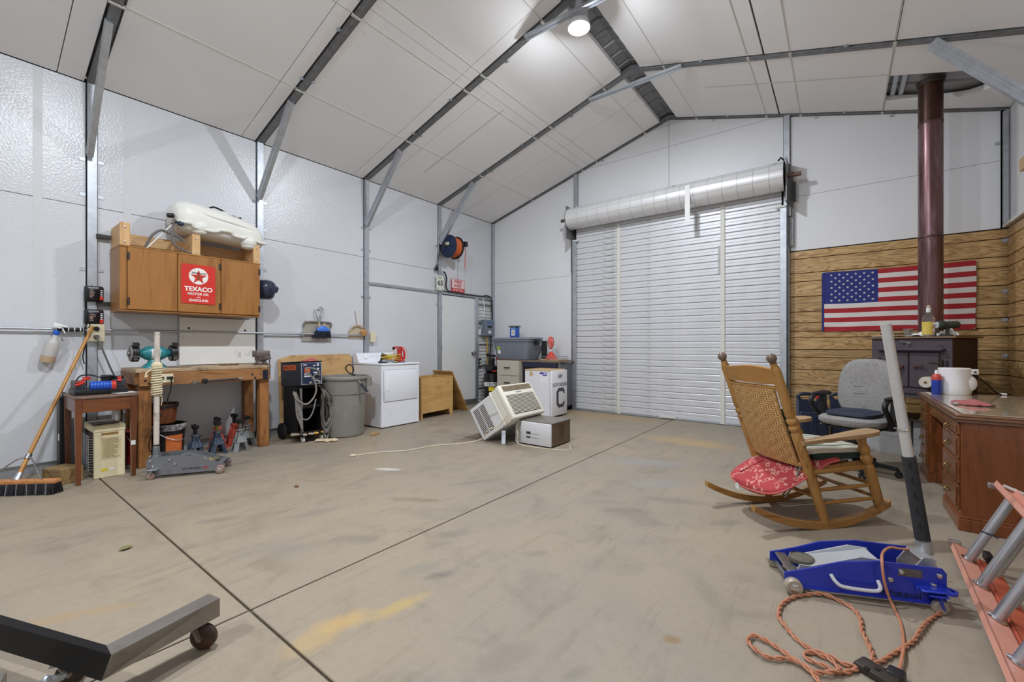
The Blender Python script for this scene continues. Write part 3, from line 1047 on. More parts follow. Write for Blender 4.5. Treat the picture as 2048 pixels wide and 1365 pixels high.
# ---------------------------------------------------------------- bench grinder
t = thing('bench_grinder', 'teal bench grinder with two wheels on the workbench', 'grinder', (-5.45, 1.255, .94))
M_teal = mat('teal_enamel', (44, 128, 134), .35, var=.08, coat=.2)
Mx = TR(0, 0, .145, -90, 0, 0)      # lathe axis along +Y
MB().lathe([(.032, -.125), (.038, -.105), (.062, -.07), (.07, -.045), (.07, .045), (.062, .07), (.038, .105), (.032, .125)], Mx, 28).build('motor', M_teal, t)
MB().lathe([(.0715, -.035), (.0715, .035)], Mx, 28, cap=False, a0=-40, a1=50).build('label_plate', mat('grinder_label', (206, 202, 196), .4), t)
MB().box((.067, .0, .135), (.008, .03, .026), 0, .002, M=None).build('warning_mark', mat('warning_mark_red', (190, 60, 44), .5), t)
for s in (-1, 1):
    g = MB()
    y0 = s * .125
    g.lathe([(.0, 0), (.078, 0), (.082, .006), (.082, .048), (.078, .054), (.0, .054)], TR(0, y0 - (0 if s > 0 else .054), .145, -90, 0, 0), 26)
    g.build('wheel_guard', M_blackp, t)
    MB().lathe([(.074, 0), (.074, .014)], TR(.004, y0 + s * .055 - .007, .145, -90, 0, 0), 26).build('grinding_wheel', mat('grinding_wheel_grey', (142, 138, 134), .8, var=.15, vs=40), t)
    MB().lathe([(.0, 0), (.03, 0), (.03, .006), (.014, .008), (.014, .018), (0, .018)], TR(.004, y0 + s * .062 - (0 if s > 0 else .018), .145, -90, 0, 0), 12).build('arbor_nut', M_steel, t)
    r = MB().box((.085, y0 + s * .03, .115), (.05, .05, .008), 0, .002)
    r.box((.06, y0 + s * .03, .10), (.02, .03, .04), 0, .003)
    r.build('tool_rest', M_steel, t)
    e_ = MB().box((.075, y0 + s * .028, .235), (.055, .05, .005), 0, .002, rot=(0, 35, 0)); e_.cyl((.03, y0 + s * .028, .22), (.06, y0 + s * .028, .245), .005)
    e_.build('eye_shield', M_dsteel, t)
b = MB(); b.loft([superring(0, 0, 0, .085, .10, 20, 4), superring(0, 0, .018, .078, .092, 20, 4), superring(0, 0, .05, .05, .055, 20, 3), superring(0, 0, .085, .04, .045, 20, 3)])
b.build('base', M_teal, t)
MB().box((.085, 0.02, .035), (.006, .024, .018), 0, .002).build('switch', M_red, t)
cp = smooth_path([(.02, -.04, .03), (.09, .03, .02), (.14, .08, .006), (.17, .13, .005), (.19, .19, .005), (.18, .25, .005)], 5)
MB().tube(cp, .0045, 6).build('power_cord', M_cable, t)

# ---------------------------------------------------------------- vise
t = thing('bench_vise', 'rusty grey bench vise bolted to the right end of the workbench', 'vise', (-5.32, 2.20, .94), 0)
M_vise = mat('vise_iron', (122, 112, 108), .55, .6, var=.2, vs=14, dirt=(104, 74, 60), dirt_amt=.3, ds=8)
b = MB().lathe([(.075, 0), (.078, .012), (.06, .02), (.05, .05)], None, 20); b.box((-.01, 0, .075), (.15, .08, .06), 0, .012, 2)
b.build('base', M_vise, t)
MB().box((-.04, 0, .125), (.05, .15, .075), 0, .012, 2).build('fixed_jaw', M_vise, t)
MB().box((.04, 0, .125), (.05, .15, .075), 0, .012, 2).build('sliding_jaw', M_vise, t)
MB().box((.08, 0, .08), (.16, .05, .05), 0, .008).build('slide', M_vise, t)
MB().box((-.075, 0, .12), (.04, .07, .04), 0, .012, 2).build('anvil', M_vise, t)
MB().cyl((.16, 0, .08), (.21, 0, .08), .02, n=14).build('screw_head', M_steel, t)
h_ = MB().cyl((.19, .01, -.09), (.19, .01, .115), .007, n=8); h_.ball((.19, .01, -.09), .012); h_.ball((.19, .01, .115), .012)
h_.build('handle', M_vise, t)

# rusty pull bar lying on the bench
t = tag(MB().tube(smooth_path([(0, -.10, .022), (.01, -.075, .008), (.02, 0, .007), (.0, .075, .008), (-.005, .10, .02)], 5), .008, 8).build('bent_iron_bar', mat('rusted_iron', (118, 92, 62), .65, .4, var=.3, vs=30)), 'bent rusty iron bar lying on the workbench top', 'bar')
t.location = (-5.40, 1.90, .94)

# white board leaning behind the bench
t = thing('white_board', 'white plastic sheet standing behind the workbench under the wall cabinet', 'board', (-5.762, 1.93, .945))
MB().bx(-.012, .0, -.385, .385, 0, .53, 0, .003).build('sheet', mat('white_plastic_sheet', (228, 227, 222), .35, var=.03, vs=4, dirt=(176, 172, 164), dirt_amt=.06, ds=5), t)
MB().bx(.0, .0015, .19, .225, .07, .14).build('sticker', mat('sticker_print', (200, 200, 198), .5, var=.5, vs=160), t)
for (y, z) in ((-.30, .41), (.27, .40)):
    MB().lathe([(.0, .004), (.012, .003), (.013, 0)], on_px(0, y, z), 10).build('bolt_head', M_dsteel, t)

# ---------------------------------------------------------------- wall cabinet
t = thing('wall_cabinet', 'honey coloured wooden wall cabinet with three doors above the workbench', 'cabinet', (-5.77, 1.6, 1.497))
Dx = .37
MB().bx(0, Dx - .005, -.615, .615, 0, .618, 0, .003).build('body', M_birch, t)
MB().bx(Dx - .005, Dx + .004, -.613, -.562, .01, .612, 0, .003).build('stile', M_birch, t)
for (y0, y1, hy) in ((-.56, -.175, -.555), (-.168, .212, .205), (.22, .612, .606)):
    d = MB().bx(Dx + .0, Dx + .019, y0, y1, .012, .606, 0, .004).build('door', M_birch, t)
    for z in (.09, .52):
        h_ = MB().bx(Dx + .019, Dx + .024, hy - .010, hy + .010, z - .035, z + .035, 0, .003)
        h_.cyl((Dx + .024, hy, z - .034), (Dx + .024, hy, z + .034), .006, n=8)
        h_.build('hinge', M_dsteel, d)
    wx = y1 - .06 if hy < y0 + .05 else y0 + .06
    wm = MB().bx(Dx + .0185, Dx + .0195, wx - .07, wx + .05, .015, .11)
    if hy < .3:
        pass
MB().bx(0, Dx + .019, -.62, .62, .606, .622, 0, .003).build('top_rail', M_birchY, t)
MB().bx(0, Dx + .01, -.618, .618, -.008, .004, 0, .003).build('bottom_panel', M_birchY, t)
for (y, w) in ((-.5775, .075), (-.01, .075), (.58, .07)):
    MB().bx(Dx - .02, Dx + .012, y - w / 2, y + w / 2, .60, .835, 0, .004).build('upright', M_pine, t)
    MB().bx(0, Dx - .02, y - w / 2 + .005, y - w / 2 + .04, .622, .83, 0, .003).build('upright_side', M_pine, t)
    for z in (.65, .79):
        MB().lathe([(.0, .008), (.008, .006), (.010, 0)], on_px(Dx + .012, y, z), 10).build('bolt_head', M_chrome, t)
MB().bx(0, .03, -.60, .61, .69, .80, 0, .003).build('back_rail', M_pineY, t)
for z in (.075, .735):
    s_ = MB().bx(-.02, .02, -.72, -.615, z - .02, z + .02)
    s_.bx(.02, .024, -.70, -.66, z - .01, z + .01); s_.bx(.02, .024, -.65, -.62, z - .01, z + .01)
    s_.build('mounting_strut', M_dsteel, t)
for (x_, y_) in ((Dx + .019, -.47), (Dx + .019, .11), (Dx + .019, .44)):
    MB().lathe([(.0, .006), (.006, .005), (.008, 0)], on_px(Dx + .012, y_, .612), 8).build('screw_head', M_chrome, t)

# sign on the middle door
t = thing('tin_sign', 'red square tin sign with a star on the wall cabinet door', 'sign', (-5.377, 1.607, 1.805))
MB().bx(0, .003, -.152, .152, -.205, .205, 0, .001).build('plate', mat('sign_red', (206, 52, 42), .35, var=.05), t)
M_sw = mat('sign_white', (236, 232, 224), .4)
M_sr = mat('sign_star_red', (196, 52, 36), .4)
M_sg = mat('sign_green', (40, 92, 62), .4)
MB().lathe([(.086, 0), (.086, .001)], on_px(.003, .0, .085), 36).build('roundel', M_sw, t)
star = []
for i in range(10):
    a = math.pi / 2 + i * math.pi / 5
    r = .078 if i % 2 == 0 else .031
    star.append((r * math.cos(a), r * math.sin(a)))
MB().prism(star, .001, .0018, on_px(.003, .0, .075)).build('star', M_sr, t)
tt = MB().bx(.0045, .0052, -.013, .013, .078, .086); tt.bx(.0045, .0052, -.005, .005, .05, .080); tt.build('letter_t', M_sg, t)
text('TEXACO', .135, .020, on_px(.0056, 0, .117), M_print, t, bold=.03)
text('TEXACO', .25, .05, on_px(.0036, 0, -.05), M_sw, t, bold=.04)
text('MOTOR OIL', .19, .026, on_px(.0036, 0, -.102), M_sw, t, bold=.03)
text('AND', .035, .012, on_px(.0036, 0, -.136), M_sw, t, bold=.03)
text('GASOLINE', .17, .026, on_px(.0036, 0, -.168), M_sw, t, bold=.03)
for y in (-.14, .14):
    for z in (-.193, .193):
        MB().lathe([(.0, .003), (.005, .002), (.006, 0)], on_px(.003, y, z), 8).build('nail', M_chrome, t)

# ---------------------------------------------------------------- sprayer tank on the cabinet rack
t = thing('sprayer_tank', 'milky white moulded plastic sprayer tank lying on top of the wall cabinet', 'tank', (-5.57, 1.85, 2.335))
M_tank = mat('milky_plastic', (228, 227, 219), .4, var=.03, vs=4, dirt=(196, 176, 130), dirt_amt=.04, ds=8)
def tank_ring(y, zc, hw, hh, e=2.8, fl=0.0):
    ring = []
    for i in range(28):
        a = 2 * math.pi * i / 28
        c, s_ = math.cos(a), math.sin(a)
        x = hw * math.copysign(abs(c) ** (2 / e), c)
        z = hh * math.copysign(abs(s_) ** (2 / e), s_)
        if s_ < 0:
            z *= .98
        ring.append((x, y, zc + z))
    return ring
secs = [(-.452, .19, .03, .03), (-.44, .19, .11, .10), (-.40, .185, .165, .15), (-.33, .18, .19, .172), (-.22, .17, .20, .18), (-.10, .16, .20, .175),
        (.02, .15, .20, .168), (.16, .135, .195, .16), (.28, .115, .19, .15), (.36, .095, .175, .13), (.41, .075, .145, .10), (.44, .06, .09, .055), (.45, .055, .03, .02)]
b = MB().loft([tank_ring(*s_) for s_ in secs])
for (y, z) in ((-.21, .09), (.26, .02)):           # moulded feet
    b.ball((.13, y, z), (.088, .09, .085), 18)
    b.ball((.13, y, z - .05), (.07, .075, .04), 18)
path = smooth_path([(.175, -.42, .10), (.195, -.30, .105), (.19, -.27, .07), (.195, -.10, .06), (.20, -.04, .085), (.20, .06, .082), (.195, .09, .055), (.195, .18, .045), (.19, .22, .06), (.18, .36, .03), (.16, .43, .03)], 4)
b.tube(path, .02, 8)
b.tube(smooth_path([(.17, -.28, .25), (.19, -.1, .215), (.19, .1, .19), (.17, .3, .16)], 4), .018, 8)
b.build('tank_body', M_tank, t)
h_ = MB().tube(smooth_path([(.03, -.11, .335), (.05, -.06, .36), (.05, .0, .35), (.05, .06, .325)], 5), [.010] * 16, 8)
h_.box((.03, -.115, .335), (.03, .03, .025), 0, .005)
h_.build('handle', M_blackp, t)
h_ = MB().cyl((.04, .10, .31), (.04, .20, .30), .006, n=8); h_.box((.04, .14, .305), (.02, .03, .018), 0, .004); h_.ball((.04, .21, .30), .014)
h_.build('lid_latch', M_blackp, t)
MB().lathe([(.0, .03), (.055, .028), (.06, 0)], TR(0.02, .04, .30, -8, 0, 0), 20).build('filler_cap', M_tank, t)
MB().lathe([(.02, 0), (.024, .01), (.024, .05), (.016, .06)], TR(.14, -.44, .16, 100, 0, 0), 12).build('outlet_fitting', M_blackp, t)
MB().lathe([(.03, 0), (.03, .02), (.02, .03)], TR(.17, -.395, .085, 0, 80, 0), 12).build('drain_cap', M_navyp, t)
# hose and spray wand
t = thing('spray_hose', 'grey rubber hose looping down from the sprayer tank into the cabinet rack', 'hose', (-5.45, 1.4, 2.12))
hp = smooth_path([(.0, -.22, .0), (.02, -.17, .13), (.03, -.10, .20), (.03, -.03, .185), (.02, .05, .16), (.02, .10, .12)], 6)
MB().tube(hp, .012, 8).build('hose_loop', M_cable, t)
hp = smooth_path([(.02, .015, .34), (.03, .0, .25), (.04, -.01, .14), (.05, .02, .06), (.05, .10, .02), (.05, .18, .0)], 6)
MB().tube(hp, .011, 8).build('hose_drop', M_cable, t)
t = thing('spray_wand', 'thin white spray wand leaning from the cabinet rack to the tank', 'wand', (-5.42, 1.24, 2.12))
MB().cyl((0, -.05, 0), (-.02, .17, .30), .007, n=8).build('tube', mat('wand_white', (216, 214, 206), .4), t)
MB().cyl((-.019, .155, .28), (-.022, .19, .325), .013, n=10).build('grip', M_blackp, t)

# ---------------------------------------------------------------- welding helmet on the cabinet side
t = thing('welding_helmet', 'dark blue welding helmet hanging beside the wall cabinet', 'helmet', (-5.52, 2.30, 1.72))
M_helm = mat('helmet_navy', (34, 40, 62), .3, coat=.4)
rings = []
for k, (z, r, fx) in enumerate([(.0, .06, .0), (.02, .085, .0), (.07, .105, .01), (.13, .115, .01), (.18, .112, .0), (.215, .09, -.01), (.235, .05, -.02)]):
    rings.append([(fx + r * 1.0 * math.cos(a), .035 + r * .95 * math.sin(a), z) for a in [2 * math.pi * i / 20 for i in range(20)]])
MB().loft(rings).build('shell', M_helm, t)
v_ = MB().box((.03, .13, .12), (.12, .05, .085), 0, .012, 2, rot=(-12, 0, -20)); v_.build('visor_frame', M_helm, t)
MB().box((.037, .155, .12), (.09, .012, .055), 0, .004, rot=(-12, 0, -20)).build('lens', mat('welding_glass', (22, 28, 30), .1), t)
MB().box((.085, .105, .07), (.006, .008, .06), 0, .002, rot=(20, 0, 0)).build('decal', M_wht, t)
MB().lathe([(.0, .016), (.016, .014), (.02, 0)], on_px(.105, .03, .15), 14).build('knob', M_blackp, t)
hb = MB().tube([(-.09, -.02, .10), (-.1, -.06, .14), (-.06, -.08, .2), (.0, -.075, .23), (.05, -.05, .21)], .008, 6); hb.build('headband', M_blackp, t)

# ---------------------------------------------------------------- conduit, boxes and what hangs there
t = struct(MB().cyl((XL + .045, -3.0, 1.315), (XL + .045, 3.85, 1.315), .0115, n=10).build('trim_10', M_galv))
for y in (-.6, .2, .62, 2.9):
    MB().bx(XL, XL + .06, y - .012, y + .012, 1.29, 1.34, 0, .004).build('pipe_clamp', M_galv, t)
t = thing('outlet_box', 'ivory outlet box on the steel post above the small table', 'outlet', (XL + .035, .875, 1.285))
MB().bx(0, .055, -.062, .062, -.085, .085, 0, .005).build('box', M_ivory, t)
for z in (.04, -.04):
    MB().lathe([(.0, .003), (.020, .002), (.022, 0)], on_px(.055, .0, z), 16).build('socket', M_print, t)
pg = MB().bx(.055, .09, -.016, .016, -.055, -.02, 0, .006); pg.build('plug', M_cable, t)
MB().bx(.055, .085, -.02, .018, .025, .055, 0, .006).build('plug', M_blackp, t)
cp = smooth_path([(.085, .0, -.04), (.10, .01, -.08), (.11, .04, -.18), (.09, .10, -.36), (.07, .16, -.50), (.08, .20, -.58), (.10, .23, -.66)], 6)
MB().tube(cp, .0075, 8).build('grey_cord', M_cable, t)
bl = MB().cyl((.012, -.26, .028), (.012, -.09, .028), .02, n=10); bl.build('cord_bundle', M_blackp, t)
for y in (-.23, -.19, -.15, -.11):
    MB().lathe([(.021, 0), (.022, .004), (.021, .008)], TR(.012, y, .028, -90, 0, 0), 10, cap=False).build('cable_tie', M_wht, t)
cp = smooth_path([(.03, -.08, .03), (.05, -.07, .10), (.03, -.075, .25), (.03, -.07, .40), (.04, -.03, .455)], 6)
cp2 = smooth_path([(.03, -.08, .02), (.04, -.075, -.1), (.03, -.09, -.22), (.02, -.08, -.3)], 6)
c_ = MB().tube(cp, .005, 6); c_.tube(cp2, .005, 6); c_.tube(smooth_path([(.03, -.08, .03), (.06, -.05, .06), (.05, -.05, .14), (.05, -.06, .21)], 5), .004, 6)
c_.build('charger_leads', M_blackp, t)

def charger(z, label, rd):
    t = thing('battery_charger', label, 'charger', (XL + .033, .862, z), 0, 'battery chargers on the post')
    MB().bx(0, .05, -.068, .068, -.075, .075, 0, .016, 3).build('case', M_blackp, t)
    MB().bx(.05, .062, -.05, .035, -.062, .045, 0, .006, 2).build('face_panel', mat('charger_face', (18, 18, 22), .25), t)
    MB().bx(.05, .066, -.045, .03, .045, .062, 0, .005).build('hanger_slot', mat('charger_grey', (150, 150, 160), .4), t)
    lb = MB()
    random.seed(int(z * 100))
    for i in range(5):
        w = random.uniform(.02, .045)
        lb.bx(.0622, .0627, -.035, -.035 + w, .02 - i * .014, .026 - i * .014)
    lb.build('printed_lines', mat('charger_print', (186, 150, 140), .5), t)
    lb = MB()
    for i in range(4):
        lb.bx(.0502, .0507, .042, .058, .03 - i * .017, .038 - i * .017)
    lb.build('indicator_marks', M_wht, t)
    MB().bx(.05, .0565, .035, .062, -.06, -.02 - rd, 0, .003).build('red_badge', mat('charger_red', (206, 48, 34), .4), t)
charger(1.662, 'upper black battery charger with red badge on the steel post', .005)
charger(1.436, 'lower black battery charger with red badge on the steel post', .0)

t = thing('spray_bottle', 'translucent white spray bottle hanging from the wall conduit', 'bottle', (XL + .085, .585, 1.335), rot=(0, 6, 0))
M_tl = mat('bottle_translucent', (214, 212, 206), .3, trans=.25, alpha=1)
Mb = TR(0, -.035, -.33, -12, 0, 0)
MB().lathe([(.03, 0), (.048, .006), (.05, .02), (.05, .17), (.042, .20), (.02, .235), (.017, .27)], Mb, 20).build('body', M_tl, t)
MB().lathe([(.0, .003), (.0485, .006), (.0505, .02), (.0505, .065)], Mb, 20, cap=False).build('residue', mat('brown_residue', (186, 160, 130), .5), t)
MB().lathe([(.020, .262), (.022, .27), (.022, .295), (.02, .30)], Mb, 14).build('collar', M_bluep, t)
h_ = MB().box((0, -.005, .345), (.03, .06, .045), 0, .01, 2, M=Mb); h_.box((0, .04, .35), (.02, .04, .02), 0, .005, M=Mb); h_.bar(Mb @ Vector((0, .03, .33)), Mb @ Vector((0, .055, .29)), .012, .008)
h_.build('spray_head', M_wht, t)

# ---------------------------------------------------------------- push broom
t = thing('push_broom', 'push broom with black bristles and wooden handle leaning on the white wall', 'broom', (-5.13, .32, 0))
hdir = Vector((.705, .655, 0)).normalized()
ang = math.degrees(math.atan2(hdir.y, hdir.x))
Mh = TR(0, 0, 0, 0, 0, ang)
MB().box((0, 0, .098), (.62, .065, .03), 0, .008, 2, M=Mh).build('head_block', M_pineY if False else wood('broom_block', (196, 132, 78), (160, 98, 52), 'X', .5), t)
br = MB()
random.seed(3)
for i in range(62):
    for j in range(6):
        x = -.300 + i * .6 / 61; y = -.028 + j * .0112
        fx = x * 1.04 + random.uniform(-.006, .006); fy = y * 1.5 + random.uniform(-.006, .006)
        br.add([Mh @ Vector(p) for p in ((x - .005, y - .004, .086), (x + .005, y - .004, .086), (x + .005, y + .004, .086), (x - .005, y + .004, .086),
               (fx - .004, fy - .003, .004), (fx + .004, fy - .003, .004), (fx + .004, fy + .003, .004), (fx - .004, fy + .003, .004))],
               [[0, 1, 5, 4], [1, 2, 6, 5], [2, 3, 7, 6], [3, 0, 4, 7], [4, 5, 6, 7]], i % 7 == 0)
o = br.build('bristles', [mat('bristle_black', (30, 30, 34), .6), mat('bristle_grey', (112, 112, 118), .6)], t)
o['kind'] = 'stuff'
p0 = Vector((-.012, .01, .105)); p1 = Vector((-5.715 + 5.13, .848 - .32, 1.345))
MB().cyl(p0, p1, .0145, .0135, n=12).build('handle', wood('broom_handle', (192, 138, 66), (160, 106, 44), 'Z', .4), t)
q = p0.lerp(p1, .13)
bc = MB()
for s in (-1, 1):
    e0 = Mh @ Vector((s * .19, .0, .112))
    mid = q.lerp(e0, .35) + Vector((0, 0, .03))
    bc.tube(smooth_path([q, mid, e0], 6), .0055, 8)
bc.cyl(q - (p1 - p0).normalized() * .02, q + (p1 - p0).normalized() * .02, .019, n=12)
bc.build('wire_brace', M_steel, t)
MB().lathe([(.024, 0), (.02, .03), (.016, .06)], frame(p0, p1), 12).build('ferrule', M_galv, t)

# ---------------------------------------------------------------- timber block
t = tag(MB().box((0, 0, .065), (.22, .16, .13), 0, .006).build('timber_block', wood('weathered_block', (150, 122, 78), (96, 72, 44), 'X', .7, 1.2, dirt=(88, 70, 46))), 'short weathered timber block on the floor beside the broom', 'block')
t.location = (-5.27, .60, 0); t.rotation_euler = (0, 0, RAD(25))

# ---------------------------------------------------------------- small table
t = thing('side_table', 'small dark brown wooden table with tapered legs by the left wall', 'table', (-5.28, .835, 0))
TX, TY = .285, .205
MB().bx(-TX, TX, -TY, TY, .715, .735, 0, .006).build('top', wood('table_top_worn', (128, 104, 88), (92, 70, 56), 'Y', .5, 1.0, dirt=(86, 66, 54)), t)
for (sx, sy) in ((1, -1), (1, 1), (-1, -1), (-1, 1)):
    x, y = sx * (TX - .03), sy * (TY - .03)
    def ring(z, h):
        return [(x - h, y - h, z), (x + h, y - h, z), (x + h, y + h, z), (x - h, y + h, z)]
    MB().loft([ring(0, .014), ring(.58, .022), ring(.715, .022)], sm=False).build('leg', M_maho, t)
MB().bx(TX - .03, TX - .012, -TY + .05, TY - .05, .60, .712, 0, .003).build('apron', M_mahoY, t)
MB().bx(-TX + .012, TX - .05, -TY + .012, -TY + .03, .60, .712, 0, .003).build('apron', M_maho, t)
MB().bx(-TX + .012, TX - .05, TY - .03, TY - .012, .60, .712, 0, .003).build('apron', M_maho, t)
MB().bx(TX - .007, TX - .0055, TY - .052, TY - .02, .28, .32).build('price_sticker', M_wht, t)
# tool tray with light
t = thing('tool_kit', 'black tray tool kit with bright blue cylinder and red clips on the small table', 'tool kit', (-5.28, .825, .735))
b = MB().bx(-.14, .14, -.175, .175, 0, .055, 0, .014, 2); b.build('tray', M_blackp, t)
MB().bx(-.12, .10, -.165, -.10, .05, .12, 0, .01, 2).build('side_wall', mat('tray_grey', (62, 64, 70), .45), t)
MB().bx(-.12, .10, .09, .165, .05, .125, 0, .01, 2).build('side_wall', mat('tray_grey', (62, 64, 70), .45), t)
MB().cyl((.115, -.075, .075), (.115, .06, .075), .04, n=20).build('blue_cylinder', M_bluep, t)
for y in (-.06, -.04, -.02, .0, .02, .04):
    MB().lathe([(.0405, 0), (.042, .003), (.0405, .006)], TR(.115, y, .075, -90, 0, 0), 20, cap=False).build('cylinder_ring', mat('deep_blue', (24, 60, 160), .4), t)
MB().cyl((.115, .06, .075), (.115, .09, .075), .041, n=20).build('red_end_cap', mat('signal_red', (214, 60, 48), .4), t)
for (x, y, z, r) in ((.10, -.135, .10, 25), (-.02, -.08, .13, 10), (.10, .12, .125, 80)):
    c = MB().box((x, y, z), (.03, .06, .02), 0, .005, rot=(20, 0, r)); c.box((x, y, z + .016), (.03, .05, .008), 0, .003, rot=(5, 0, r))
    c.build('red_clip', mat('signal_red', (214, 60, 48), .4), t)
b = MB().bx(-.08, -.02, .02, .10, .055, .16, 0, .01, 2); b.build('spare_battery', M_blackp, t)
cp = smooth_path([(.02, -.16, .10), (.0, -.12, .16), (-.05, -.05, .165), (-.03, .02, .14), (.03, .06, .15), (-.05, .10, .15)], 6)
MB().tube(cp, .006, 6).build('lead', M_blackp, t)
gr = MB()
for i in range(6):
    gr.bx(-.03, .07, .095 + i * .011, .10 + i * .011, .125, .15)
gr.build('vent_ribs', M_blackp, t)
t = tag(MB().grid(lambda u, v: (-.06 + .12 * u, -.08 + .16 * v, .004 + .01 * math.sin(3 * u + 2) * (v - .4) ** 2), 8, 8, thick=.001).build('paper_sheet', mat('paper_white', (232, 230, 226), .6)), 'loose white paper on the small table beside the tool kit', 'paper')
t.location = (-5.12, .975, .7365); t.rotation_euler = (0, 0, RAD(20))

# cream heater under the table
t = thing('gas_heater', 'cream enamel wall heater with wire guard stored under the small table', 'heater', (-5.14, .87, 0))
MB().bx(-.03, .0, -.10, .105, .0, .445, 0, .004).build('front_panel', M_cream, t)
MB().bx(-.38, -.03, -.085, .10, .02, .40, 0, .004).build('body', mat('heater_dark', (74, 58, 46), .6, var=.2), t)
MB().bx(-.40, .004, -.105, .11, .40, .462, 0, .008).build('top_cap', M_cream, t)
MB().bx(.0, .002, -.05, .06, .375, .395).build('slot_label', mat('heater_brown', (150, 112, 60), .5), t)
MB().bx(.0, .0015, -.055, .08, .16, .355).build('instruction_label', mat('label_tan', (212, 196, 152), .6), t)
lb = MB(); random.seed(5)
for i in range(20):
    w = random.uniform(.07, .115)
    lb.bx(.0016, .0020, -.045, -.045 + w, .34 - i * .0088, .3435 - i * .0088)
lb.build('printed_lines', mat('label_ink', (130, 116, 84), .7), t)
MB().bx(.0, .0015, -.055, -.01, .06, .08).build('yellow_tag', M_yel, t)
MB().bx(.0, .0015, .0, .03, .062, .082).build('white_tag', M_wht, t)
g = MB()
for i in range(14):
    z = .08 + i * .022
    g.tube([(-.36, -.088, z), (-.34, -.125, z), (-.06, -.125, z), (-.04, -.10, z)], .0022, 5)
for i in range(5):
    x = -.34 + i * .07
    g.tube([(x, -.125, .07), (x, -.125, .38)], .003, 5)
g.build('wire_guard', M_galv, t)
t = tag(MB().grid(lambda u, v: (-.10 + .2 * u, -.09 + .18 * v, .004 + .008 * math.sin(7 * u) * math.sin(5 * v)), 8, 8, thick=.002).build('leather_scrap', mat('dark_brown_leather', (86, 48, 32), .5, var=.3)), 'dark brown leather scrap lying on the cream heater under the table', 'scrap')
t.location = (-5.29, .86, .463)
t = thing('white_jug', 'white cylindrical container standing on the heater under the table', 'container', (-5.42, .965, .463))
MB().lathe([(.03, 0), (.032, .004), (.032, .085), (.028, .10)], None, 18).build('body', M_wht, t)
MB().lathe([(.0, .112), (.024, .112), (.026, .10)], None, 18).build('lid', M_wht, t)
t = thing('black_panel', 'tall black case standing on the floor behind the small table', 'case', (-5.685, .65, 0))
MB().bx(-.085, .085, -.035, .035, 0, .70, 0, .008).build('case', M_black, t)
MB().bx(.02, .08, -.0365, -.035, .30, .36).build('white_label', M_wht, t)
MB().tube([(-.04, 0, .70), (-.03, 0, .73), (.03, 0, .73), (.04, 0, .70)], .007, 6).build('carry_handle', M_blackp, t)
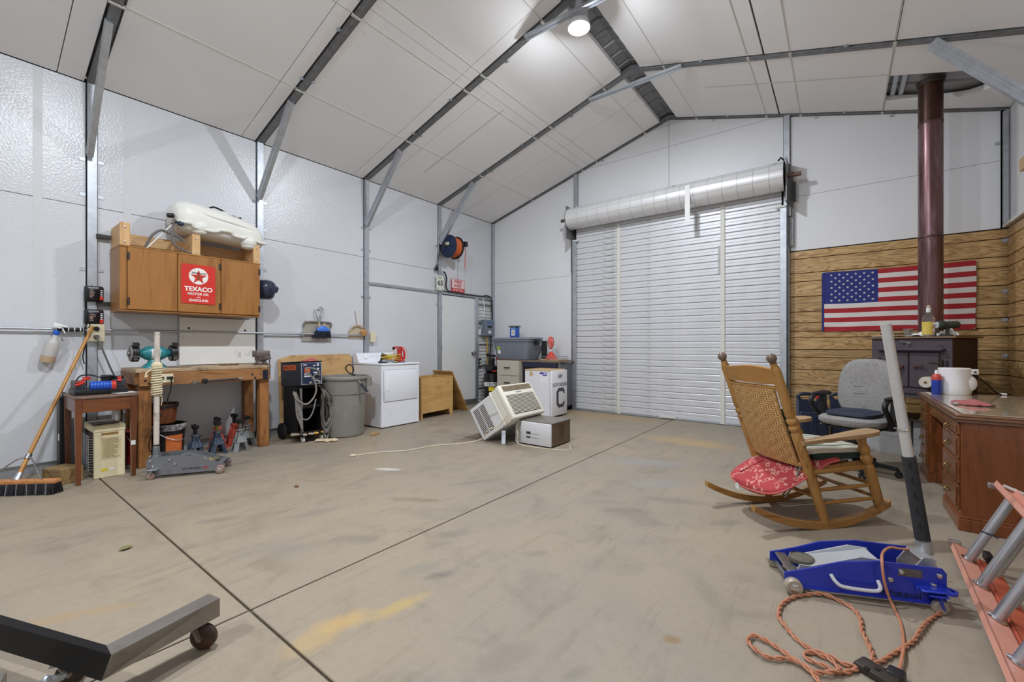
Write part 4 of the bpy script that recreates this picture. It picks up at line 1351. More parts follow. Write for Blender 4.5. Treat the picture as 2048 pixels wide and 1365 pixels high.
# ================================================================== floor jacks
def side_plate_poly(L, hr, hf):
    return [(0.0, .035), (0.0, hr - .02), (.015, hr), (.25 * L / .62, hr + .004), (.40 * L / .62, hr - .02), (.50 * L / .62, hf + .025), (L * .93, hf), (L, hf - .012),
            (L, .045), (L * .92, .035), (L * .45, .028)]
def floor_jack(name, label, loc, heading, L, W, hr, hf, m_body, m_arm, m_wheel, blue=False):
    t = thing(name, label, 'floor jack', loc, heading)
    poly = side_plate_poly(L, hr, hf)
    for s in (-1, 1):
        y = s * W / 2
        M = Matrix(((1, 0, 0, 0), (0, 0, -1, y + s * .004), (0, 1, 0, 0), (0, 0, 0, 1)))
        MB().prism(poly, -.004, .004, M).build('side_plate', m_body, t)
        # rolled bottom edge
        MB().bx(L * .08, L * .95, y - .002 * s, y + s * .016, .026, .034).build('bottom_flange', m_body, t)
        for (bx_, bz) in ((.03, hr - .03), (.05, hr - .075), (.17, hr - .03), (.21, hr - .07)):
            MB().lathe([(.0, .012), (.010, .010), (.012, .006), (.012, 0)], TR(bx_, y + s * .008, bz, -90 * s, 0, 0), 10).build('bolt', M_chrome, t)
        # rear caster
        cx = .055
        f = MB().box((cx, s * (W / 2 + .035), .085), (.07, .06, .006), 0, .002)
        for q in (-1, 1):
            f.bar((cx, s * (W / 2 + .035) + q * .018, .085), (cx - .015, s * (W / 2 + .035) + q * .018, .032), .03, .004)
        f.build('caster_fork', M_galv if not blue else m_body, t)
        MB().lathe([(.0, -.013), (.026, -.013), (.03, -.008), (.03, .008), (.026, .013), (.0, .013)], TR(cx - .015, s * (W / 2 + .035), .031, 90, 0, 0), 20).build('caster_wheel', m_wheel, t)
        # front wheel
        MB().lathe([(.0, -.02), (.033, -.02), (.037, -.014), (.037, .014), (.033, .02), (.0, .02)], TR(L - .03, s * (W / 2 + .028), .038, 90, 0, 0), 24).build('front_wheel', m_wheel, t)
        MB().lathe([(.0, .0), (.020, .0), (.020, .004), (.010, .008), (0, .008)], TR(L - .03, s * (W / 2 + .048), .038, -90 * s, 0, 0), 14).build('hub_cap', M_chrome, t)
    # lift arm
    a = MB()
    M = Matrix(((1, 0, 0, 0), (0, 0, -1, 0), (0, 1, 0, 0), (0, 0, 0, 1)))
    ap = [(.20, hr - .05), (.22, hr - .01), (.30, hr - .005), (L - .13, hf + .012), (L - .08, hf + .012), (L - .07, hf - .02), (L - .13, hf - .03), (.24, hr - .09)]
    for s in (-1, 1):
        MB().prism(ap, s * W * .30 - .005, s * W * .30 + .005, M).build('lift_arm', m_arm, t)
    pl = MB()
    pl.bar((.23, 0, hr - .012), (L - .12, 0, hf + .006), .006, W * .6, roll=90)
    pl.build('arm_web', m_arm, t)
    MB().lathe([(.0, .0), (.05, 0), (.054, .006), (.054, .022), (.046, .028), (.046, .024), (.0, .024)], TR(L - .11, 0, hf + .0), 24).build('saddle', mat('saddle_rubber', (98, 92, 82), .8, var=.2, vs=40), t)
    # cross tubes and hydraulic unit
    MB().cyl((L - .03, -W / 2, .038), (L - .03, W / 2, .038), .012, n=10).build('front_axle', M_steel, t)
    MB().box((L - .045, 0, hf - .012), (.05, W - .01, .012), 0, .004).build('front_plate', M_steel if blue else m_arm, t)
    MB().box((.15, 0, .085), (.16, W * .5, .08), 0, .012, 2).build('hydraulic_unit', M_dsteel, t)
    MB().cyl((.20, 0, .08), (L * .55, 0, .075), .018, n=12).build('ram', M_chrome, t)
    MB().cyl((.02, -W / 2 - .008, .09), (.02, W / 2 + .008, .09), .010, n=10).build('rear_pin', M_steel, t)
    return t

# grey jack by the workbench; its handle stands upright
M_jg = mat('jack_grey', (122, 124, 128), .4, .3, var=.06, vs=8, dirt=(98, 90, 80), dirt_amt=.12, ds=9)
M_jw = mat('jack_wheel_cream', (176, 160, 138), .5, var=.15, vs=20)
t = floor_jack('floor_jack', 'grey steel floor jack parked in front of the workbench', (-4.885, 1.105, 0), 58.5, .58, .20, .185, .095, M_jg, M_jg, mat('jack_wheel_rust', (150, 122, 112), .5, var=.2, vs=20))
text('PITTSBURGH', .14, .018, TR(.33, -.109, .062, 90, 0, 0), M_print, t, bold=.03)
text('PRO', .04, .018, TR(.435, -.109, .062, 90, 0, 0), M_red, t, bold=.03)
M_pole = mat('pole_chipped_white', (206, 196, 184), .5, var=.06, dirt=(84, 76, 70), dirt_amt=.35, ds=16)
hp0, hp1 = Vector((.035, .0, .14)), Vector((.03, .035, 1.285))
MB().box((.03, 0, .14), (.07, .09, .09), 0, .012, 2).build('handle_socket', M_jg, t)
MB().cyl(hp0, hp1, .0215, n=16).build('handle', M_pole, t)
MB().cyl(hp0.lerp(hp1, .03), hp0.lerp(hp1, .10), .026, n=16).build('handle_collar', M_jg, t)
MB().lathe([(.029, 0), (.031, .005), (.029, .012)], frame(hp0.lerp(hp1, .11), hp1), 16, cap=False).build('hose_clamp', M_dsteel, t)
M_wrap = mat('wrap_cream', (214, 202, 166), .8, var=.12, vs=30)
wr = MB()
random.seed(2)
pts = []
for i in range(120):
    f_ = i / 119
    c = hp0.lerp(hp1, .50 + .24 * f_)
    a = f_ * 2 * math.pi * 13
    rr = .027 + .009 * abs(math.sin(f_ * 9.0)) + random.uniform(0, .004)
    pts.append(c + Vector((rr * math.cos(a), rr * math.sin(a), 0)))
wr.tube(pts, .0085, 6)
c = hp0.lerp(hp1, .735)
wr.ball(c, (.042, .042, .038), 14)
wr.tube(smooth_path([hp0.lerp(hp1, .71) + Vector((-.02, -.02, 0)), hp0.lerp(hp1, .69) + Vector((-.05, -.055, -.0)), hp0.lerp(hp1, .65) + Vector((-.06, -.07, 0)), hp0.lerp(hp1, .66) + Vector((-.05, -.05, 0))], 5), .006, 6)
wr.tube(smooth_path([hp0.lerp(hp1, .51) + Vector((.02, .02, 0)), hp0.lerp(hp1, .47) + Vector((.03, .03, 0)), hp0.lerp(hp1, .42) + Vector((.02, .04, 0))], 5), .005, 6)
wr.build('cord_wrap', M_wrap, t)
MB().cyl((.03, -.12, .20), (.03, -.03, .165), .008, n=8).build('release_lever', M_chrome, t)
MB().grid(lambda u, v: (.40 + .09 * u, -.07 + .06 * v, .128 - .02 * u + .006 * math.sin(9 * u + 3 * v)), 8, 6, thick=.006).build('shop_rag', mat('tan_rag', (190, 160, 118), .8, var=.15), t)

# ================================================================== buckets under the bench
def bucket(name, label, loc, r0, r1, h, m, lidm, handle=True, cat='bucket'):
    t = thing(name, label, cat, loc)
    MB().lathe([(r0 - .01, 0), (r0, .006), (r0 + (r1 - r0) * .86, h * .84), (r1 + .008, h * .85), (r1 + .008, h * .885), (r1, h * .89), (r1, h * .935), (r1 + .010, h * .94), (r1 + .010, h * .985), (r1, h),
                (r1 - .008, h - .004), (r1 - .016, h * .85)], None, 30, cap=False).build('pail', m, t)
    MB().lathe([(.0, h * .90), (r1 - .014, h * .90)], None, 24).build('contents', lidm, t)
    if handle:
        pts = [((r1 + .012) * math.cos(a) * 1.0, (r1 + .012) * math.sin(a), h * .9 - .13 * math.sin(a - 0) * 1.0) for a in [math.pi * i / 16 - math.pi / 2 + math.pi / 2 for i in range(17)]]
        M = TR(0, 0, 0, 0, 0, -60)
        MB().tube([M @ Vector(p) for p in pts], .003, 6).build('bail_handle', M_galv, t)
    return t
M_bk = mat('bucket_black', (30, 28, 30), .4, var=.1, dirt=(206, 204, 200), dirt_amt=.0, ds=20)
M_rim = mat('bucket_paint_drips', (40, 38, 38), .5, dirt=(214, 212, 208), dirt_amt=.6, ds=18)
t = bucket('plastic_bucket', 'large black bucket with orange label and paint drips under the workbench', (-5.50, 1.375, 0), .128, .148, .365, M_bk, M_black)
MB().lathe([(.1395, .06), (.1475, .255)], None, 30, cap=False, a0=-20, a1=40).build('orange_label', mat('bucket_label_orange', (206, 112, 58), .5, var=.15, vs=14), t)
MB().lathe([(.159, .30), (.161, .34), (.1595, .362)], None, 30, cap=False).build('drip_rim', M_rim, t)
t = bucket('small_bucket', 'small brown bucket stacked on the large black bucket', (-5.52, 1.345, .366), .10, .118, .20, mat('bucket_brown', (112, 62, 36), .4, var=.2, vs=8), M_black, False)
MB().lathe([(.126, .165), (.128, .20), (.124, .205)], None, 26, cap=False).build('black_rim', M_black, t)
t = bucket('red_pail', 'red and white pail standing behind the left bench leg', (-5.51, 1.115, 0), .06, .068, .33, mat('pail_red', (150, 34, 34), .4, dirt=(214, 210, 204), dirt_amt=.25, ds=9), M_galv, True, 'pail')

# ================================================================== jack stands
def jack_stand(label, loc, rotz, h, m_base, m_post, m_saddle, grp):
    t = thing('jack_stand', label, 'jack stand', loc, rotz, grp)
    # pyramid base of four plate legs
    for i in range(4):
        a = math.pi / 4 + i * math.pi / 2
        M = TR(0, 0, 0, 0, 0, math.degrees(a))
        b = MB()
        lo = [(.088, -.026, .008), (.088, .026, .008), (.026, .024, h * .62), (.026, -.024, h * .62)]
        li = [(.078, -.024, .008), (.078, .024, .008), (.018, .022, h * .62), (.018, -.022, h * .62)]
        b.add([M @ Vector(p) for p in lo + li], [[0, 1, 2, 3], [7, 6, 5, 4], [0, 4, 5, 1], [1, 5, 6, 2], [2, 6, 7, 3], [3, 7, 4, 0]])
        b.add([M @ Vector(p) for p in ((.075, -.028, 0), (.104, -.028, 0), (.104, .028, 0), (.075, .028, 0), (.075, -.028, .009), (.104, -.028, .009), (.104, .028, .009), (.075, .028, .009))],
              [[0, 3, 2, 1], [4, 5, 6, 7], [0, 1, 5, 4], [1, 2, 6, 5], [2, 3, 7, 6], [3, 0, 4, 7]])
        b.build('base_leg', m_base, t)
    wv = MB()
    for i in range(4):
        M = TR(0, 0, 0, 0, 0, i * 90)
        wv.add([M @ Vector(p) for p in ((.058, -.052, .10), (.058, .052, .10), (.026, .022, h * .60), (.026, -.022, h * .60))], [[0, 1, 2, 3]])
    wv.build('base_web', m_base, t)
    MB().bx(-.03, .03, -.03, .03, h * .60, h * .70, 0, .004).build('neck', m_base, t)
    MB().bx(-.017, .017, -.014, .014, h * .45, h - .02, 0, .003).build('ratchet_post', m_post, t)
    tb = MB()
    for i in range(5):
        tb.bx(.017, .024, -.012, .012, h * .72 + i * .016, h * .72 + .009 + i * .016)
    tb.build('ratchet_teeth', m_post, t)
    sd_ = MB().prism([(-.045, 0), (-.05, .03), (-.028, .022), (0, .010), (.028, .022), (.05, .03), (.045, 0), (.02, -.012), (-.02, -.012)], -.022, .022, Matrix(((1, 0, 0, 0), (0, 0, -1, 0), (0, 1, 0, h - .03), (0, 0, 0, 1))))
    sd_.build('saddle', m_saddle, t)
    hd = MB().tube(smooth_path([(.02, -.03, h * .66), (.06, -.035, h * .67), (.075, .0, h * .68), (.06, .035, h * .67), (.03, .036, h * .66)], 4), .006, 8)
    hd.build('lever', M_dsteel if m_base is not M_jsr else m_base, t)
    return t
M_jsb = mat('stand_blue_grey', (70, 80, 98), .45, .2, var=.1)
M_jsr = mat('stand_red', (186, 78, 62), .45, .1, var=.1)
M_jsg = mat('stand_grey', (142, 144, 144), .45, .3, var=.1)
jack_stand('left blue jack stand with dark saddle under the workbench', (-5.37, 1.575, 0), 0, .33, M_jsb, M_blackp, M_blackp, 'jack stands under the workbench')
jack_stand('right blue jack stand with yellow marked post under the workbench', (-5.34, 1.765, 0), 0, .345, M_jsb, mat('stand_post_yellow', (120, 104, 48), .5, var=.3, vs=30), M_blackp, 'jack stands under the workbench')
jack_stand('left red jack stand behind the grey ones under the workbench', (-5.59, 1.85, 0), 0, .35, M_jsr, M_dsteel, M_blackp, 'jack stands under the workbench')
jack_stand('front grey jack stand beside the blue pair under the workbench', (-5.27, 1.96, 0), 0, .34, M_jsg, M_steel, M_blackp, 'jack stands under the workbench')
jack_stand('right red jack stand close to the far bench leg', (-5.65, 2.04, 0), 0, .36, M_jsr, M_dsteel, M_blackp, 'jack stands under the workbench')
jack_stand('right grey jack stand against the far bench leg', (-5.455, 2.10, 0), 0, .35, M_jsg, M_steel, M_blackp, 'jack stands under the workbench')

# ================================================================== hand brushes and dustpans on the wall
t = thing('dustpan', 'grey metal dustpan with hoop handle hung on the wall conduit', 'dustpan', (XL + .012, 3.115, 1.215))
M_pan = mat('dustpan_metal', (186, 182, 172), .4, .5, var=.12, vs=12)
poly = [(-.21, 0), (.215, 0), (.205, .22), (.185, .27), (-.165, .275), (-.19, .22)]
MB().prism(poly, 0, .003, on_px(.0, 0, 0)).build('pan', M_pan, t)
rim = MB().tube(smooth_path([(.012, -.19, .20), (.03, -.17, .265), (.03, 0, .275), (.03, .185, .265), (.012, .20, .20)], 6), .009, 6)
for i in range(18):
    y = -.17 + i * .0205
    rim.box((.02, y, .272), (.035, .006, .012))
rim.build('gathered_hood', mat('dustpan_hood', (132, 124, 114), .5, .5, var=.2, vs=30), t)
MB().tube(smooth_path([(.02, .0, .28), (.03, -.005, .33), (.03, -.03, .40), (.03, -.01, .465), (.03, .03, .48), (.03, .07, .455), (.03, .07, .41), (.03, .045, .35), (.02, .04, .28)], 5), .010, 8).build('hoop_handle', M_galv, t)
t = thing('hand_brush', 'blue hand brush with dark bristles tucked into the metal dustpan', 'brush', (XL + .07, 3.16, 1.26))
MB().loft([superring(0, .02, .10, .022, .10, 18, 3), superring(0, .02, .125, .026, .095, 18, 3), superring(0, .015, .155, .020, .055, 18, 2.4), superring(0, .01, .17, .012, .035, 18, 2.2)]).build('head', mat('brush_blue', (66, 120, 214), .4), t)
random.seed(4)
br = MB()
for i in range(40):
    for j in range(3):
        y = -.075 + i * .0048; x = -.015 + j * .014
        br.bar((x, y, .11), (x + random.uniform(-.008, .008), y * 1.35 - .02 + random.uniform(-.01, .01), .0 + random.uniform(0, .012)), .005, .005)
o = br.build('bristles', mat('bristle_dark', (34, 38, 56), .6), t); o['kind'] = 'stuff'
hdl = MB().bar((0, -.03, .15), (.0, -.045, .22), .018, .012); hdl.bar((0, .03, .15), (0, .035, .21), .018, .012); hdl.build('handle', mat('tan_wood', (206, 182, 146), .5), t)
t = thing('small_dustpan', 'small tan dustpan with white handle hung beside the post', 'dustpan', (XL + .012, 3.74, 1.265))
MB().prism([(-.14, 0), (.11, 0), (.115, .02), (.10, .17), (.0, .20), (-.09, .18), (-.13, .10)], 0, .004, on_px(0, 0, 0)).build('pan', mat('dustpan_tan', (196, 180, 150), .5, var=.1), t)
MB().tube(smooth_path([(.01, -.13, .10), (.04, -.09, .175), (.04, 0, .20), (.04, .09, .175)], 5), .010, 6).build('hood', mat('dustpan_tan', (196, 180, 150), .5, var=.1), t)
MB().bar((.02, .02, .19), (.02, -.02, .44), .03, .012, 0, .004).build('handle', mat('handle_white_worn', (222, 218, 210), .5), t)
MB().box((.05, .09, .09), (.04, .10, .10), 0, .02, 2, rot=(20, 0, 0)).build('brush_head', wood('brush_wood', (196, 144, 86), (150, 98, 52), 'Y', .5), t)
t = thing('switch_box', 'ivory switch box on the steel post above the dryer', 'outlet', (XL + .03, 3.99, 1.285))
MB().bx(0, .05, -.045, .045, -.075, .075, 0, .006).build('box', M_ivory, t)
MB().bx(.05, .056, -.012, .012, -.02, .02, 0, .003).build('toggle', M_ivory, t)

# ================================================================== plywood sheet behind the welder
t = tag(MB().prism([(-.53, 0), (.52, 0), (.535, .985), (.50, 1.04), (-.35, 1.035), (-.515, .985)], -.006, .006, on_px(0, 0, 0) @ TR(0, 0, 0, -6, 0, 0)).build('plywood_sheet', wood('plywood_sheet_tan', (206, 166, 112), (182, 138, 84), 'Y', .55, .4, streak=6, bm=.02, dirt=(150, 98, 52))), 'tan plywood sheet leaning on the wall behind the welder', 'board')
t.location = (-5.66, 3.10, 0)

# ================================================================== welder on its cart
t = thing('welding_cart', 'black steel welding cart on small casters beside the trash can', 'cart', (-5.28, 2.685, 0))
M_ck = mat('cart_black', (30, 30, 33), .45, .3, var=.15, dirt=(78, 64, 52), dirt_amt=.12, ds=10)
W2, D2 = .145, .225
b = MB().bx(-D2, D2, -W2, W2, .075, .083); b.bx(D2 - .006, D2, -W2, W2, .075, .135); b.bx(-D2, D2, -W2, -W2 + .006, .075, .135); b.bx(-D2, D2, W2 - .006, W2, .075, .135)
b.build('bottom_tray', M_ck, t)
b = MB().bx(-D2, D2 - .04, -W2, W2, .40, .408); b.bx(D2 - .046, D2 - .04, -W2, W2, .40, .445)
b.build('middle_shelf', M_ck, t)
MB().bx(-D2, D2 - .03, -W2, W2, .655, .665).build('top_shelf', M_ck, t)
MB().bx(-D2, -D2 + .006, -W2, W2, .08, .665).build('back_panel', M_ck, t)
for s in (-1, 1):
    MB().bar((D2 - .01, s * (W2 - .008), .10), (D2 - .045, s * (W2 - .008), .655), .022, .022).build('front_upright', M_galvd, t)
    MB().bx(-D2, D2 - .10, s * W2 - .003, s * W2 + .003, .08, .665).build('side_panel', M_ck, t)
    f = MB().box((D2 - .045, s * (W2 - .03), .068), (.045, .04, .006)); f.bar((D2 - .045, s * (W2 - .03) - .016, .068), (D2 - .03, s * (W2 - .03) - .016, .03), .02, .003); f.bar((D2 - .045, s * (W2 - .03) + .016, .068), (D2 - .03, s * (W2 - .03) + .016, .03), .02, .003)
    cw = f.build('caster_fork', M_galv, t)
    MB().lathe([(0, -.012), (.026, -.012), (.03, -.006), (.03, .006), (.026, .012), (0, .012)], TR(D2 - .03, s * (W2 - .03), .03, 90, 0, 0), 18).build('caster_wheel', mat('caster_pale', (196, 190, 180), .5), t)
    MB().lathe([(0, -.02), (.085, -.02), (.10, -.012), (.10, .012), (.085, .02), (0, .02)], TR(-D2 + .01, s * (W2 + .025), .10, 90, 0, 0), 24).build('rear_wheel', M_rubber, t)
t = thing('welder', 'black wire welder with blue control panel on the welding cart', 'welder', (-5.28, 2.66, .667), rot=(0, -3, 0))
b = MB().bx(-.27, .225, -.135, .135, .0, .285, 0, .008); b.build('case', mat('welder_case', (40, 44, 56), .35, var=.06), t)
MB().bx(-.275, .235, -.138, .138, .285, .295, 0, .004).build('lid', M_ck, t)
MB().bx(.225, .231, -.128, .128, .012, .278, 0, .004).build('control_panel', mat('welder_panel_navy', (42, 50, 78), .35), t)
fr_ = MB(); fr_.tube([(.233, -.122, .018), (.233, .122, .018), (.233, .122, .272), (.233, -.122, .272)], .003, 4, closed=True)
fr_.build('panel_border', M_wht, t)
MB().bx(.231, .233, -.085, -.02, .16, .22).build('orange_badge', M_orange, t)
MB().bx(.231, .233, .005, .04, .19, .215).build('green_badge', mat('badge_green', (54, 128, 92), .5), t)
for (y0, z0, w, h) in ((-.09, .135, .07, .014), (-.09, .105, .075, .02), (.02, .15, .05, .012), (.02, .235, .03, .012), (.07, .235, .02, .03), (-.10, .245, .04, .01), (.07, .19, .02, .02), (.03, .055, .06, .008)):
    MB().bx(.231, .2325, y0, y0 + w, z0, z0 + h).build('panel_print', M_wht, t)
MB().lathe([(.0, .0), (.036, .0), (.036, .002)], on_px(.231, .055, .105), 20).build('dial_ring', M_wht, t)
MB().lathe([(.028, .0), (.026, .018), (.02, .02), (0, .02)], on_px(.233, .055, .105), 18).build('dial_knob', M_blackp, t)
for y in (-.02, .09):
    MB().lathe([(.018, 0), (.018, .014), (.010, .016), (.010, .03), (0, .03)], on_px(.231, y, .035), 14).build('cable_socket', M_chrome, t)
MB().bx(-.20, .12, -.1372, -.1352, .195, .255).build('side_badge', M_orange, t)
text('WELDING', .29, .034, TR(-.04, -.1376, .225, 90, 0, 0), M_print, t)
# cables of the welder
t2 = thing('welding_cables', 'grey welding cables looped over both sides of the welding cart', 'cable', (-5.05, 2.66, .64))
M_wc = mat('welding_cable_grey', (134, 128, 122), .5, var=.1, vs=30)
MB().tube(smooth_path([(.03, .08, .16), (.05, .05, .22), (.06, -.05, .255), (.06, -.10, .24), (.055, .0, .10), (.06, .02, -.02), (.05, -.02, -.12), (.05, -.10, -.17), (.04, -.20, -.11), (.02, -.23, -.03)], 6), .0105, 8).build('torch_cable', M_wc, t2)
for i in range(4):
    z = -.30 - .04 * i
    MB().tube(smooth_path([(.02, -.23, -.02), (.03, -.20, -.12), (.03 + .01 * i, -.19 + .012 * i, -.22), (.03, -.15, z - .02), (.04, -.08 - .02 * i, z - .055), (.05, -.02, z + .02), (.055, .02, -.12)] if i == 0 else
                          [(.02, -.235 + .01 * i, -.02), (.02, -.225 + .02 * i, -.14), (.025, -.215 + .02 * i, z + .05), (.03, -.17 + .01 * i, z - .03), (.03, -.14, z + .05), (.025, -.19, -.12), (.02, -.23, -.01)], 6), .008, 7).build('cable_loop', M_wc, t2)
random.seed(8)
for i in range(9):
    o_ = random.uniform(-.012, .012)
    zz = -.42 - .035 * i * .7
    MB().tube(smooth_path([(.01 - .02 * (i % 3), .10, .03), (.02, .15 + o_, -.02), (-.02 + .02 * (i % 4), .205 + .012 * (i % 4), -.18), (-.03 + .02 * (i % 3), .235 + .008 * (i % 5), -.32), (.0, .215 + o_, zz + .06), (.02, .16, zz), (.03 - .01 * i % 3, .14, -.30), (.02, .145, -.10), (-.02, .12, .0)], 6), .007, 7).build('cable_loop', M_wc if i % 3 else M_blackp, t2)
# things lying on the cart
def crumpled(name, label, cat, loc, a, b_, h, m, seed, rotz=0, th=.004):
    random.seed(seed)
    ph = [random.uniform(0, 6.28) for _ in range(6)]
    def fn(u, v):
        x, y = (u - .5), (v - .5)
        e_ = 1 - .35 * (abs(x) * 2) ** 3 * (abs(y) * 2) ** 3
        r = math.sqrt(x * x + y * y)
        z = h * (.55 + .25 * math.sin(9 * x + ph[0]) * math.cos(7 * y + ph[1]) + .2 * math.sin(15 * (x + y) + ph[2])) * max(0.0, 1 - (2.0 * r) ** 2 * .62) + .004
        return (a * x * e_ + .02 * math.sin(8 * y + ph[3]) * a, b_ * y * e_ + .05 * math.sin(7 * x + ph[4]) * b_, max(.003, z))
    o = MB().grid(fn, 22, 22, thick=th).build(name, m)
    tag(o, label, cat)
    o.location = loc; o.rotation_euler = (0, 0, RAD(rotz))
    return o
M_rag = mat('shop_rag_red', (176, 84, 84), .85, var=.15, vs=25)
crumpled('shop_rag', 'crumpled red shop rag on top of the welder', 'rag', (-5.17, 2.70, .962), .16, .19, .05, M_rag, 11)
crumpled('shop_rag', 'red rag on the middle shelf of the welding cart', 'rag', (-5.17, 2.60, .409), .12, .10, .055, M_rag, 12)
def glove(label, loc, rotz, m, name='work_glove'):
    t = thing(name, label, 'glove', loc, rotz)
    MB().loft([[(x, y * s, z) for (y, z) in ((-.05, .012), (-.03, .004), (.03, .004), (.05, .012), (.03, .028), (-.03, .028))] for x, s in ((-.14, 1.1), (-.06, .9), (.0, .95), (.04, .85))]).build('palm', m, t)
    for i, (y, L) in enumerate(((-.034, .07), (-.012, .085), (.012, .08), (.033, .06))):
        MB().tube([(.03, y, .016), (.03 + L * .6, y * 1.1, .02), (.03 + L, y * 1.15, .013)], [.013, .013, .010], 8).build('finger', m, t)
    MB().tube([(-.03, -.045, .016), (.01, -.075, .018), (.035, -.08, .014)], [.015, .014, .011], 8).build('thumb', m, t)
    return t
glove('yellow leather work glove on the bottom tray of the welding cart', (-5.12, 2.72, .084), 75, mat('glove_yellow', (206, 160, 66), .8, var=.12))
glove('dirty white work glove at the left of the bottom tray of the welding cart', (-5.12, 2.60, .084), 60, mat('glove_dirty', (176, 160, 140), .85, var=.2))
glove('pale work glove lying on the floor in front of the welding cart', (-4.93, 2.80, 0), 40, mat('glove_pale', (206, 188, 156), .85, var=.15))

# ================================================================== trash can
t = thing('trash_can', 'large round grey plastic trash can beside the dryer', 'trash can', (-5.145, 3.14, 0))
M_can = mat('can_grey', (132, 130, 122), .55, var=.07, vs=6, dirt=(170, 158, 138), dirt_amt=.15, ds=3)
MB().lathe([(.22, 0), (.238, .012), (.243, .04), (.268, .54), (.278, .545), (.285, .60), (.292, .72), (.307, .725), (.312, .735), (.312, .758), (.304, .768), (.292, .766), (.284, .72), (.258, .5), (.232, .03), (0, .025)], None, 40, cap=False).build('barrel', M_can, t)
for a in (48, 228):
    M = TR(0, 0, 0, 0, 0, a)
    h_ = MB().box((.315, 0, .66), (.04, .15, .014), 0, .004, M=M)
    for s in (-1, 1):
        h_.box((.312, s * .072, .69), (.05, .012, .11), 0, .004, M=M)
    h_.box((.335, 0, .69), (.012, .15, .03), 0, .004, M=M)
    h_.build('side_handle', M_can, t)
t = thing('strap_wrench', 'long handled strap wrench hooked over the rim of the trash can', 'wrench', (-4.835, 3.16, .77))
p0, p1 = Vector((-.04, -.05, .02)), Vector((.045, .09, -.20))
MB().cyl(p0, p0.lerp(p1, .52), .009, n=10).build('shaft', M_chrome, t)
MB().cyl(p0.lerp(p1, .50), p1, .016, .015, n=12).build('grip', mat('grip_navy', (50, 54, 66), .6), t)
lp = smooth_path([p0, p0 + Vector((-.04, -.05, .03)), p0 + Vector((-.05, -.085, .09)), p0 + Vector((-.02, -.06, .13)), p0 + Vector((.0, -.02, .11)), p0 + Vector((-.005, -.005, .05)), p0 + Vector((-.02, -.03, .0))], 6)
MB().tube(lp, .009, 8).build('strap_loop', mat('strap_rust', (76, 64, 58), .6, .4), t)
MB().box(p0, (.03, .04, .02), 0, .005).build('strap_head', M_dsteel, t)

# ================================================================== dryer
t = thing('clothes_dryer', 'white front loading clothes dryer against the left wall', 'dryer', (-5.40, 3.985, 0))
M_enam = mat('white_enamel', (230, 232, 238), .22, coat=.3, var=.01)
MB().bx(-.34, .345, -.335, .335, .012, .875, 0, .006).build('cabinet', M_enam, t)
MB().bx(-.345, .355, -.34, .34, .878, .91, 0, .012, 2).build('top_panel', M_enam, t)
c_ = MB().prism([(-.345, .91), (-.20, .91), (-.27, 1.045), (-.345, 1.05)], -.335, .335, Matrix(((1, 0, 0, 0), (0, 0, -1, 0), (0, 1, 0, 0), (0, 0, 0, 1))))
c_.build('control_console', M_enam, t)
Mc = frame((-.235, 0, .978), (-.235 + .9, 0, .978 + .46))
for y in (-.2, .2):
    k_ = MB().lathe([(.03, 0), (.028, .02), (.02, .024), (0, .024)], frame((-.236, y, .98), (-.236 + .87, y, .98 + .47)), 16)
    k_.build('control_knob', M_wht, t)
for i in range(7):
    MB().box((-.222, -.12 + i * .035, 1.0), (.002, .02, .003), rot=(0, -28, 0)).build('console_print', M_grey, t)
M_seam = mat('door_seam_grey', (118, 122, 132), .5)
dp = MB().prism([(-.285, .365), (.285, .365), (.30, .38), (.30, .80), (.285, .815), (-.285, .815), (-.30, .80), (-.30, .38)], 0, .004, on_px(.343, 0, 0))
dp.build('door_seam', M_seam, t)
d_ = MB().bx(.340, .357, -.296, .296, .369, .811, 0, .008, 2).build('door', M_enam, t)
MB().loft([superring(-.235, .60, .357, .02, .085, 16, 3, 'X'), superring(-.235, .60, .362, .024, .09, 16, 3, 'X'), superring(-.235, .60, .366, .012, .07, 16, 3, 'X')]).build('door_pull', M_wht, d_)
MB().bx(.345, .3455, -.30, .30, .02, .36).build('lower_panel', M_enam, t)
for (x, y) in ((.3, -.3), (.3, .3), (-.3, -.3), (-.3, .3)):
    MB().cyl((x, y, 0), (x, y, .014), .02, n=10).build('foot', M_rubber, t)
# clutter on the dryer
t = thing('red_power_tool', 'red power tool standing on its handle on top of the dryer', 'power tool', (-5.16, 4.04, .91), 25)
M_rt = mat('tool_red', (188, 40, 44), .4, var=.08)
MB().loft([superring(0, 0, 0, .07, .06, 18, 3), superring(0, 0, .03, .065, .055, 18, 3), superring(0, .0, .10, .035, .032, 18, 3), superring(0, 0, .18, .032, .03, 18, 3), superring(-.005, 0, .20, .04, .03, 18, 3)]).build('body', M_rt, t)
MB().tube(smooth_path([(.05, 0, .02), (.075, 0, .08), (.07, 0, .16), (.03, 0, .215), (-.05, 0, .22), (-.085, 0, .21)], 5), .016, 10).build('handle', M_rt, t)
MB().cyl((-.08, 0, .21), (-.105, 0, .205), .022, n=12).build('nozzle', M_blackp, t)
MB().bx(-.08, .08, -.065, .065, .0, .012, 0, .005).build('base_plate', mat('tool_blue_grey', (104, 128, 156), .5), t)
t = thing('tangled_cord', 'tangled yellow extension cord heaped on the dryer', 'cord', (-5.15, 3.88, .912))
random.seed(21)
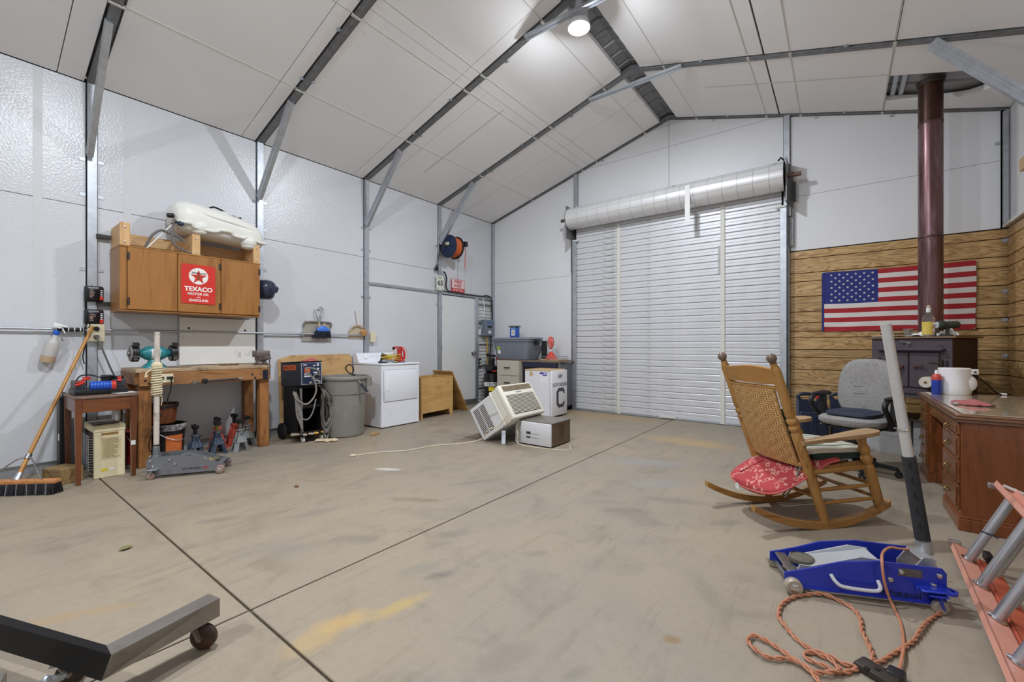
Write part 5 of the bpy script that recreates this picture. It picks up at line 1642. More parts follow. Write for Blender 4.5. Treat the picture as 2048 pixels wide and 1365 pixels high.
for k in range(7):
    pts = []
    R_ = random.uniform(.075, .12)
    ph = random.uniform(0, 6.28)
    tilt = random.uniform(.3, .9)
    for i in range(14):
        a = 2 * math.pi * i / 14
        x = R_ * .75 * math.cos(a) + random.uniform(-.012, .012)
        y = R_ * 1.35 * math.sin(a) + random.uniform(-.012, .012)
        pts.append((x, y, .015 + .012 * k + .06 * tilt * (1 + math.sin(a + ph)) * .6))
    MB().tube(smooth_path(pts, 4, True), .006, 6, closed=True).build('cord_loop', mat('cord_yellow', (206, 156, 66), .5) if k % 3 else mat('cord_lime', (182, 172, 60), .5), t)
MB().tube(smooth_path([(.0, .05, .06), (-.02, .06, .16), (.0, .12, .22), (.02, .20, .225), (.04, .26, .16), (.06, .22, .05), (.05, .10, .03)], 6), .004, 6).build('thin_cord', mat('cord_pink', (210, 150, 122), .5), t)
t = thing('handheld_tool', 'black and lime power tool lying in the cords on the dryer', 'power tool', (-5.20, 3.80, .912), 60)
MB().box((0, 0, .10), (.09, .05, .06), 0, .012, 2, rot=(0, 20, 0)).build('motor_housing', M_blackp, t)
MB().box((.07, 0, .085), (.07, .045, .045), 0, .01, 2, rot=(0, 20, 0)).build('lime_cover', mat('tool_lime', (190, 196, 52), .45), t)
MB().bar((-.02, 0, .09), (-.045, 0, .02), .04, .035, 0, .008).build('grip', M_blackp, t)
t = thing('hand_tool', 'grey and black hand tool lying at the front edge of the dryer', 'power tool', (-5.11, 3.79, .911), 75)
MB().loft([superring(0, 0, .012, .09, .025, 18, 3), superring(0, 0, .03, .095, .03, 18, 3), superring(0, 0, .05, .07, .022, 18, 3)]).build('body', M_grey, t)
MB().bx(-.10, -.02, -.03, .03, 0, .012, 0, .003).build('sole', M_blackp, t)
MB().cyl((-.13, 0, .015), (-.09, 0, .02), .014, n=10).build('nose', M_blackp, t)
t = tag(MB().loft([superring(0, 0, 0, .045, .04, 18, 2.4), superring(0, 0, .05, .05, .045, 18, 2.4), superring(.01, 0, .09, .035, .03, 18, 2.2), superring(.01, 0, .10, .01, .01, 18, 2.2)]).build('white_cup', M_wht), 'white rounded plastic cup between the tools on the dryer', 'cup')
t.location = (-5.26, 3.86, .911)

# ================================================================== plywood box and sheet
t = thing('plywood_box', 'open plywood box with a cut out foot standing right of the dryer', 'box', (-5.46, 4.83, 0))
TH = .018
f_ = MB().prism([(-.345, 0), (-.315, 0), (-.315, .085), (.26, .10), (.285, .0), (.345, 0), (.345, .64), (-.345, .64)], 0, TH, on_px(.245, 0, 0))
f_.build('front_panel', M_ply, t)
MB().bx(-.25, -.25 + TH, -.345, .345, 0, .64).build('back_panel', M_ply, t)
for y in (-.345, .345 - TH):
    MB().bx(-.25 + TH, .245, y, y + TH, 0, .655).build('side_panel', M_ply, t)
MB().bx(-.23, .24, -.32, .32, .12, .135).build('bottom_panel', M_ply, t)
MB().loft([superring(.24, .545, .263, .035, .014, 14, 3, 'X'), superring(.24, .545, .2645, .035, .014, 14, 3, 'X')]).build('printed_stamp', mat('stamp_brown', (176, 130, 72), .6), t)
t = tag(MB().add([(-5.73, 5.60, 0), (-5.25, 5.60, 0), (-5.25, 5.20, .715), (-5.73, 5.20, .715), (-5.73, 5.616, .004), (-5.25, 5.616, .004), (-5.25, 5.216, .724), (-5.73, 5.216, .724)],
                 [[0, 1, 2, 3], [4, 7, 6, 5], [0, 4, 5, 1], [1, 5, 6, 2], [2, 6, 7, 3], [3, 7, 4, 0]]).build('plywood_offcut', wood('plywood_offcut_tan', (190, 146, 84), (150, 102, 52), 'X', .55, .6)), 'plywood offcut leaning against the far end of the plywood box', 'board')
t = tag(MB().box((0, 0, .014), (.13, .065, .028), 0, .003).build('wood_scrap', wood('scrap_oak', (176, 140, 94), (120, 88, 60), 'X', .6)), 'small wood scrap on the floor before the trash can', 'scrap')
t.location = (-4.80, 3.36, 0); t.rotation_euler = (0, 0, RAD(115))
# ================================================================== hose reel and signs by the walk door
t = thing('hose_reel', 'dark blue air hose reel with orange hose mounted on the steel post', 'hose reel', (-5.56, 5.52, 2.93))
M_rn = mat('reel_navy', (34, 48, 78), .4, .2, var=.1)
for (y, m_) in ((-.10, M_rn), (.085, M_black)):
    d = MB().lathe([(.06, -.006), (.195, -.006), (.205, .0), (.205, .012), (.195, .006), (.06, .006)], TR(0, y, 0, -90, 0, 0), 36, cap=False)
    d.build('flange', m_, t)
    w = MB()
    for i in range(5):
        a = 2 * math.pi * i / 5
        w.bar((.05 * math.cos(a), y, .05 * math.sin(a)), (.195 * math.cos(a), y, .195 * math.sin(a)), .03, .008)
    w.lathe([(0, -.01), (.07, -.01), (.07, .01), (0, .01)], TR(0, y, 0, -90, 0, 0), 20)
    w.build('spokes', m_, t)
for i in range(8):
    y = -.085 + i * .0235
    MB().lathe([(.165 + .011 * math.cos(a), .011 * math.sin(a)) for a in [2 * math.pi * j / 8 for j in range(9)]], TR(0, y, 0, -90, 0, 0), 30, cap=False).build('hose_wrap', mat('hose_orange', (204, 104, 52), .5), t)
MB().lathe([(.05, -.1), (.05, .09)], TR(0, 0, 0, -90, 0, 0), 20).build('hub', M_black, t)
MB().box((-.01, -.125, .04), (.10, .03, .05), 0, .006).build('label_plate', mat('reel_label', (206, 204, 180), .5), t)
a_ = MB().bar((-.20, -.03, .12), (.0, -.13, .03), .05, .012); a_.bar((-.20, -.03, -.02), (0, -.13, .0), .04, .012); a_.bx(-.235, -.205, -.12, -.0, -.06, .18)
a_.build('mount_arm', M_blackp, t)
g_ = MB().bar((.0, .11, .0), (.15, .17, .06), .03, .012); g_.box((.16, .17, .06), (.08, .07, .09), 0, .01); g_.cyl((.16, .13, .04), (.16, .21, .04), .02)
g_.build('hose_guide', M_blackp, t)
MB().tube(smooth_path([(.15, .17, .0), (.16, .18, -.08), (.15, .175, -.25), (.15, .175, -.38)], 6), .009, 8).build('hose_end', mat('hose_pink', (196, 120, 108), .5), t)
MB().cyl((.15, .175, -.38), (.15, .175, -.47), .011, .008, n=10).build('coupler', M_chrome, t)
MB().cyl((.15, .175, -.47), (.15, .175, -.53), .005, n=8).build('nozzle_tip', M_galv, t)
MB().tube(smooth_path([(-.02, -.13, .04), (-.06, -.16, .02), (-.12, -.18, -.06), (-.15, -.20, -.22), (-.15, -.22, -.38)], 6), .009, 8).build('feed_hose', M_blackp, t)
# small outlet and cable run
t = thing('cable_outlet', 'black cable connector on the post below the hose reel', 'outlet', (XL + .05, 5.31, 2.53))
MB().bx(-.02, .03, -.03, .03, -.03, .03, 0, .006).build('body', M_blackp, t)
MB().cyl((.0, .0, .03), (.0, .0, .06), .014, n=10).build('collar', M_blackp, t)
t = tag(MB().tube(smooth_path([(XL + .06, 5.47, 2.50), (XL + .06, 5.52, 2.47), (XL + .06, 5.55, 2.38), (XL + .06, 5.54, 2.24), (XL + .06, 5.60, 2.165), (XL + .055, 5.80, 2.15), (XL + .055, 6.2, 2.145), (XL + .055, 6.55, 2.15), (XL + .06, 6.68, 2.175), (XL + .07, 6.80, 2.13), (XL + .07, 6.84, 1.95), (XL + .08, 6.84, 1.68)], 6), .013, 8).build('power_cable', M_blackp), 'black cable running along the girt to the breaker panel', 'cable')
t = thing('speed_sign', 'small white tin sign reading 65 on the post by the door', 'sign', (XL + .066, 5.385, 2.285))
MB().bx(0, .003, -.09, .09, -.135, .135, 0, .001).build('plate', mat('speed_sign_cream', (214, 216, 204), .4, var=.05), t)
text('65', .125, .095, on_px(.0034, .005, .0), M_print, t, bold=.03)
text('SPEED', .09, .014, on_px(.0034, .0, .105), M_print, t)
text('LIMIT', .08, .012, on_px(.0034, .0, .082), M_print, t)
for y in (-.045, .045):
    MB().lathe([(0, .004), (.008, .003), (.009, 0)], on_px(.003, y, -.115), 8).build('bolt', M_dsteel, t)
t = thing('fire_exit_sign', 'white FIRE EXIT sign with red border above the walk door', 'sign', (XL + .035, 5.88, 2.285))
M_fr = mat('exit_red', (196, 52, 52), .4)
M_fw = mat('exit_white', (232, 208, 208), .4)
MB().bx(0, .002, -.175, .175, -.12, .12).build('plate', M_fr, t)
MB().bx(.002, .003, -.165, .165, -.045, .112).build('white_field', M_fw, t)
text('FIRE', .20, .055, on_px(.0034, 0, .075), M_fr, t, bold=.03)
text('EXIT', .20, .055, on_px(.0034, 0, .0), M_fr, t, bold=.03)
text('DO NOT BLOCK', .28, .035, on_px(.0024, 0, -.08), M_fw, t, bold=.03)

# ================================================================== breaker panel
t = thing('breaker_panel', 'grey metal breaker panel on the wall beside the walk door', 'electrical panel', (XL + .01, 6.70, 1.515))
M_pg = mat('panel_grey', (118, 128, 140), .4, .2, var=.04)
MB().bx(0, .10, -.15, .15, -.165, .165, 0, .004).build('enclosure', M_pg, t)
MB().bx(.10, .112, -.14, .14, -.155, .155, 0, .003).build('cover', M_pg, t)
MB().bx(.112, .115, -.06, .07, .0, .04).build('breaker_window', M_black, t)
for i in range(3):
    MB().bx(.115, .122, -.045 + i * .035, -.02 + i * .035, .008, .03, 0, .003).build('breaker', M_blackp, t)
MB().bx(.112, .113, -.07, .08, .09, .12).build('blue_label', mat('panel_blue', (70, 96, 170), .5), t)
MB().bx(.112, .113, -.035, .045, -.115, -.06).build('paper_label', M_wht, t)
MB().tube(smooth_path([(.05, -.03, -.165), (.06, -.02, -.3), (.06, -.01, -.6), (.07, .0, -.75)], 5), .013, 8).build('yellow_cable', mat('romex_yellow', (196, 152, 60), .5), t)
MB().tube(smooth_path([(.05, .05, -.165), (.06, .06, -.3), (.06, .04, -.75)], 5), .011, 8).build('grey_cable', M_galvd, t)
MB().tube(smooth_path([(.05, .10, -.165), (.05, .11, -.3), (.06, .09, -.6), (.07, .07, -.75)], 5), .010, 8).build('black_cable', M_blackp, t)
MB().tube(smooth_path([(.02, -.10, .60), (.03, -.09, .52), (.03, -.07, .4), (.03, -.10, .25), (.02, -.155, .0), (.02, -.18, -.10)], 5), .008, 8).build('white_cable', M_wht, t)
t = thing('light_switch', 'white light switch on the siding left of the breaker panel', 'switch', (XL + .0, 6.52, 1.42))
MB().bx(-.01, .02, -.035, .035, -.055, .055, 0, .004).build('plate', M_wht, t)
MB().bx(.02, .03, -.006, .006, -.012, .012, 0, .002).build('toggle', M_wht, t)
t = thing('wall_outlet', 'dark outlet with two white sockets low on the siding by the door', 'outlet', (XL + .0, 6.53, .80))
MB().bx(-.01, .02, -.035, .035, -.09, .09, 0, .004).build('plate', M_black, t)
for z in (.035, -.03):
    MB().lathe([(.0, .004), (.020, .003), (.021, 0)], on_px(.02, 0, z), 14).build('socket', M_wht, t)

# ================================================================== air compressor
t = thing('air_compressor', 'upright black air compressor with red gauges in the far corner', 'compressor', (-5.48, 6.55, 0))
M_bt = mat('tank_black', (30, 30, 34), .3, .2, coat=.3)
MB().lathe([(.0, .09), (.10, .10), (.165, .14), (.17, .18), (.17, .56), (.165, .60), (.10, .64), (0, .65)], None, 30).build('tank', M_bt, t)
for a in (30, 150, 270):
    x, y = .14 * math.cos(RAD(a)), .14 * math.sin(RAD(a))
    MB().bar((x, y, .16), (x * 1.15, y * 1.15, 0), .03, .02).build('leg', M_bt, t)
MB().lathe([(.1715, .36), (.1715, .44)], None, 30, cap=False, a0=-120, a1=60).build('white_band', M_wht, t)
MB().lathe([(.172, .27), (.172, .345)], None, 30, cap=False, a0=-75, a1=0).build('yellow_band', M_yel, t)
for i, ch in enumerate('CENTRAL'):
    a = -80 + i * 14
    Mt = TR(0, 0, .40, 0, 0, a) @ TR(.1728, 0, 0) @ Matrix(((0, 0, 1, 0), (1, 0, 0, 0), (0, 1, 0, 0), (0, 0, 0, 1)))
    text(ch, .030, .055, Mt, M_black, t, bold=.04)
b = MB().box((.0, .0, .70), (.24, .17, .10), 0, .02, 2); b.cyl((-.02, .0, .73), (-.02, 0, .90), .055, n=16)
for i in range(6):
    b.lathe([(.05, 0), (.068, .002), (.068, .008), (.05, .010)], TR(-.02, 0, .76 + i * .022), 18, cap=False)
b.build('pump', M_dsteel, t)
MB().cyl((-.05, -.10, .70), (.12, -.10, .70), .06, n=18).build('motor', M_bt, t)
MB().box((.02, -.02, .95), (.10, .09, .04), 0, .01, 2).build('pressure_switch', M_blackp, t)
MB().box((.10, .05, .90), (.05, .06, .09), 0, .012, 2).build('red_regulator', M_red, t)
for (y, z, x) in ((-.06, .82, .13), (.03, .81, .14), (.09, .82, .12)):
    g_ = MB().lathe([(0, .0), (.026, .0), (.028, .004), (.028, .016), (.024, .018), (0, .016)], on_px(x, y, z), 16)
    g_.build('gauge', M_wht, t)
for (z, x) in ((.66, .17), (.645, .18)):
    MB().tube(smooth_path([(.10, -.14, z), (x, -.06, z + .01), (x, .06, z + .02), (.08, .15, z)], 5), .008, 6).build('red_hose', mat('hose_red', (170, 52, 42), .5), t)
MB().ball((-.06, -.06, .97), .04, 12).build('air_filter', M_blackp, t)
MB().tube(smooth_path([(-.02, .0, .93), (.06, .06, .98), (.13, .10, .95), (.10, .14, .85)], 5), .012, 8).build('discharge_pipe', M_galv, t)

# ================================================================== filing cabinet with tote
t = thing('filing_cabinet', 'beige metal filing cabinet with black pulls in the far corner', 'filing cabinet', (-4.86, 6.57, 0))
M_fc = mat('cabinet_beige', (196, 190, 174), .45, .1, var=.05, dirt=(160, 140, 108), dirt_amt=.15, ds=5)
MB().bx(-.255, .255, -.32, .33, .02, .885, 0, .004).build('body', M_fc, t)
MB().bx(-.26, .26, -.325, .335, .885, .897, 0, .003).build('top', mat('cabinet_top_rust', (104, 68, 44), .6, var=.3), t)
for k in range(3):
    z0 = .05 + k * .278
    d = MB().bx(-.235, .235, -.338, -.318, z0, z0 + .268, 0, .006).build('drawer', M_fc, t)
    h_ = MB().tube(smooth_path([(-.06, -.338, z0 + .15), (-.055, -.36, z0 + .145), (.055, -.36, z0 + .145), (.06, -.338, z0 + .15)], 4), .006, 6); h_.box((0, -.352, z0 + .15), (.12, .02, .008))
    h_.build('pull', M_black, d)
t = thing('storage_tote', 'grey plastic storage tote with lid on the filing cabinet', 'tote', (-4.88, 6.56, .897))
M_tt = mat('tote_grey', (122, 128, 140), .45, var=.04, vs=4)
MB().loft([superring(0, 0, 0, .36, .20, 32, 6), superring(0, 0, .012, .365, .205, 32, 6), superring(0, 0, .33, .43, .245, 32, 7), superring(0, 0, .335, .445, .26, 32, 7), superring(0, 0, .375, .45, .262, 32, 7)]).build('tub', M_tt, t)
MB().loft([superring(0, 0, .375, .465, .275, 32, 7), superring(0, 0, .40, .465, .275, 32, 7), superring(0, 0, .41, .44, .25, 32, 7)]).build('lid', mat('tote_lid', (138, 140, 148), .45), t)
for s in (-1, 1):
    MB().bx(s * .44, s * .475, -.07, .07, .27, .37, 0, .01, 2).build('latch', M_black if s > 0 else M_tt, t)
ta = MB().add([(-.295, -.2325, .18), (-.215, -.2325, .18), (-.215, -.242, .24), (-.295, -.242, .24)], [[0, 1, 2, 3]])
ta.build('green_tag', mat('tag_green', (150, 190, 70), .5), t)
ta = MB().add([(-.285, -.221, .105), (-.215, -.221, .105), (-.215, -.2325, .175), (-.285, -.2325, .175)], [[0, 1, 2, 3]])
ta.build('white_tag', M_wht, t)
t = thing('blue_lantern', 'small bright blue lantern standing on the grey tote lid', 'lantern', (-4.93, 6.56, 1.307))
MB().bx(-.085, .075, -.06, .06, 0, .20, 0, .018, 3).build('body', mat('lantern_blue', (46, 88, 176), .4), t)
MB().bx(-.105, .095, -.075, .075, .20, .225, 0, .01, 2).build('cap', mat('lantern_cap', (104, 112, 96), .5), t)
MB().bx(-.04, .05, -.066, -.058, .03, .15, 0, .006).build('lamp_window', mat('lantern_window', (206, 212, 226), .3), t)
MB().lathe([(.0, .004), (.02, .003), (.022, 0)], on_my(.005, -.066, .09), 14).build('bulb', mat('lantern_bulb', (206, 180, 90), .4), t)
MB().bx(-.06, .06, -.068, -.06, .165, .185, 0, .003).build('lettering_plate', mat('lantern_plate', (150, 180, 226), .4), t)

# ================================================================== black grill cart behind the fridge
t = thing('tool_cabinet', 'black metal cabinet with worn top standing against the far wall', 'cabinet', (-4.20, 6.60, 0))
M_bc = mat('cabinet_black', (38, 38, 44), .4, .2, var=.1)
MB().bx(-.38, .36, -.27, .27, .06, .84, 0, .006).build('body', M_bc, t)
MB().bx(-.39, .40, -.29, .28, .86, .89, 0, .004).build('top', mat('cabinet_top_tan', (116, 104, 88), .6, var=.2), t)
MB().bx(-.37, .35, -.29, -.27, .77, .86, 0, .004).build('front_rail', mat('rail_navy', (40, 44, 66), .4), t)
for y in (-.25, .25):
    for x in (-.36, .38):
        MB().bx(x - .015, x + .015, y - .015, y + .015, 0, .86).build('post', M_galvd if x > 0 else M_bc, t)
MB().bx(.36, .372, -.25, .27, .10, .84).build('side_panel', mat('panel_slate', (104, 106, 114), .45, .2), t)
t = thing('wire_rack', 'round wire rack with a wooden board on top of the black cabinet', 'rack', (-4.10, 6.56, .89))
MB().bx(-.16, .22, -.15, .15, .0, .02, 0, .004).build('board', M_pineY, t)
w = MB()
for z in (.03, .07):
    w.tube([p for p in superring(.03, 0, z, .27, .18, 24, 3)], .004, 6, closed=True)
for i in range(0, 24, 3):
    p = superring(.03, 0, .0, .27, .18, 24, 3)[i]
    w.tube([(p[0], p[1], .004), (p[0], p[1], .07)], .003, 5)
w.build('wire_frame', M_galv, t)
t = thing('narrow_case', 'narrow black upright case standing on the wire rack by the far wall', 'case', (-4.25, 6.55, .911))
MB().bx(-.04, .03, -.05, .05, 0, .33, 0, .006).build('column', M_blackp, t)
MB().bx(-.05, .04, -.06, .06, 0, .02, 0, .004).build('foot', M_blackp, t)
t = thing('red_funnel', 'red plastic funnel and striped cap on the black cabinet', 'funnel', (-4.09, 6.52, .911))
MB().lathe([(.115, 0), (.118, .01), (.03, .12), (.02, .14)], TR(0, 0, 0, 0, 0, 0), 20, cap=False).build('cone', mat('funnel_red', (210, 66, 50), .4), t)
b = MB().lathe([(.005, .17), (.03, .20), (.055, .26), (.06, .33), (.045, .39), (.0, .41)], TR(-.02, .02, 0, 0, 0, 0), 16); b.build('striped_cap', mat('cap_stripes', (206, 74, 66), .6, dirt=(232, 220, 212), dirt_amt=.5, ds=26), t)
MB().cyl((-.01, .01, .12), (-.02, .02, .19), .008, n=8).build('stem', M_wht, t)

# ================================================================== mini fridge
t = thing('mini_fridge', 'white mini fridge with SOUTH CAROLINA lettering on its door', 'fridge', (-3.885, 6.035, 0))
M_fw2 = mat('fridge_white', (228, 228, 232), .35, var=.02)
MB().bx(-.265, .215, -.235, .235, .01, .745, 0, .005).build('body', M_fw2, t)
MB().bx(-.268, .22, -.238, .238, .745, .768, 0, .005).build('top', mat('fridge_top_tan', (206, 176, 132), .5, var=.08), t)
dr_ = MB().bx(.222, .265, -.235, .235, .03, .755, 0, .010, 2).build('door', M_fw2, t)
M_ch = mat('charcoal_print', (66, 66, 74), .5)
C = [(-.06, .145), (.08, .145), (.12, .10), (.12, .06), (.075, .06), (.07, .085), (.06, .095), (-.04, .095), (-.06, .075), (-.06, -.075), (-.04, -.095), (.06, -.095), (.075, -.08), (.075, -.06), (.12, -.06), (.12, -.10), (.08, -.145), (-.06, -.145), (-.12, -.09), (-.12, .09)]
MB().prism([(a * 1.05, b * 1.1) for a, b in C], 0, .001, on_px(.2655, .02, .31)).build('letter_c', M_ch, dr_)
text('SOUTH CAROLINA', .44, .06, on_px(.2662, .0, .525), M_ch, dr_, bold=.02)
sl = MB()
for i in range(4):
    sl.add([(.2662, -.06 + i * .035, .62), (.2662, -.045 + i * .035, .62), (.2662, -.03 + i * .035, .70), (.2662, -.045 + i * .035, .70)], [[0, 1, 2, 3]])
sl.add([(.2662, -.06, .655), (.2662, .07, .655), (.2662, .073, .668), (.2662, -.057, .668)], [[0, 1, 2, 3]])
sl.build('slanted_mark', mat('grey_print', (98, 98, 106), .5), dr_)
lab = MB().bx(.03, .17, -.2362, -.235, .56, .73).build('energy_label', M_wht, t)
MB().bx(.03, .17, -.2366, -.2362, .695, .728).build('label_band', mat('label_violet', (76, 60, 160), .5), t)
MB().bx(.085, .165, -.2366, -.2362, .67, .688).build('label_band', mat('label_violet', (76, 60, 160), .5), t)
MB().bx(.105, .125, -.2369, -.2366, .704, .720).build('label_mark', M_wht, t)
MB().bx(.13, .155, -.2369, -.2366, .704, .720).build('label_mark', M_wht, t)
pm_ = MB().bx(-.17, -.11, -.2366, -.235, .66, .73, 0, .0).build('tan_tape', mat('tape_tan', (196, 168, 122), .6), t)

# ================================================================== window air conditioners
Ma = Matrix(((0, 0, 0, 0),) * 4)
an = RAD(33.8)
t = thing('air_conditioner', 'large white window air conditioner tipped up on its rear edge', 'air conditioner', (-3.444, 3.94, 0.0), rot=(0, -33.8, 0))
# local: x depth (rear 0 .. front .59), y width 0 .. .66, z height 0 .. .446
M_ac = mat('ac_cream', (226, 222, 208), .4, var=.02, dirt=(196, 184, 156), dirt_amt=.1, ds=5)
M_slot = mat('ac_dark_slot', (52, 42, 36), .8)
MB().bx(.0, .40, .01, .65, .0, .42, 0, .008).build('sleeve', mat('ac_sleeve_white', (222, 222, 222), .4, var=.03), t)
MB().bx(.40, .425, -.008, .668, -.008, .438, 0, .006).build('mounting_flange', M_ac, t)
MB().bx(.425, .50, .0, .66, .0, .43, 0, .006).build('middle_section', M_ac, t)
MB().bx(.50, .575, .0, .66, .004, .446, 0, .018, 3).build('front_bezel', M_ac, t)
for (z0, n_, hb) in ((.06, 15, .243),):
    MB().bx(.575, .577, .05, .60, z0 - .005, z0 + hb, 0).build('grille_recess', M_slot, t)
    for i in range(n_):
        z = z0 + i * hb / n_
        MB().bx(.574, .586, .045, .605, z, z + hb / n_ * .45, 0, .002).build('louver', M_ac, t)
MB().bx(.575, .577, .05, .62, .355, .425).build('outlet_recess', mat('ac_outlet_brown', (116, 98, 78), .7), t)
for y0, y1 in ((.05, .325), (.345, .615)):
    for i in range(5):
        z = .36 + i * .0135
        MB().bx(.574, .582, y0, y1, z, z + .005, 0).build('vane', mat('ac_vane', (176, 162, 138), .5), t)
MB().bx(.575, .5775, .27, .38, .322, .338).build('badge', mat('ac_badge', (150, 150, 156), .4), t)
# side vents: two columns of slots
for c0, c1 in ((.045, .145), (.16, .25)):
    for i in range(18):
        z = .05 + i * .0185
        MB().bx(c0, c1, .0085, .0105, z, z + .0095).build('vent_slot', M_slot, t)
MB().bar((.42, -.01, .19), (.26, -.012, .22), .012, .004).build('cable_strip', M_ac, t)
t = thing('trailing_cord', 'cream power cord trailing from the tipped air conditioner across the floor', 'cord', (0, 0, 0))
MB().tube(smooth_path([(-3.04, 3.90, .36), (-3.16, 3.88, .22), (-3.30, 3.87, .17), (-3.38, 3.87, .06), (-3.50, 3.80, .008), (-3.62, 3.55, .006), (-3.72, 3.40, .006), (-3.80, 3.05, .006), (-3.94, 2.88, .006), (-4.02, 2.70, .006), (-4.05, 2.60, .006)], 6), .0065, 7).build('cord', mat('cord_cream', (206, 194, 166), .5), t)
MB().bx(-4.075, -4.03, 2.545, 2.60, .0, .022, 0, .006).build('plug', mat('cord_cream', (206, 194, 166), .5), t)
t = tag(MB().bar((-3.17, 4.0, .155), (-3.14, 3.955, .0), .05, .02, 0, .003).build('metal_prop', M_galv), 'white metal bracket propping the tipped air conditioner', 'bracket')

t = thing('air_conditioner', 'small window air conditioner with rusty side lying on the floor', 'air conditioner', (-2.83, 4.335, 0))
MB().bx(-.25, .25, -.205, .21, .012, .275, 0, .006).build('case', mat('ac_rusty', (110, 92, 70), .5, .2, var=.25, vs=7, dirt=(70, 52, 38), dirt_amt=.4, ds=4), t)
MB().bx(-.255, .255, -.21, .215, .268, .282, 0, .004).build('top_cover', mat('ac_top_grey', (132, 126, 118), .3, .4, var=.2, vs=5, dirt=(92, 78, 62), dirt_amt=.3, ds=4), t)
MB().bx(-.255, .25, -.225, -.203, .012, .27, 0, .010, 2).build('front_panel', mat('ac_front_white', (214, 214, 216), .35, var=.02), t)
for i in range(16):
    z = .03 + i * .0145
    MB().bx(-.245, -.165, -.2275, -.2245, z, z + .006).build('intake_slot', mat('ac_slot_grey', (150, 138, 124), .6), t)
for (x, z, w, h) in ((-.09, .13, .06, .028), (-.09, .085, .06, .018)):
    MB().bx(x, x + w, -.2275, -.2245, z, z + h).build('control_window', M_print, t)
for z in (.135, .09):
    MB().bx(-.01, .09, -.2265, -.2245, z, z + .006).build('printed_line', M_grey, t)
for i in range(5):
    MB().bx(.2495, .2515, -.05, .07, .05 + i * .04, .075 + i * .04).build('side_louver', mat('ac_louver_dark', (84, 68, 50), .6, var=.3), t)
for x in (-.22, .22):
    for y in (-.17, .18):
        MB().cyl((x, y, 0), (x, y, .014), .015, n=8).build('foot', M_rubber, t)
t = tag(MB().tube(smooth_path([(-3.01, 4.10, .26), (-3.03, 4.07, .20), (-3.0, 4.05, .12), (-3.02, 4.05, .04), (-2.95, 4.04, .008), (-2.85, 4.02, .006), (-2.62, 4.06, .006), (-2.48, 4.10, .006), (-2.36, 4.16, .006), (-2.42, 4.25, .006), (-2.46, 4.33, .012)], 6), .0055, 7).build('looped_cord', mat('cord_cream', (206, 194, 166), .5)), 'thin pale cord looped around the small air conditioner', 'cord')
# ================================================================== flag on the paneled wall
t = thing('american_flag', 'American flag pinned flat on the wood paneling', 'flag', (0, YF - .02, 0))
FX0, FX1, FZ0, FZ1 = -.185, 1.200, 1.345, 2.110
def flag_pt(u, v):      # v down from the top
    x = FX0 + (FX1 - FX0) * u
    z = FZ1 + (FZ0 - FZ1) * v
    sag = .012 * math.sin(math.pi * u) * (1 - v) + .006 * math.sin(9 * u) * v
    y = -.008 - (.0025 if u > .42 else .0008) * math.sin(14 * u + 3 * v) - .003 * math.sin(23 * (u + v)) * v * v
    return (x + .004 * math.sin(5 * v), y, z - sag * .6)
fm = MB()
NU, NVS = 40, 3
vs_, fs_ = [], []
rows = 13 * NVS
for j in range(rows + 1):
    for i in range(NU + 1):
        vs_.append(flag_pt(i / NU, j / rows))
for j in range(rows):
    for i in range(NU):
        st_ = j // NVS
        mi = 0 if st_ % 2 == 0 else 1
        if st_ < 7 and i < 16:
            mi = 2
        q = [j * (NU + 1) + i, j * (NU + 1) + i + 1, (j + 1) * (NU + 1) + i + 1, (j + 1) * (NU + 1) + i]
        fm.f.append(q); fm.mi.append(mi); fm.sm.append(True)
fm.v = [tuple(p) for p in vs_]
M_fred = mat('flag_red', (168, 36, 44), .7, var=.06, bmp=.06, bs=300)
M_fwh = mat('flag_white', (222, 216, 212), .7, var=.03)
M_fbl = mat('flag_blue', (36, 46, 120), .7, var=.08)
fm.build('cloth', [M_fred, M_fwh, M_fbl], t)
stp = []
for i in range(10):
    a = math.pi / 2 + i * math.pi / 5
    r = .0165 if i % 2 == 0 else .0066
    stp.append((r * math.cos(a), r * math.sin(a)))
for r_ in range(9):
    n_ = 6 if r_ % 2 == 0 else 5
    for c_ in range(n_):
        u = .4 * (.17 + (c_ + (0 if n_ == 6 else .5)) * .148)
        v = 7 / 13 * (.10 + r_ * .10)
        p = flag_pt(u, v)
        MB().prism(stp, 0, .0006, on_my(p[0], p[1] - .0022, p[2])).build('star', M_fwh, t)
MB().bx(FX0 - .004, FX0 + .02, -.0125, -.010, FZ0, FZ1).build('header_band', M_fbl, t)
for (u, v) in ((.005, .005), (.995, .0), (.005, .995), (.995, .99), (.47, .0)):
    p = flag_pt(u, v)
    MB().lathe([(0, .004), (.006, .003), (.007, 0)], on_my(p[0], p[1] - .003, p[2]), 8).build('tack', M_chrome, t)

# ================================================================== wood stove in the corner
t = thing('wood_stove', 'dark brown steel wood stove standing on concrete blocks in the corner', 'stove', (.70, 6.27, 0), -26)
M_st = mat('stove_brown', (86, 76, 82), .5, .35, var=.1, vs=6, bmp=.05)
M_sts = mat('stove_side_brown', (62, 44, 36), .6, .2, var=.2, vs=5)
W2, D2 = .325, .30
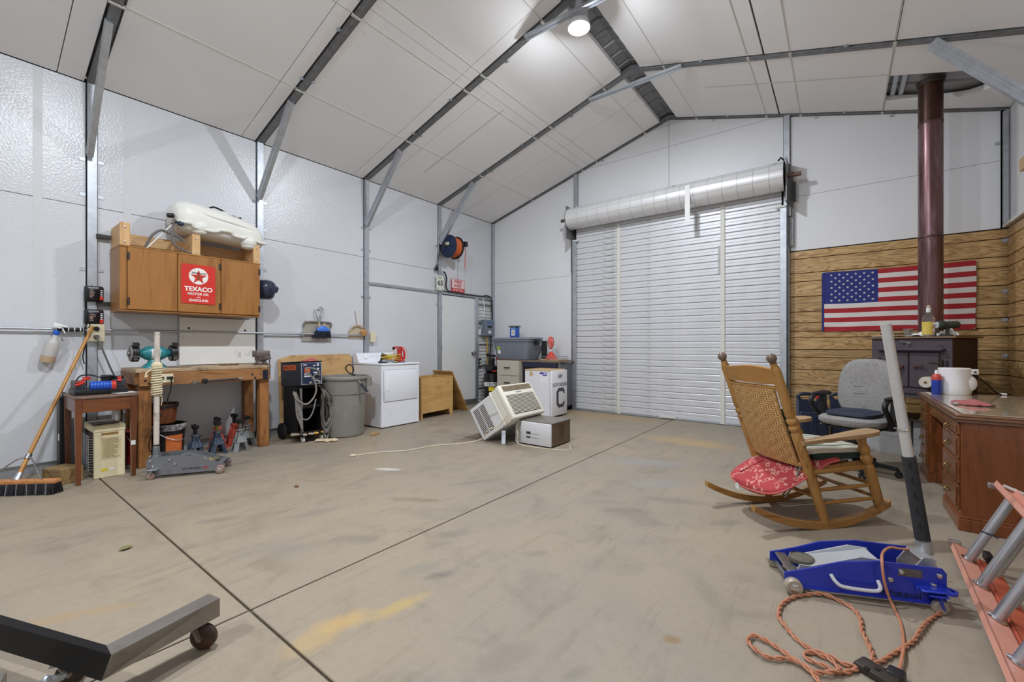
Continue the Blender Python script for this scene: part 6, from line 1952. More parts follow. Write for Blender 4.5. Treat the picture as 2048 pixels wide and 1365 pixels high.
# local: front looks to -Y
MB().bx(-W2, W2, -D2 + .02, D2, .64, 1.235, 0, .005).build('firebox', M_sts, t)
MB().bx(-W2, W2, -D2, -D2 + .022, .64, 1.235, 0, .004).build('front_plate', M_st, t)
MB().bx(-W2 - .05, W2 + .035, -D2 - .03, D2 + .02, 1.235, 1.252, 0, .003).build('top_plate', mat('stove_top', (134, 108, 84), .5, .3, var=.2, vs=5), t)
h_ = MB().prism([(-.27, 1.125), (.28, 1.125), (.235, 1.17), (-.225, 1.17)], 0, .035, on_my(0, -D2 - .0, 0)); h_.build('hood_ledge', M_st, t)
MB().bx(-.26, .27, -D2 - .075, -D2 - .0, 1.112, 1.126, 0, .004).build('heat_deflector', M_st, t)
for s, x0, x1 in ((-1, -.235, -.003), (1, .003, .235)):
    d = MB().bx(x0, x1, -D2 - .02, -D2, .735, 1.095, 0, .006).build('door', M_st, t)
    for z in (.99, .80):
        hg = MB().cyl((s * .25, -D2 - .016, z - .035), (s * .25, -D2 - .016, z + .035), .010, n=10)
        hg.bx(s * .25, s * .16, -D2 - .026, -D2 - .018, z - .008, z + .008)
        hg.build('hinge', M_sts, d)
    lv = MB().bar((s * .05, -D2 - .035, .945), (s * .05 + (.075 if s > 0 else -.02), -D2 - .06, .965 if s > 0 else .90), .012, .012); lv.cyl((s * .05, -D2 - .02, .945), (s * .05, -D2 - .045, .945), .012, n=10)
    lv.build('latch_handle', mat('latch_rust', (104, 62, 50), .5, .4), d)
ch = MB()
for i in range(8):
    z = .85 + i * .022
    ch.tube([(.287 + .006 * math.cos(a), -D2 - .006 + (.004 * math.sin(a) if i % 2 else .0), z + .014 * math.sin(a)) for a in [2 * math.pi * j / 8 for j in range(8)]], .0025, 5, closed=True)
ch.build('chain', M_black, t)
lv = MB().bar((-.05, -D2 - .03, 1.20), (.03, -D2 - .05, 1.195), .012, .01); lv.bar((.03, -D2 - .05, 1.195), (.0, -D2 - .06, 1.175), .010, .008); lv.ball((-.055, -D2 - .03, 1.205), .012)
lv.build('damper_lever', M_galvd, t)
MB().bx(-.26, .26, -D2 - .10, -D2, .635, .652, 0, .004).build('ash_lip', M_st, t)
MB().bx(-.235, .235, -D2 - .012, -D2, .665, .72, 0, .004).build('ash_door', M_st, t)
MB().lathe([(.0, .0), (.05, .0), (.055, .006), (.055, .10), (.05, .106), (.0, .106)], on_my(.17, -D2 - .02, .80) @ TR(0, 0, 0), 22).build('air_control_knob', mat('knob_cream', (214, 206, 190), .5), t)
MB().lathe([(0, .004), (.012, .004), (.012, 0)], on_my(.17, -D2 - .126, .80), 10).build('knob_nut', mat('brass', (166, 130, 70), .4, .8), t)
for (x, y) in ((-.28, -.24), (.28, -.24), (-.28, .24), (.28, .24)):
    MB().bx(x - .03, x + .03, y - .03, y + .03, .40, .64).build('leg', M_sts, t)
MB().bx(-.33, .33, -.30, .30, .385, .40, 0, .003).build('base_plate', M_sts, t)
for (x, z) in ((.05, 1.17), (.04, .88), (-.08, .85)):
    MB().lathe([(0, .004), (.008, .003), (.009, 0)], on_px(W2, x, z), 8).build('rivet', M_galvd, t)
# concrete blocks under it
M_cb = mat('concrete_block', (166, 166, 166), .85, var=.08, vs=10, bmp=.25, bs=70)
ca, sa = math.cos(RAD(-26)), math.sin(RAD(-26))
k = 0
lbl = {(-1, 0): 'lower left concrete block under the wood stove', (1, 0): 'lower right concrete block under the wood stove', (-1, 1): 'upper left concrete block under the wood stove', (1, 1): 'upper right concrete block under the wood stove'}
for lv_ in (0, 1):
    for sx in (-1, 1):
        cb = thing('concrete_block', lbl[(sx, lv_)], 'concrete block', (.70 + ca * sx * .205 - sa * -.15, 6.27 + sa * sx * .205 + ca * -.15, lv_ * .192), -26, 'concrete blocks under the stove')
        b = MB()
        b.bx(-.195, .195, -.095, -.065, 0, .19, 0, .002); b.bx(-.195, .195, .065, .095, 0, .19, 0, .002)
        for x in (-.18, 0, .18):
            b.bx(x - .015, x + .015, -.065, .065, 0, .19)
        b.build('shell', M_cb, cb)
for sx in (-1, 1):
    cb = thing('concrete_block', ('left' if sx < 0 else 'right') + ' rear concrete pier behind the front blocks under the stove', 'concrete block', (.70 + ca * sx * .205 - sa * .17, 6.27 + sa * sx * .205 + ca * .17, 0), -26, 'concrete blocks under the stove')
    MB().bx(-.195, .195, -.095, .095, 0, .383, 0, .003).build('shell', M_cb, cb)
# stove pipe
t = thing('stove_pipe', 'tall rust coloured stove pipe rising from the stove to the roof', 'stove pipe', (.76, 6.29, 1.253))
m, nt, bs = new_mat('heat_tinted_pipe')
v = coords(nt, 'Object', (9, 9, 1.2))
f1 = noise(nt, v, 1.2, 5, .65, .8)
r1 = ramp(nt, [(.3, lin((72, 46, 48))), (.5, lin((108, 78, 78))), (.62, lin((126, 98, 104))), (.75, lin((92, 74, 110)))])
nt.links.new(f1, r1.inputs[0])
nt.links.new(r1.outputs[0], bs.inputs['Base Color'])
bs.inputs['Roughness'].default_value = .3; bs.inputs['Metallic'].default_value = .55
M_pipe = m
M_pipet = mat('pipe_sooty', (74, 46, 34), .35, .5, var=.5, vs=4, dirt=(24, 20, 18), dirt_amt=.6, ds=3)
for (z0, z1, mm) in ((0, 1.05, M_pipe), (1.05, 2.25, M_pipe), (2.25, 2.66, M_pipet)):
    p = MB().lathe([(.0985, z0), (.0985, z1)], None, 32, cap=False)
    p.build('pipe_section', mm, t)
for z in (1.05, 2.25):
    MB().lathe([(.0988, z - .012), (.1015, z - .008), (.1015, z + .008), (.0988, z + .012)], None, 32, cap=False).build('joint_ring', mat('pipe_ring', (86, 64, 62), .4, .6), t)
    for a in (200, 260, 320):
        MB().ball((.1015 * math.cos(RAD(a)), .1015 * math.sin(RAD(a)), z - .03), .005, 8).build('screw', M_black, t)
MB().lathe([(.105, 0), (.13, .004), (.13, .012), (.1, .03)], None, 32, cap=False).build('collar', M_sts, t)
# things on the stove
def on_stove(lx, ly, z=1.2525):
    return (.70 + ca * lx - sa * ly, 6.27 + sa * lx + ca * ly, z)
t = thing('liquor_bottle', 'clear glass bottle with yellow label on the stove top', 'bottle', on_stove(.115, -.20))
M_gl = mat('clear_glass', (238, 242, 240), .05, trans=.95, ior=1.45)
MB().lathe([(.045, 0), (.050, .006), (.050, .175), (.044, .205), (.022, .235), (.018, .255), (.018, .288), (.021, .29), (.021, .298), (.018, .30)], None, 24).build('glass', M_gl, t)
MB().lathe([(.0508, .02), (.0508, .15)], None, 24, cap=False, a0=150, a1=300).build('label', mat('label_yellow', (214, 190, 90), .5, var=.15, vs=40), t)
MB().lathe([(.0192, .245), (.0195, .298), (.0, .30)], None, 16, cap=False).build('neck_wrap', M_wht, t)
MB().cyl((0, 0, .30), (0, 0, .318), .015, n=12).build('cork', mat('cork_cream', (206, 190, 160), .6), t)
t = thing('flashlight', 'dark green swivel flashlight on a stand on the stove top', 'flashlight', on_stove(.235, -.17))
M_gr = mat('flashlight_green', (58, 64, 58), .45)
M = TR(0, 0, .115, 0, 0, 20)
MB().lathe([(.0, -.07), (.038, -.07), (.044, -.06), (.044, -.02), (.034, .0), (.036, .03), (.036, .09), (.03, .10), (0, .10)], M @ TR(0, 0, 0, 0, 90, 0), 20).build('head', M_gr, t)
MB().lathe([(.0, -.073), (.034, -.071)], M @ TR(0, 0, 0, 0, 90, 0), 20, cap=False).build('lens', mat('lens_grey', (170, 176, 180), .15), t)
for (y, z) in ((-.014, .012), (.014, .012), (0, -.014)):
    MB().ball(M @ Vector((-.0725, y, z)), .008, 8).build('led', M_wht, t)
s_ = MB().cyl((.01, 0, .02), (.01, 0, .085), .014, n=12); s_.lathe([(.05, 0), (.052, .008), (.03, .02), (.015, .024)], TR(.01, 0, 0), 20); s_.ball((.01, 0, .08), .02, 12)
s_.build('stand', M_gr, t)
t = thing('drinking_glass', 'short clear drinking glass on the stove top', 'glass', on_stove(-.04, -.22))
MB().lathe([(.0, .006), (.034, .006), (.038, .085), (.041, .085), (.036, 0), (0, 0)], None, 22, cap=False).build('tumbler', M_gl, t)
MB().lathe([(.0, .05), (.0355, .05), (.0375, .075), (0, .075)], None, 20).build('contents', mat('glass_contents', (146, 140, 138), .5), t)
t = thing('paper_plate', 'paper plate with orange scraps on the left of the stove top', 'plate', on_stove(-.25, -.19))
MB().lathe([(.0, .004), (.08, .004), (.115, .014), (.12, .016), (.115, .008), (.08, .0), (0, .0)], None, 30, cap=False).build('plate', M_wht, t)
for (x, y, r) in ((-.03, -.04, 10), (.02, .01, 60), (.05, -.03, 120)):
    MB().box((x, y, .016), (.08, .02, .018), 0, .004, rot=(0, 0, r)).build('orange_scrap', mat('scrap_orange', (216, 142, 78), .6), t)
crumpled('paper_towel', 'crumpled white paper towels between the glass and the bottle', 'paper towel', on_stove(.04, -.17), .22, .16, .06, M_wht, 31, -26, .002)
crumpled('paper_towel', 'white paper sheet standing up behind the bottle on the stove', 'paper towel', on_stove(.20, -.03), .16, .08, .10, M_wht, 33, -26, .002)
t = thing('stove_poker', 'black flat poker lying across papers on the stove top', 'poker', on_stove(-.14, -.09, 1.2525), -26)
MB().bx(-.14, .20, -.012, .012, .03, .042, 0, .004).build('blade', M_blackp, t)
MB().bx(-.19, -.14, -.02, .02, .025, .047, 0, .006).build('grip', M_blackp, t)
MB().bx(-.10, -.06, -.02, .02, .0, .03).build('rest', M_ivory, t); MB().bx(.10, .14, -.02, .02, .0, .03).build('rest', M_ivory, t)

# ================================================================== roof flashing round the pipe
t = thing('pipe_flashing', 'torn dark metal flashing round the stove pipe under the roof', 'flashing', (.76, 6.29, 3.905))
MB().lathe([(.102, .0), (.112, .03), (.118, .05)], None, 24, cap=False).build('collar', mat('flashing_dark', (60, 52, 48), .6, .4, var=.3), t)
for (x, y) in ((-.28, .06), (-.21, .06)):
    MB().bx(x - .02, x + .02, y - .30, y + .28, .0 - x * KS + .06, .03 - x * KS + .06).build('furring_strip', M_galv, t)

# ================================================================== plastic jugs against the paneling
def jug(label, loc, rotz):
    t = thing('plastic_jug', label, 'jug', loc, rotz, 'dark plastic jugs by the paneling')
    b = MB().bx(-.16, .16, -.065, .065, 0, .36, 0, .025, 3)
    b.prism([(-.16, .33), (.16, .33), (.16, .40), (.10, .46), (-.04, .50), (-.16, .50)], -.055, .055, Matrix(((1, 0, 0, 0), (0, 0, -1, 0), (0, 1, 0, 0), (0, 0, 0, 1))))
    b.build('body', M_navyp, t)
    MB().tube(smooth_path([(-.10, 0, .47), (-.155, 0, .53), (-.10, 0, .565), (.0, 0, .56), (.06, 0, .52), (.05, 0, .47)], 5), .020, 10).build('handle', M_navyp, t)
    MB().lathe([(.03, 0), (.032, .004), (.030, .035), (.0, .037)], TR(.12, -.0, .42, 0, 35, 0), 14).build('red_cap', mat('cap_red', (206, 58, 50), .4), t)
    MB().lathe([(.02, 0), (.018, .016), (0, .018)], TR(.03, -.062, .535, 90, 0, 0), 10).build('red_vent', mat('cap_red', (206, 58, 50), .4), t)
    for i in range(3):
        MB().bx(-.12 + i * .09, -.06 + i * .09, -.070, -.064, .06, .30, 0, .003).build('moulded_panel', M_navyp, t)
    for (x, z) in ((-.09, .28), (.0, .10), (.09, .22)):
        MB().ball((x, -.07, z), .014, 10).build('moulded_stud', M_navyp, t)
jug('left dark blue plastic jug with red caps behind the rocking chair', (-.27, 6.42, 0), 20)
jug('right dark blue plastic jug with red cap behind the office chair', (.06, 6.62, 0), 8)

# ================================================================== office chair
t = thing('office_chair', 'grey fabric office chair with black armrests in front of the stove', 'office chair', (.115, 5.12, 0), -23)
# local: faces -Y
m, nt, bs = new_mat('grey_tweed')
v = coords(nt)
f1 = noise(nt, v, 160, 2, .6); f2 = noise(nt, v, 7, 4, .6)
r1 = ramp(nt, [(.35, lin((122, 120, 118))), (.65, lin((166, 164, 162)))])
nt.links.new(f1, r1.inputs[0])
r2 = ramp(nt, [(.3, (.85, .83, .80)), (.6, (1, 1, 1))]); nt.links.new(f2, r2.inputs[0])
nt.links.new(mixc(nt, .8, r1.outputs[0], r2.outputs[0], 'MULTIPLY'), bs.inputs['Base Color'])
bs.inputs['Roughness'].default_value = .9
bump(nt, bs, f1, .3, .003)
M_tw = m
MB().loft([superring(0, 0, .425, .20, .20, 32, 3), superring(0, 0, .435, .235, .235, 32, 3.2), superring(0, -.0, .46, .255, .25, 32, 3.4), superring(0, 0, .49, .255, .25, 32, 3.4), superring(0, .0, .51, .235, .23, 32, 3.2), superring(0, 0, .518, .15, .15, 32, 3)]).build('seat', M_tw, t)
# back: rounded shield, curved
ctrl = []
rings = []
for k_, (off, sca) in enumerate(((-.038, .82), (-.030, .95), (-.012, 1.0), (.012, 1.0), (.030, .95), (.038, .80))):
    ring = []
    for i in range(40):
        a = 2 * math.pi * i / 40
        c, s_ = math.cos(a), math.sin(a)
        x = .235 * sca * math.copysign(abs(c) ** (2 / 3.0), c)
        z = .275 * sca * math.copysign(abs(s_) ** (2 / 3.0), s_)
        x *= 1 - .10 * (z / .275) * .6
        zz = .76 + z
        yy = .235 + .10 * (zz - .55) - .35 * x * x + off
        ring.append((x, yy, zz))
    rings.append(ring)
MB().loft(rings).build('backrest', M_tw, t)
for z in (.70, .77):
    MB().tube([(x, .235 + .10 * (z - .55) - .35 * x * x - .040, z) for x in [-.10 + .02 * i for i in range(11)]], .004, 6).build('stitched_seam', mat('seam_grey', (112, 110, 108), .9), t)
MB().bx(-.03, .03, .285, .32, .42, .72, 0, .01, 2).build('back_bracket', M_blackp, t)
MB().bx(-.22, .22, -.19, .19, .405, .428, 0, .01).build('seat_pan', M_blackp, t)
for s in (-1, 1):
    x = s * .285
    a_ = MB()
    a_.tube(smooth_path([(x, .16, .685), (x, .05, .70), (x, -.08, .695), (x, -.17, .665), (x, -.185, .615), (x, -.13, .56), (x - s * .01, -.05, .49), (x - s * .03, -.02, .44)], 6), .021, 10)
    a_.loft([superring(x, .0, .683, .028, .15, 20, 3), superring(x, 0, .70, .036, .165, 20, 3), superring(x, .0, .712, .026, .14, 20, 3)])
    a_.bar((x, .03, .69), (x - s * .005, .01, .45), .045, .055)
    a_.build('armrest', M_blackp, t)
    MB().bx(min(x, x - s * .12), max(x, x - s * .12), -.03, .05, .41, .43).build('arm_bracket', M_blackp, t)
MB().cyl((0, 0, .10), (0, 0, .41), .028, n=16).build('gas_column', M_blackp, t)
MB().cyl((0, 0, .07), (0, 0, .13), .045, n=16).build('hub', M_blackp, t)
for i in range(5):
    a = RAD(i * 72 + 12)
    x, y = .30 * math.cos(a), .30 * math.sin(a)
    MB().bar((.03 * math.cos(a), .03 * math.sin(a), .10), (x, y, .072), .045, .03, 0, .008).build('base_arm', M_blackp, t)
    w = MB()
    for q in (-.014, .014):
        w.lathe([(0, -.009), (.022, -.009), (.027, -.004), (.027, .004), (.022, .009), (0, .009)], TR(x, y, .027, 0, 0, math.degrees(a)) @ TR(0, q, 0, 90, 0, 0), 16)
    w.cyl((x, y, .03), (x, y, .07), .009, n=8)
    w.build('caster', M_black, t)
MB().loft([superring(0, -.03, .518, .17, .17, 28, 4), superring(0, -.03, .53, .19, .185, 28, 4), superring(0, -.03, .548, .188, .183, 28, 4), superring(0, -.03, .556, .16, .16, 28, 4)]).build('gel_pad', mat('pad_navy', (50, 56, 72), .5, bmp=.3, bs=30), t)
for i in range(7):
    MB().tube([(-.15, -.16 + i * .045, .556), (0, -.13 + i * .045, .560), (.15, -.16 + i * .045, .556)], .006, 6).build('pad_ridge', mat('pad_navy', (50, 56, 72), .5, bmp=.3, bs=30), t)

# ================================================================== executive desk
t = thing('wooden_desk', 'large reddish brown wooden desk with glass top and brass drawer pulls', 'desk', (.585, 3.86, 0))
M_dw = wood('desk_cherry', (124, 68, 32), (88, 45, 20), 'Z', .32, .8, streak=9, coat=.25, bm=.02)
M_dwX = wood('desk_cherry_rail', (122, 71, 36), (86, 47, 22), 'Y', .32, .8, streak=9, coat=.25, bm=.02)
LX, LY = .80, 1.62
def pedestal(y0, y1, front_drawers=True):
    MB().bx(.022, LX - .02, y0, y1, .07, .68, 0, .003).build('pedestal', M_dw, t)
    b = MB().bx(.008, LX - .01, y0 - .012, y1 + .012, .0, .075, 0, .004); b.bx(.013, LX - .015, y0 - .006, y1 + .006, .075, .09, 0, .003)
    b.build('plinth', M_dw, t)
    z = .675
    for h in (.085, .15, .16, .165):
        z0 = z - h
        d = MB().bx(.008, .024, y0 + .018, y1 - .018, z0 + .006, z - .004, 0, .004).build('drawer', M_dwX, t)
        yc_ = (y0 + y1) / 2
        MB().bx(.003, .008, y0 + .035, y1 - .035, z0 + .02, z - .018, 0, .003).build('drawer_panel', M_dwX, d)
        zc_ = (z0 + z) / 2
        for yy in (yc_,):
            p = MB().lathe([(0, .0), (.018, .0), (.018, .003), (0, .004)], TR(.003, yy - .03, zc_, 0, -90, 0), 12)
            p.lathe([(0, .0), (.018, .0), (.018, .003), (0, .004)], TR(.003, yy + .03, zc_, 0, -90, 0), 12)
            p.tube(smooth_path([(-.002, yy - .035, zc_), (-.016, yy - .03, zc_ - .016), (-.020, yy, zc_ - .024), (-.016, yy + .03, zc_ - .016), (-.002, yy + .035, zc_)], 4), .0045, 6)
            p.bx(.0, .003, yy - .05, yy + .05, zc_ - .012, zc_ + .014)
            p.build('brass_pull', mat('aged_brass', (150, 124, 78), .35, .9), d)
        z = z0
pedestal(.015, .52)
pedestal(1.22, LY - .02)
MB().bx(.02, .036, .52, 1.22, .585, .68, 0, .003).build('centre_drawer', M_dwX, t)
MB().bx(LX - .06, LX - .04, .52, 1.22, .15, .68).build('modesty_panel', M_dw, t)
tp = MB().bx(-.012, LX + .01, -.012, LY + .012, .70, .715, 0, .004); tp.bx(.0, LX, .0, LY, .68, .702, 0, .004); tp.bx(-.004, LX + .004, -.004, LY + .004, .715, .73, 0, .005)
tp.build('top', wood('desk_top', (124, 88, 62), (94, 62, 42), 'Y', .3, .6, streak=9, coat=.3, bm=.01), t)
MB().bx(.03, LX - .02, .03, LY - .03, .7305, .736, 0, .002).build('glass_sheet', mat('desk_glass', (176, 160, 138), .08, coat=.6, var=.04, vs=3), t)
t = thing('spray_can', 'blue and red aerosol can with white cap on the desk', 'spray can', (.675, 5.27, .7365))
MB().lathe([(.032, 0), (.034, .003), (.034, .125)], None, 22, cap=True).build('can', mat('can_blue', (50, 76, 176), .3, .2, var=.1, vs=30), t)
MB().lathe([(.0341, .125), (.034, .155), (.026, .172), (.016, .178)], None, 22, cap=False).build('shoulder', mat('can_red', (196, 76, 70), .35), t)
MB().lathe([(.016, .176), (.012, .184), (.012, .205), (.008, .21), (0, .21)], None, 14).build('nozzle', M_wht, t)
t = thing('white_bucket', 'white paper wrapped bucket with a lid tab at the far end of the desk', 'bucket', (.80, 5.36, .7365))
random.seed(14)
rg = []
for z, r in ((0, .10), (.01, .105), (.06, .107), (.12, .105), (.20, .103), (.225, .105), (.23, .10)):
    rg.append([(r * (1 + .03 * math.sin(5 * a + z * 20)) * math.cos(a) * 1.0, r * (1 + .03 * math.sin(5 * a + z * 20)) * math.sin(a), z) for a in [2 * math.pi * i / 32 for i in range(32)]])
MB().loft(rg).build('tub', mat('paper_pail', (234, 234, 236), .5, bmp=.3, bs=9), t)
MB().loft([superring(.105, -.04, .18, .035, .012, 16, 3), superring(.105, -.04, .225, .035, .012, 16, 3)]).build('handle_tab', M_wht, t)
MB().lathe([(0, .01), (.008, .01), (.008, 0)], on_my(.115, -.053, .20), 8).build('tab_hole', M_print, t)
MB().ball((.085, -.03, .10), (.05, .04, .07), 14).build('bag_fold', mat('paper_pail', (234, 234, 236), .5, bmp=.3, bs=9), t)
MB().tube(smooth_path([(.12, .02, .18), (.20, .06, .10), (.26, .10, .03), (.30, .12, .006)], 5), .006, 6).build('wire_lead', M_blackp, t)
MB().box((.31, .125, .01), (.05, .02, .016), 0, .004).build('lead_tip', M_wht, t)
crumpled('shop_rag', 'crumpled dusty pink rag on the glass of the desk', 'rag', (.76, 4.49, .7365), .17, .24, .045, mat('rag_pink', (166, 96, 96), .85, var=.15, vs=25), 41, 30)

# board end on the right wall
t = thing('wall_shelf', 'raw wood shelf end sticking out high on the right wall', 'shelf', (1.445, 6.2, 2.92))
MB().bx(-.05, .0, -.55, .16, -.06, .06, 0, .004).build('board', M_pineY, t)
MB().bx(-.03, .0, -.5, -.45, -.20, -.06, 0, .003).build('bracket', M_pine, t)
# ================================================================== rocking chair
M_rk = wood('rocker_oak', (172, 126, 66), (132, 88, 40), 'Z', .38, 1.0, coat=.15, bm=.04)
M_rkX = wood('rocker_oak_long', (170, 124, 66), (130, 86, 40), 'X', .38, 1.0, coat=.15, bm=.04)
M_arm = wood('rocker_arm_worn', (164, 134, 98), (128, 98, 66), 'X', .5, 1.0, bm=.04)
def weave_mat(name, axes, sa, sb, c1, c2, gap):
    m, nt, b = new_mat(name)
    tc = N(nt, 'ShaderNodeTexCoord'); sp = N(nt, 'ShaderNodeSeparateXYZ')
    nt.links.new(tc.outputs['Object'], sp.inputs[0])
    a = math_n(nt, 'MULTIPLY', sp.outputs['XYZ'.index(axes[0])], sa)
    c = math_n(nt, 'MULTIPLY', sp.outputs['XYZ'.index(axes[1])], sb)
    fa, fc = math_n(nt, 'FRACT', math_n(nt, 'ADD', a, 100.0)), math_n(nt, 'FRACT', math_n(nt, 'ADD', c, 100.0))
    cell = math_n(nt, 'ADD', math_n(nt, 'FLOOR', math_n(nt, 'ADD', a, 100.0)), math_n(nt, 'FLOOR', math_n(nt, 'ADD', c, 100.0)))
    hor = math_n(nt, 'LESS_THAN', math_n(nt, 'MODULO', cell, 4.0), 1.5)
    def arch(f):
        d = math_n(nt, 'MULTIPLY', math_n(nt, 'ABSOLUTE', math_n(nt, 'SUBTRACT', f, .5)), 2.0)
        return math_n(nt, 'SUBTRACT', 1.0, math_n(nt, 'POWER', d, 3.0))
    mix = N(nt, 'ShaderNodeMix', data_type='FLOAT')
    nt.links.new(hor, mix.inputs[0]); nt.links.new(arch(fa), mix.inputs[2]); nt.links.new(arch(fc), mix.inputs[3])
    h = mix.outputs[0]
    r = ramp(nt, [(.08, lin(gap)), (.35, lin(c2)), (.9, lin(c1))])
    nt.links.new(h, r.inputs[0])
    v = coords(nt)
    n_ = noise(nt, v, 45, 3, .6)
    r2 = ramp(nt, [(.3, (.78, .76, .72)), (.7, (1.1, 1.1, 1.08))]); nt.links.new(n_, r2.inputs[0])
    nt.links.new(mixc(nt, .9, r.outputs[0], r2.outputs[0], 'MULTIPLY'), b.inputs['Base Color'])
    b.inputs['Roughness'].default_value = .55
    bump(nt, b, h, .6, .006)
    return m
M_wv = weave_mat('rattan_weave', 'YZ', 46.0, 70.0, (204, 162, 104), (150, 104, 54), (56, 36, 20))
M_ws = weave_mat('rattan_seat_weave', 'XY', 60.0, 60.0, (176, 130, 76), (136, 92, 48), (70, 44, 24))

t = thing('rocking_chair', 'oak rocking chair with woven rattan back leaning back on its rockers', 'rocking chair', (-.245, 3.56, 0), 46.4)
HY_ = .238
for s in (-1, 1):
    # rocker runner
    top, bot = [], []
    for i in range(25):
        x = -.515 + i * (.985 / 24)
        z = .52 * x * x
        top.append((x, z + .046 - .012 * abs(x)))
        bot.append((x, z))
    poly = bot + top[::-1]
    M = Matrix(((1, 0, 0, 0), (0, 0, -1, s * HY_), (0, 1, 0, 0), (0, 0, 0, 1)))
    MB().prism(poly, -.019, .019, M).build('rocker', M_rkX, t)
    # rear post
    pb, pt = Vector((.0, s * HY_, .03)), Vector((-.40, s * (HY_ + .002), 1.115))
    prof = [(.024, 0), (.028, .10), (.030, .40), (.031, .535), (.024, .548), (.033, .56), (.033, .575), (.023, .585), (.032, .60), (.034, .615), (.024, .628), (.031, .645), (.029, .70), (.030, .90), (.026, .915), (.019, .93), (.021, .945)]
    MB().turn(pb, pt, prof).build('rear_post', M_rk, t)
    fb = pb.lerp(pt, .965)
    MB().turn(pb.lerp(pt, .938), pb.lerp(pt, 1.0), [(.018, 0), (.014, .1), (.024, .28), (.031, .52), (.027, .78), (.012, .96), (0, 1)]).build('finial', mat('worn_finial', (112, 94, 82), .3, var=.3, vs=30), t)
    # front leg
    f0, f1 = Vector((.395, s * (HY_ + .012), .10)), Vector((.235, s * (HY_ + .02), .582))
    MB().turn(f0, f1, [(.026, 0), (.030, .15), (.031, .55), (.030, .60), (.021, .63), (.032, .67), (.034, .72), (.022, .76), (.031, .80), (.032, .85), (.021, .90), (.027, .95), (.026, 1)]).build('front_leg', M_rk, t)
    for (a0, a1) in (((-.07, .245), (.345, .265)), ((-.04, .16), (.375, .178))):
        MB().turn((a0[0], s * HY_, a0[1]), (a1[0], s * (HY_ + .012), a1[1]), [(.010, 0), (.014, .5), (.010, 1)], 10).build('side_rung', M_rkX, t)
    MB().turn((-.125, s * HY_, .36), (.315, s * (HY_ + .014), .385), [(.016, 0), (.018, .5), (.016, 1)], 10).build('seat_rail', M_rkX, t)
    # arm
    ap = [(-.205, -.028), (-.10, -.03), (.05, -.036), (.18, -.052), (.28, -.062), (.335, -.05), (.355, -.015), (.35, .025), (.32, .052), (.25, .062), (.12, .05), (-.05, .032), (-.205, .026)]
    Mx_ = TR(0, s * (HY_ + .022), .575, 0, -6.0, 0)
    if s < 0:
        ap = [(a, -b_) for a, b_ in ap][::-1]
    MB().prism(ap, -.012, .012, Mx_).build('arm', M_arm, t)
for (x, z, r) in ((.345, .265, .012), (.375, .18, .012), (-.045, .19, .012), (.318, .385, .016), (-.125, .355, .016)):
    MB().turn((x, -HY_, z), (x, HY_, z), [(r * .8, 0), (r * 1.1, .2), (r, .35), (r * 1.3, .5), (r, .65), (r * 1.1, .8), (r * .8, 1)], 12).build('cross_rung', M_rk, t)
def back_pt(v, y, off=0.0):     # v along the post
    x = -.40 * v; z = .03 + 1.085 * v
    bow = .035 * (1 - (y / .24) ** 2)
    return (x - bow - off, y, z)
# head slat with a shaped top edge
def slat(u, v):
    y = -.225 + .45 * u
    tt = .825 + v * (.088 + .014 * math.sin(math.pi * u) + .006 * math.sin(2 * math.pi * u))
    return back_pt(tt, y)
MB().grid(slat, 20, 6, thick=.018).build('head_slat', wood('rocker_slat', (174, 124, 62), (140, 92, 42), 'Y', .36, .8, coat=.15, bm=.02), t)
for tt in (.80, .345):
    MB().tube([back_pt(tt, -.23 + .46 * i / 12) for i in range(13)], .014, 10).build('back_rail', M_rk, t)
MB().grid(lambda u, v: back_pt(.335 + .46 * v, -.20 + .395 * u, .012 * math.sin(math.pi * v)), 20, 30, thick=.012).build('woven_back', M_wv, t)
MB().grid(lambda u, v: (-.11 + .43 * u, -.235 + .47 * v, .378 + .03 * u - .012 * math.sin(math.pi * v) + .012), 16, 16, thick=.022).build('woven_seat', M_ws, t)

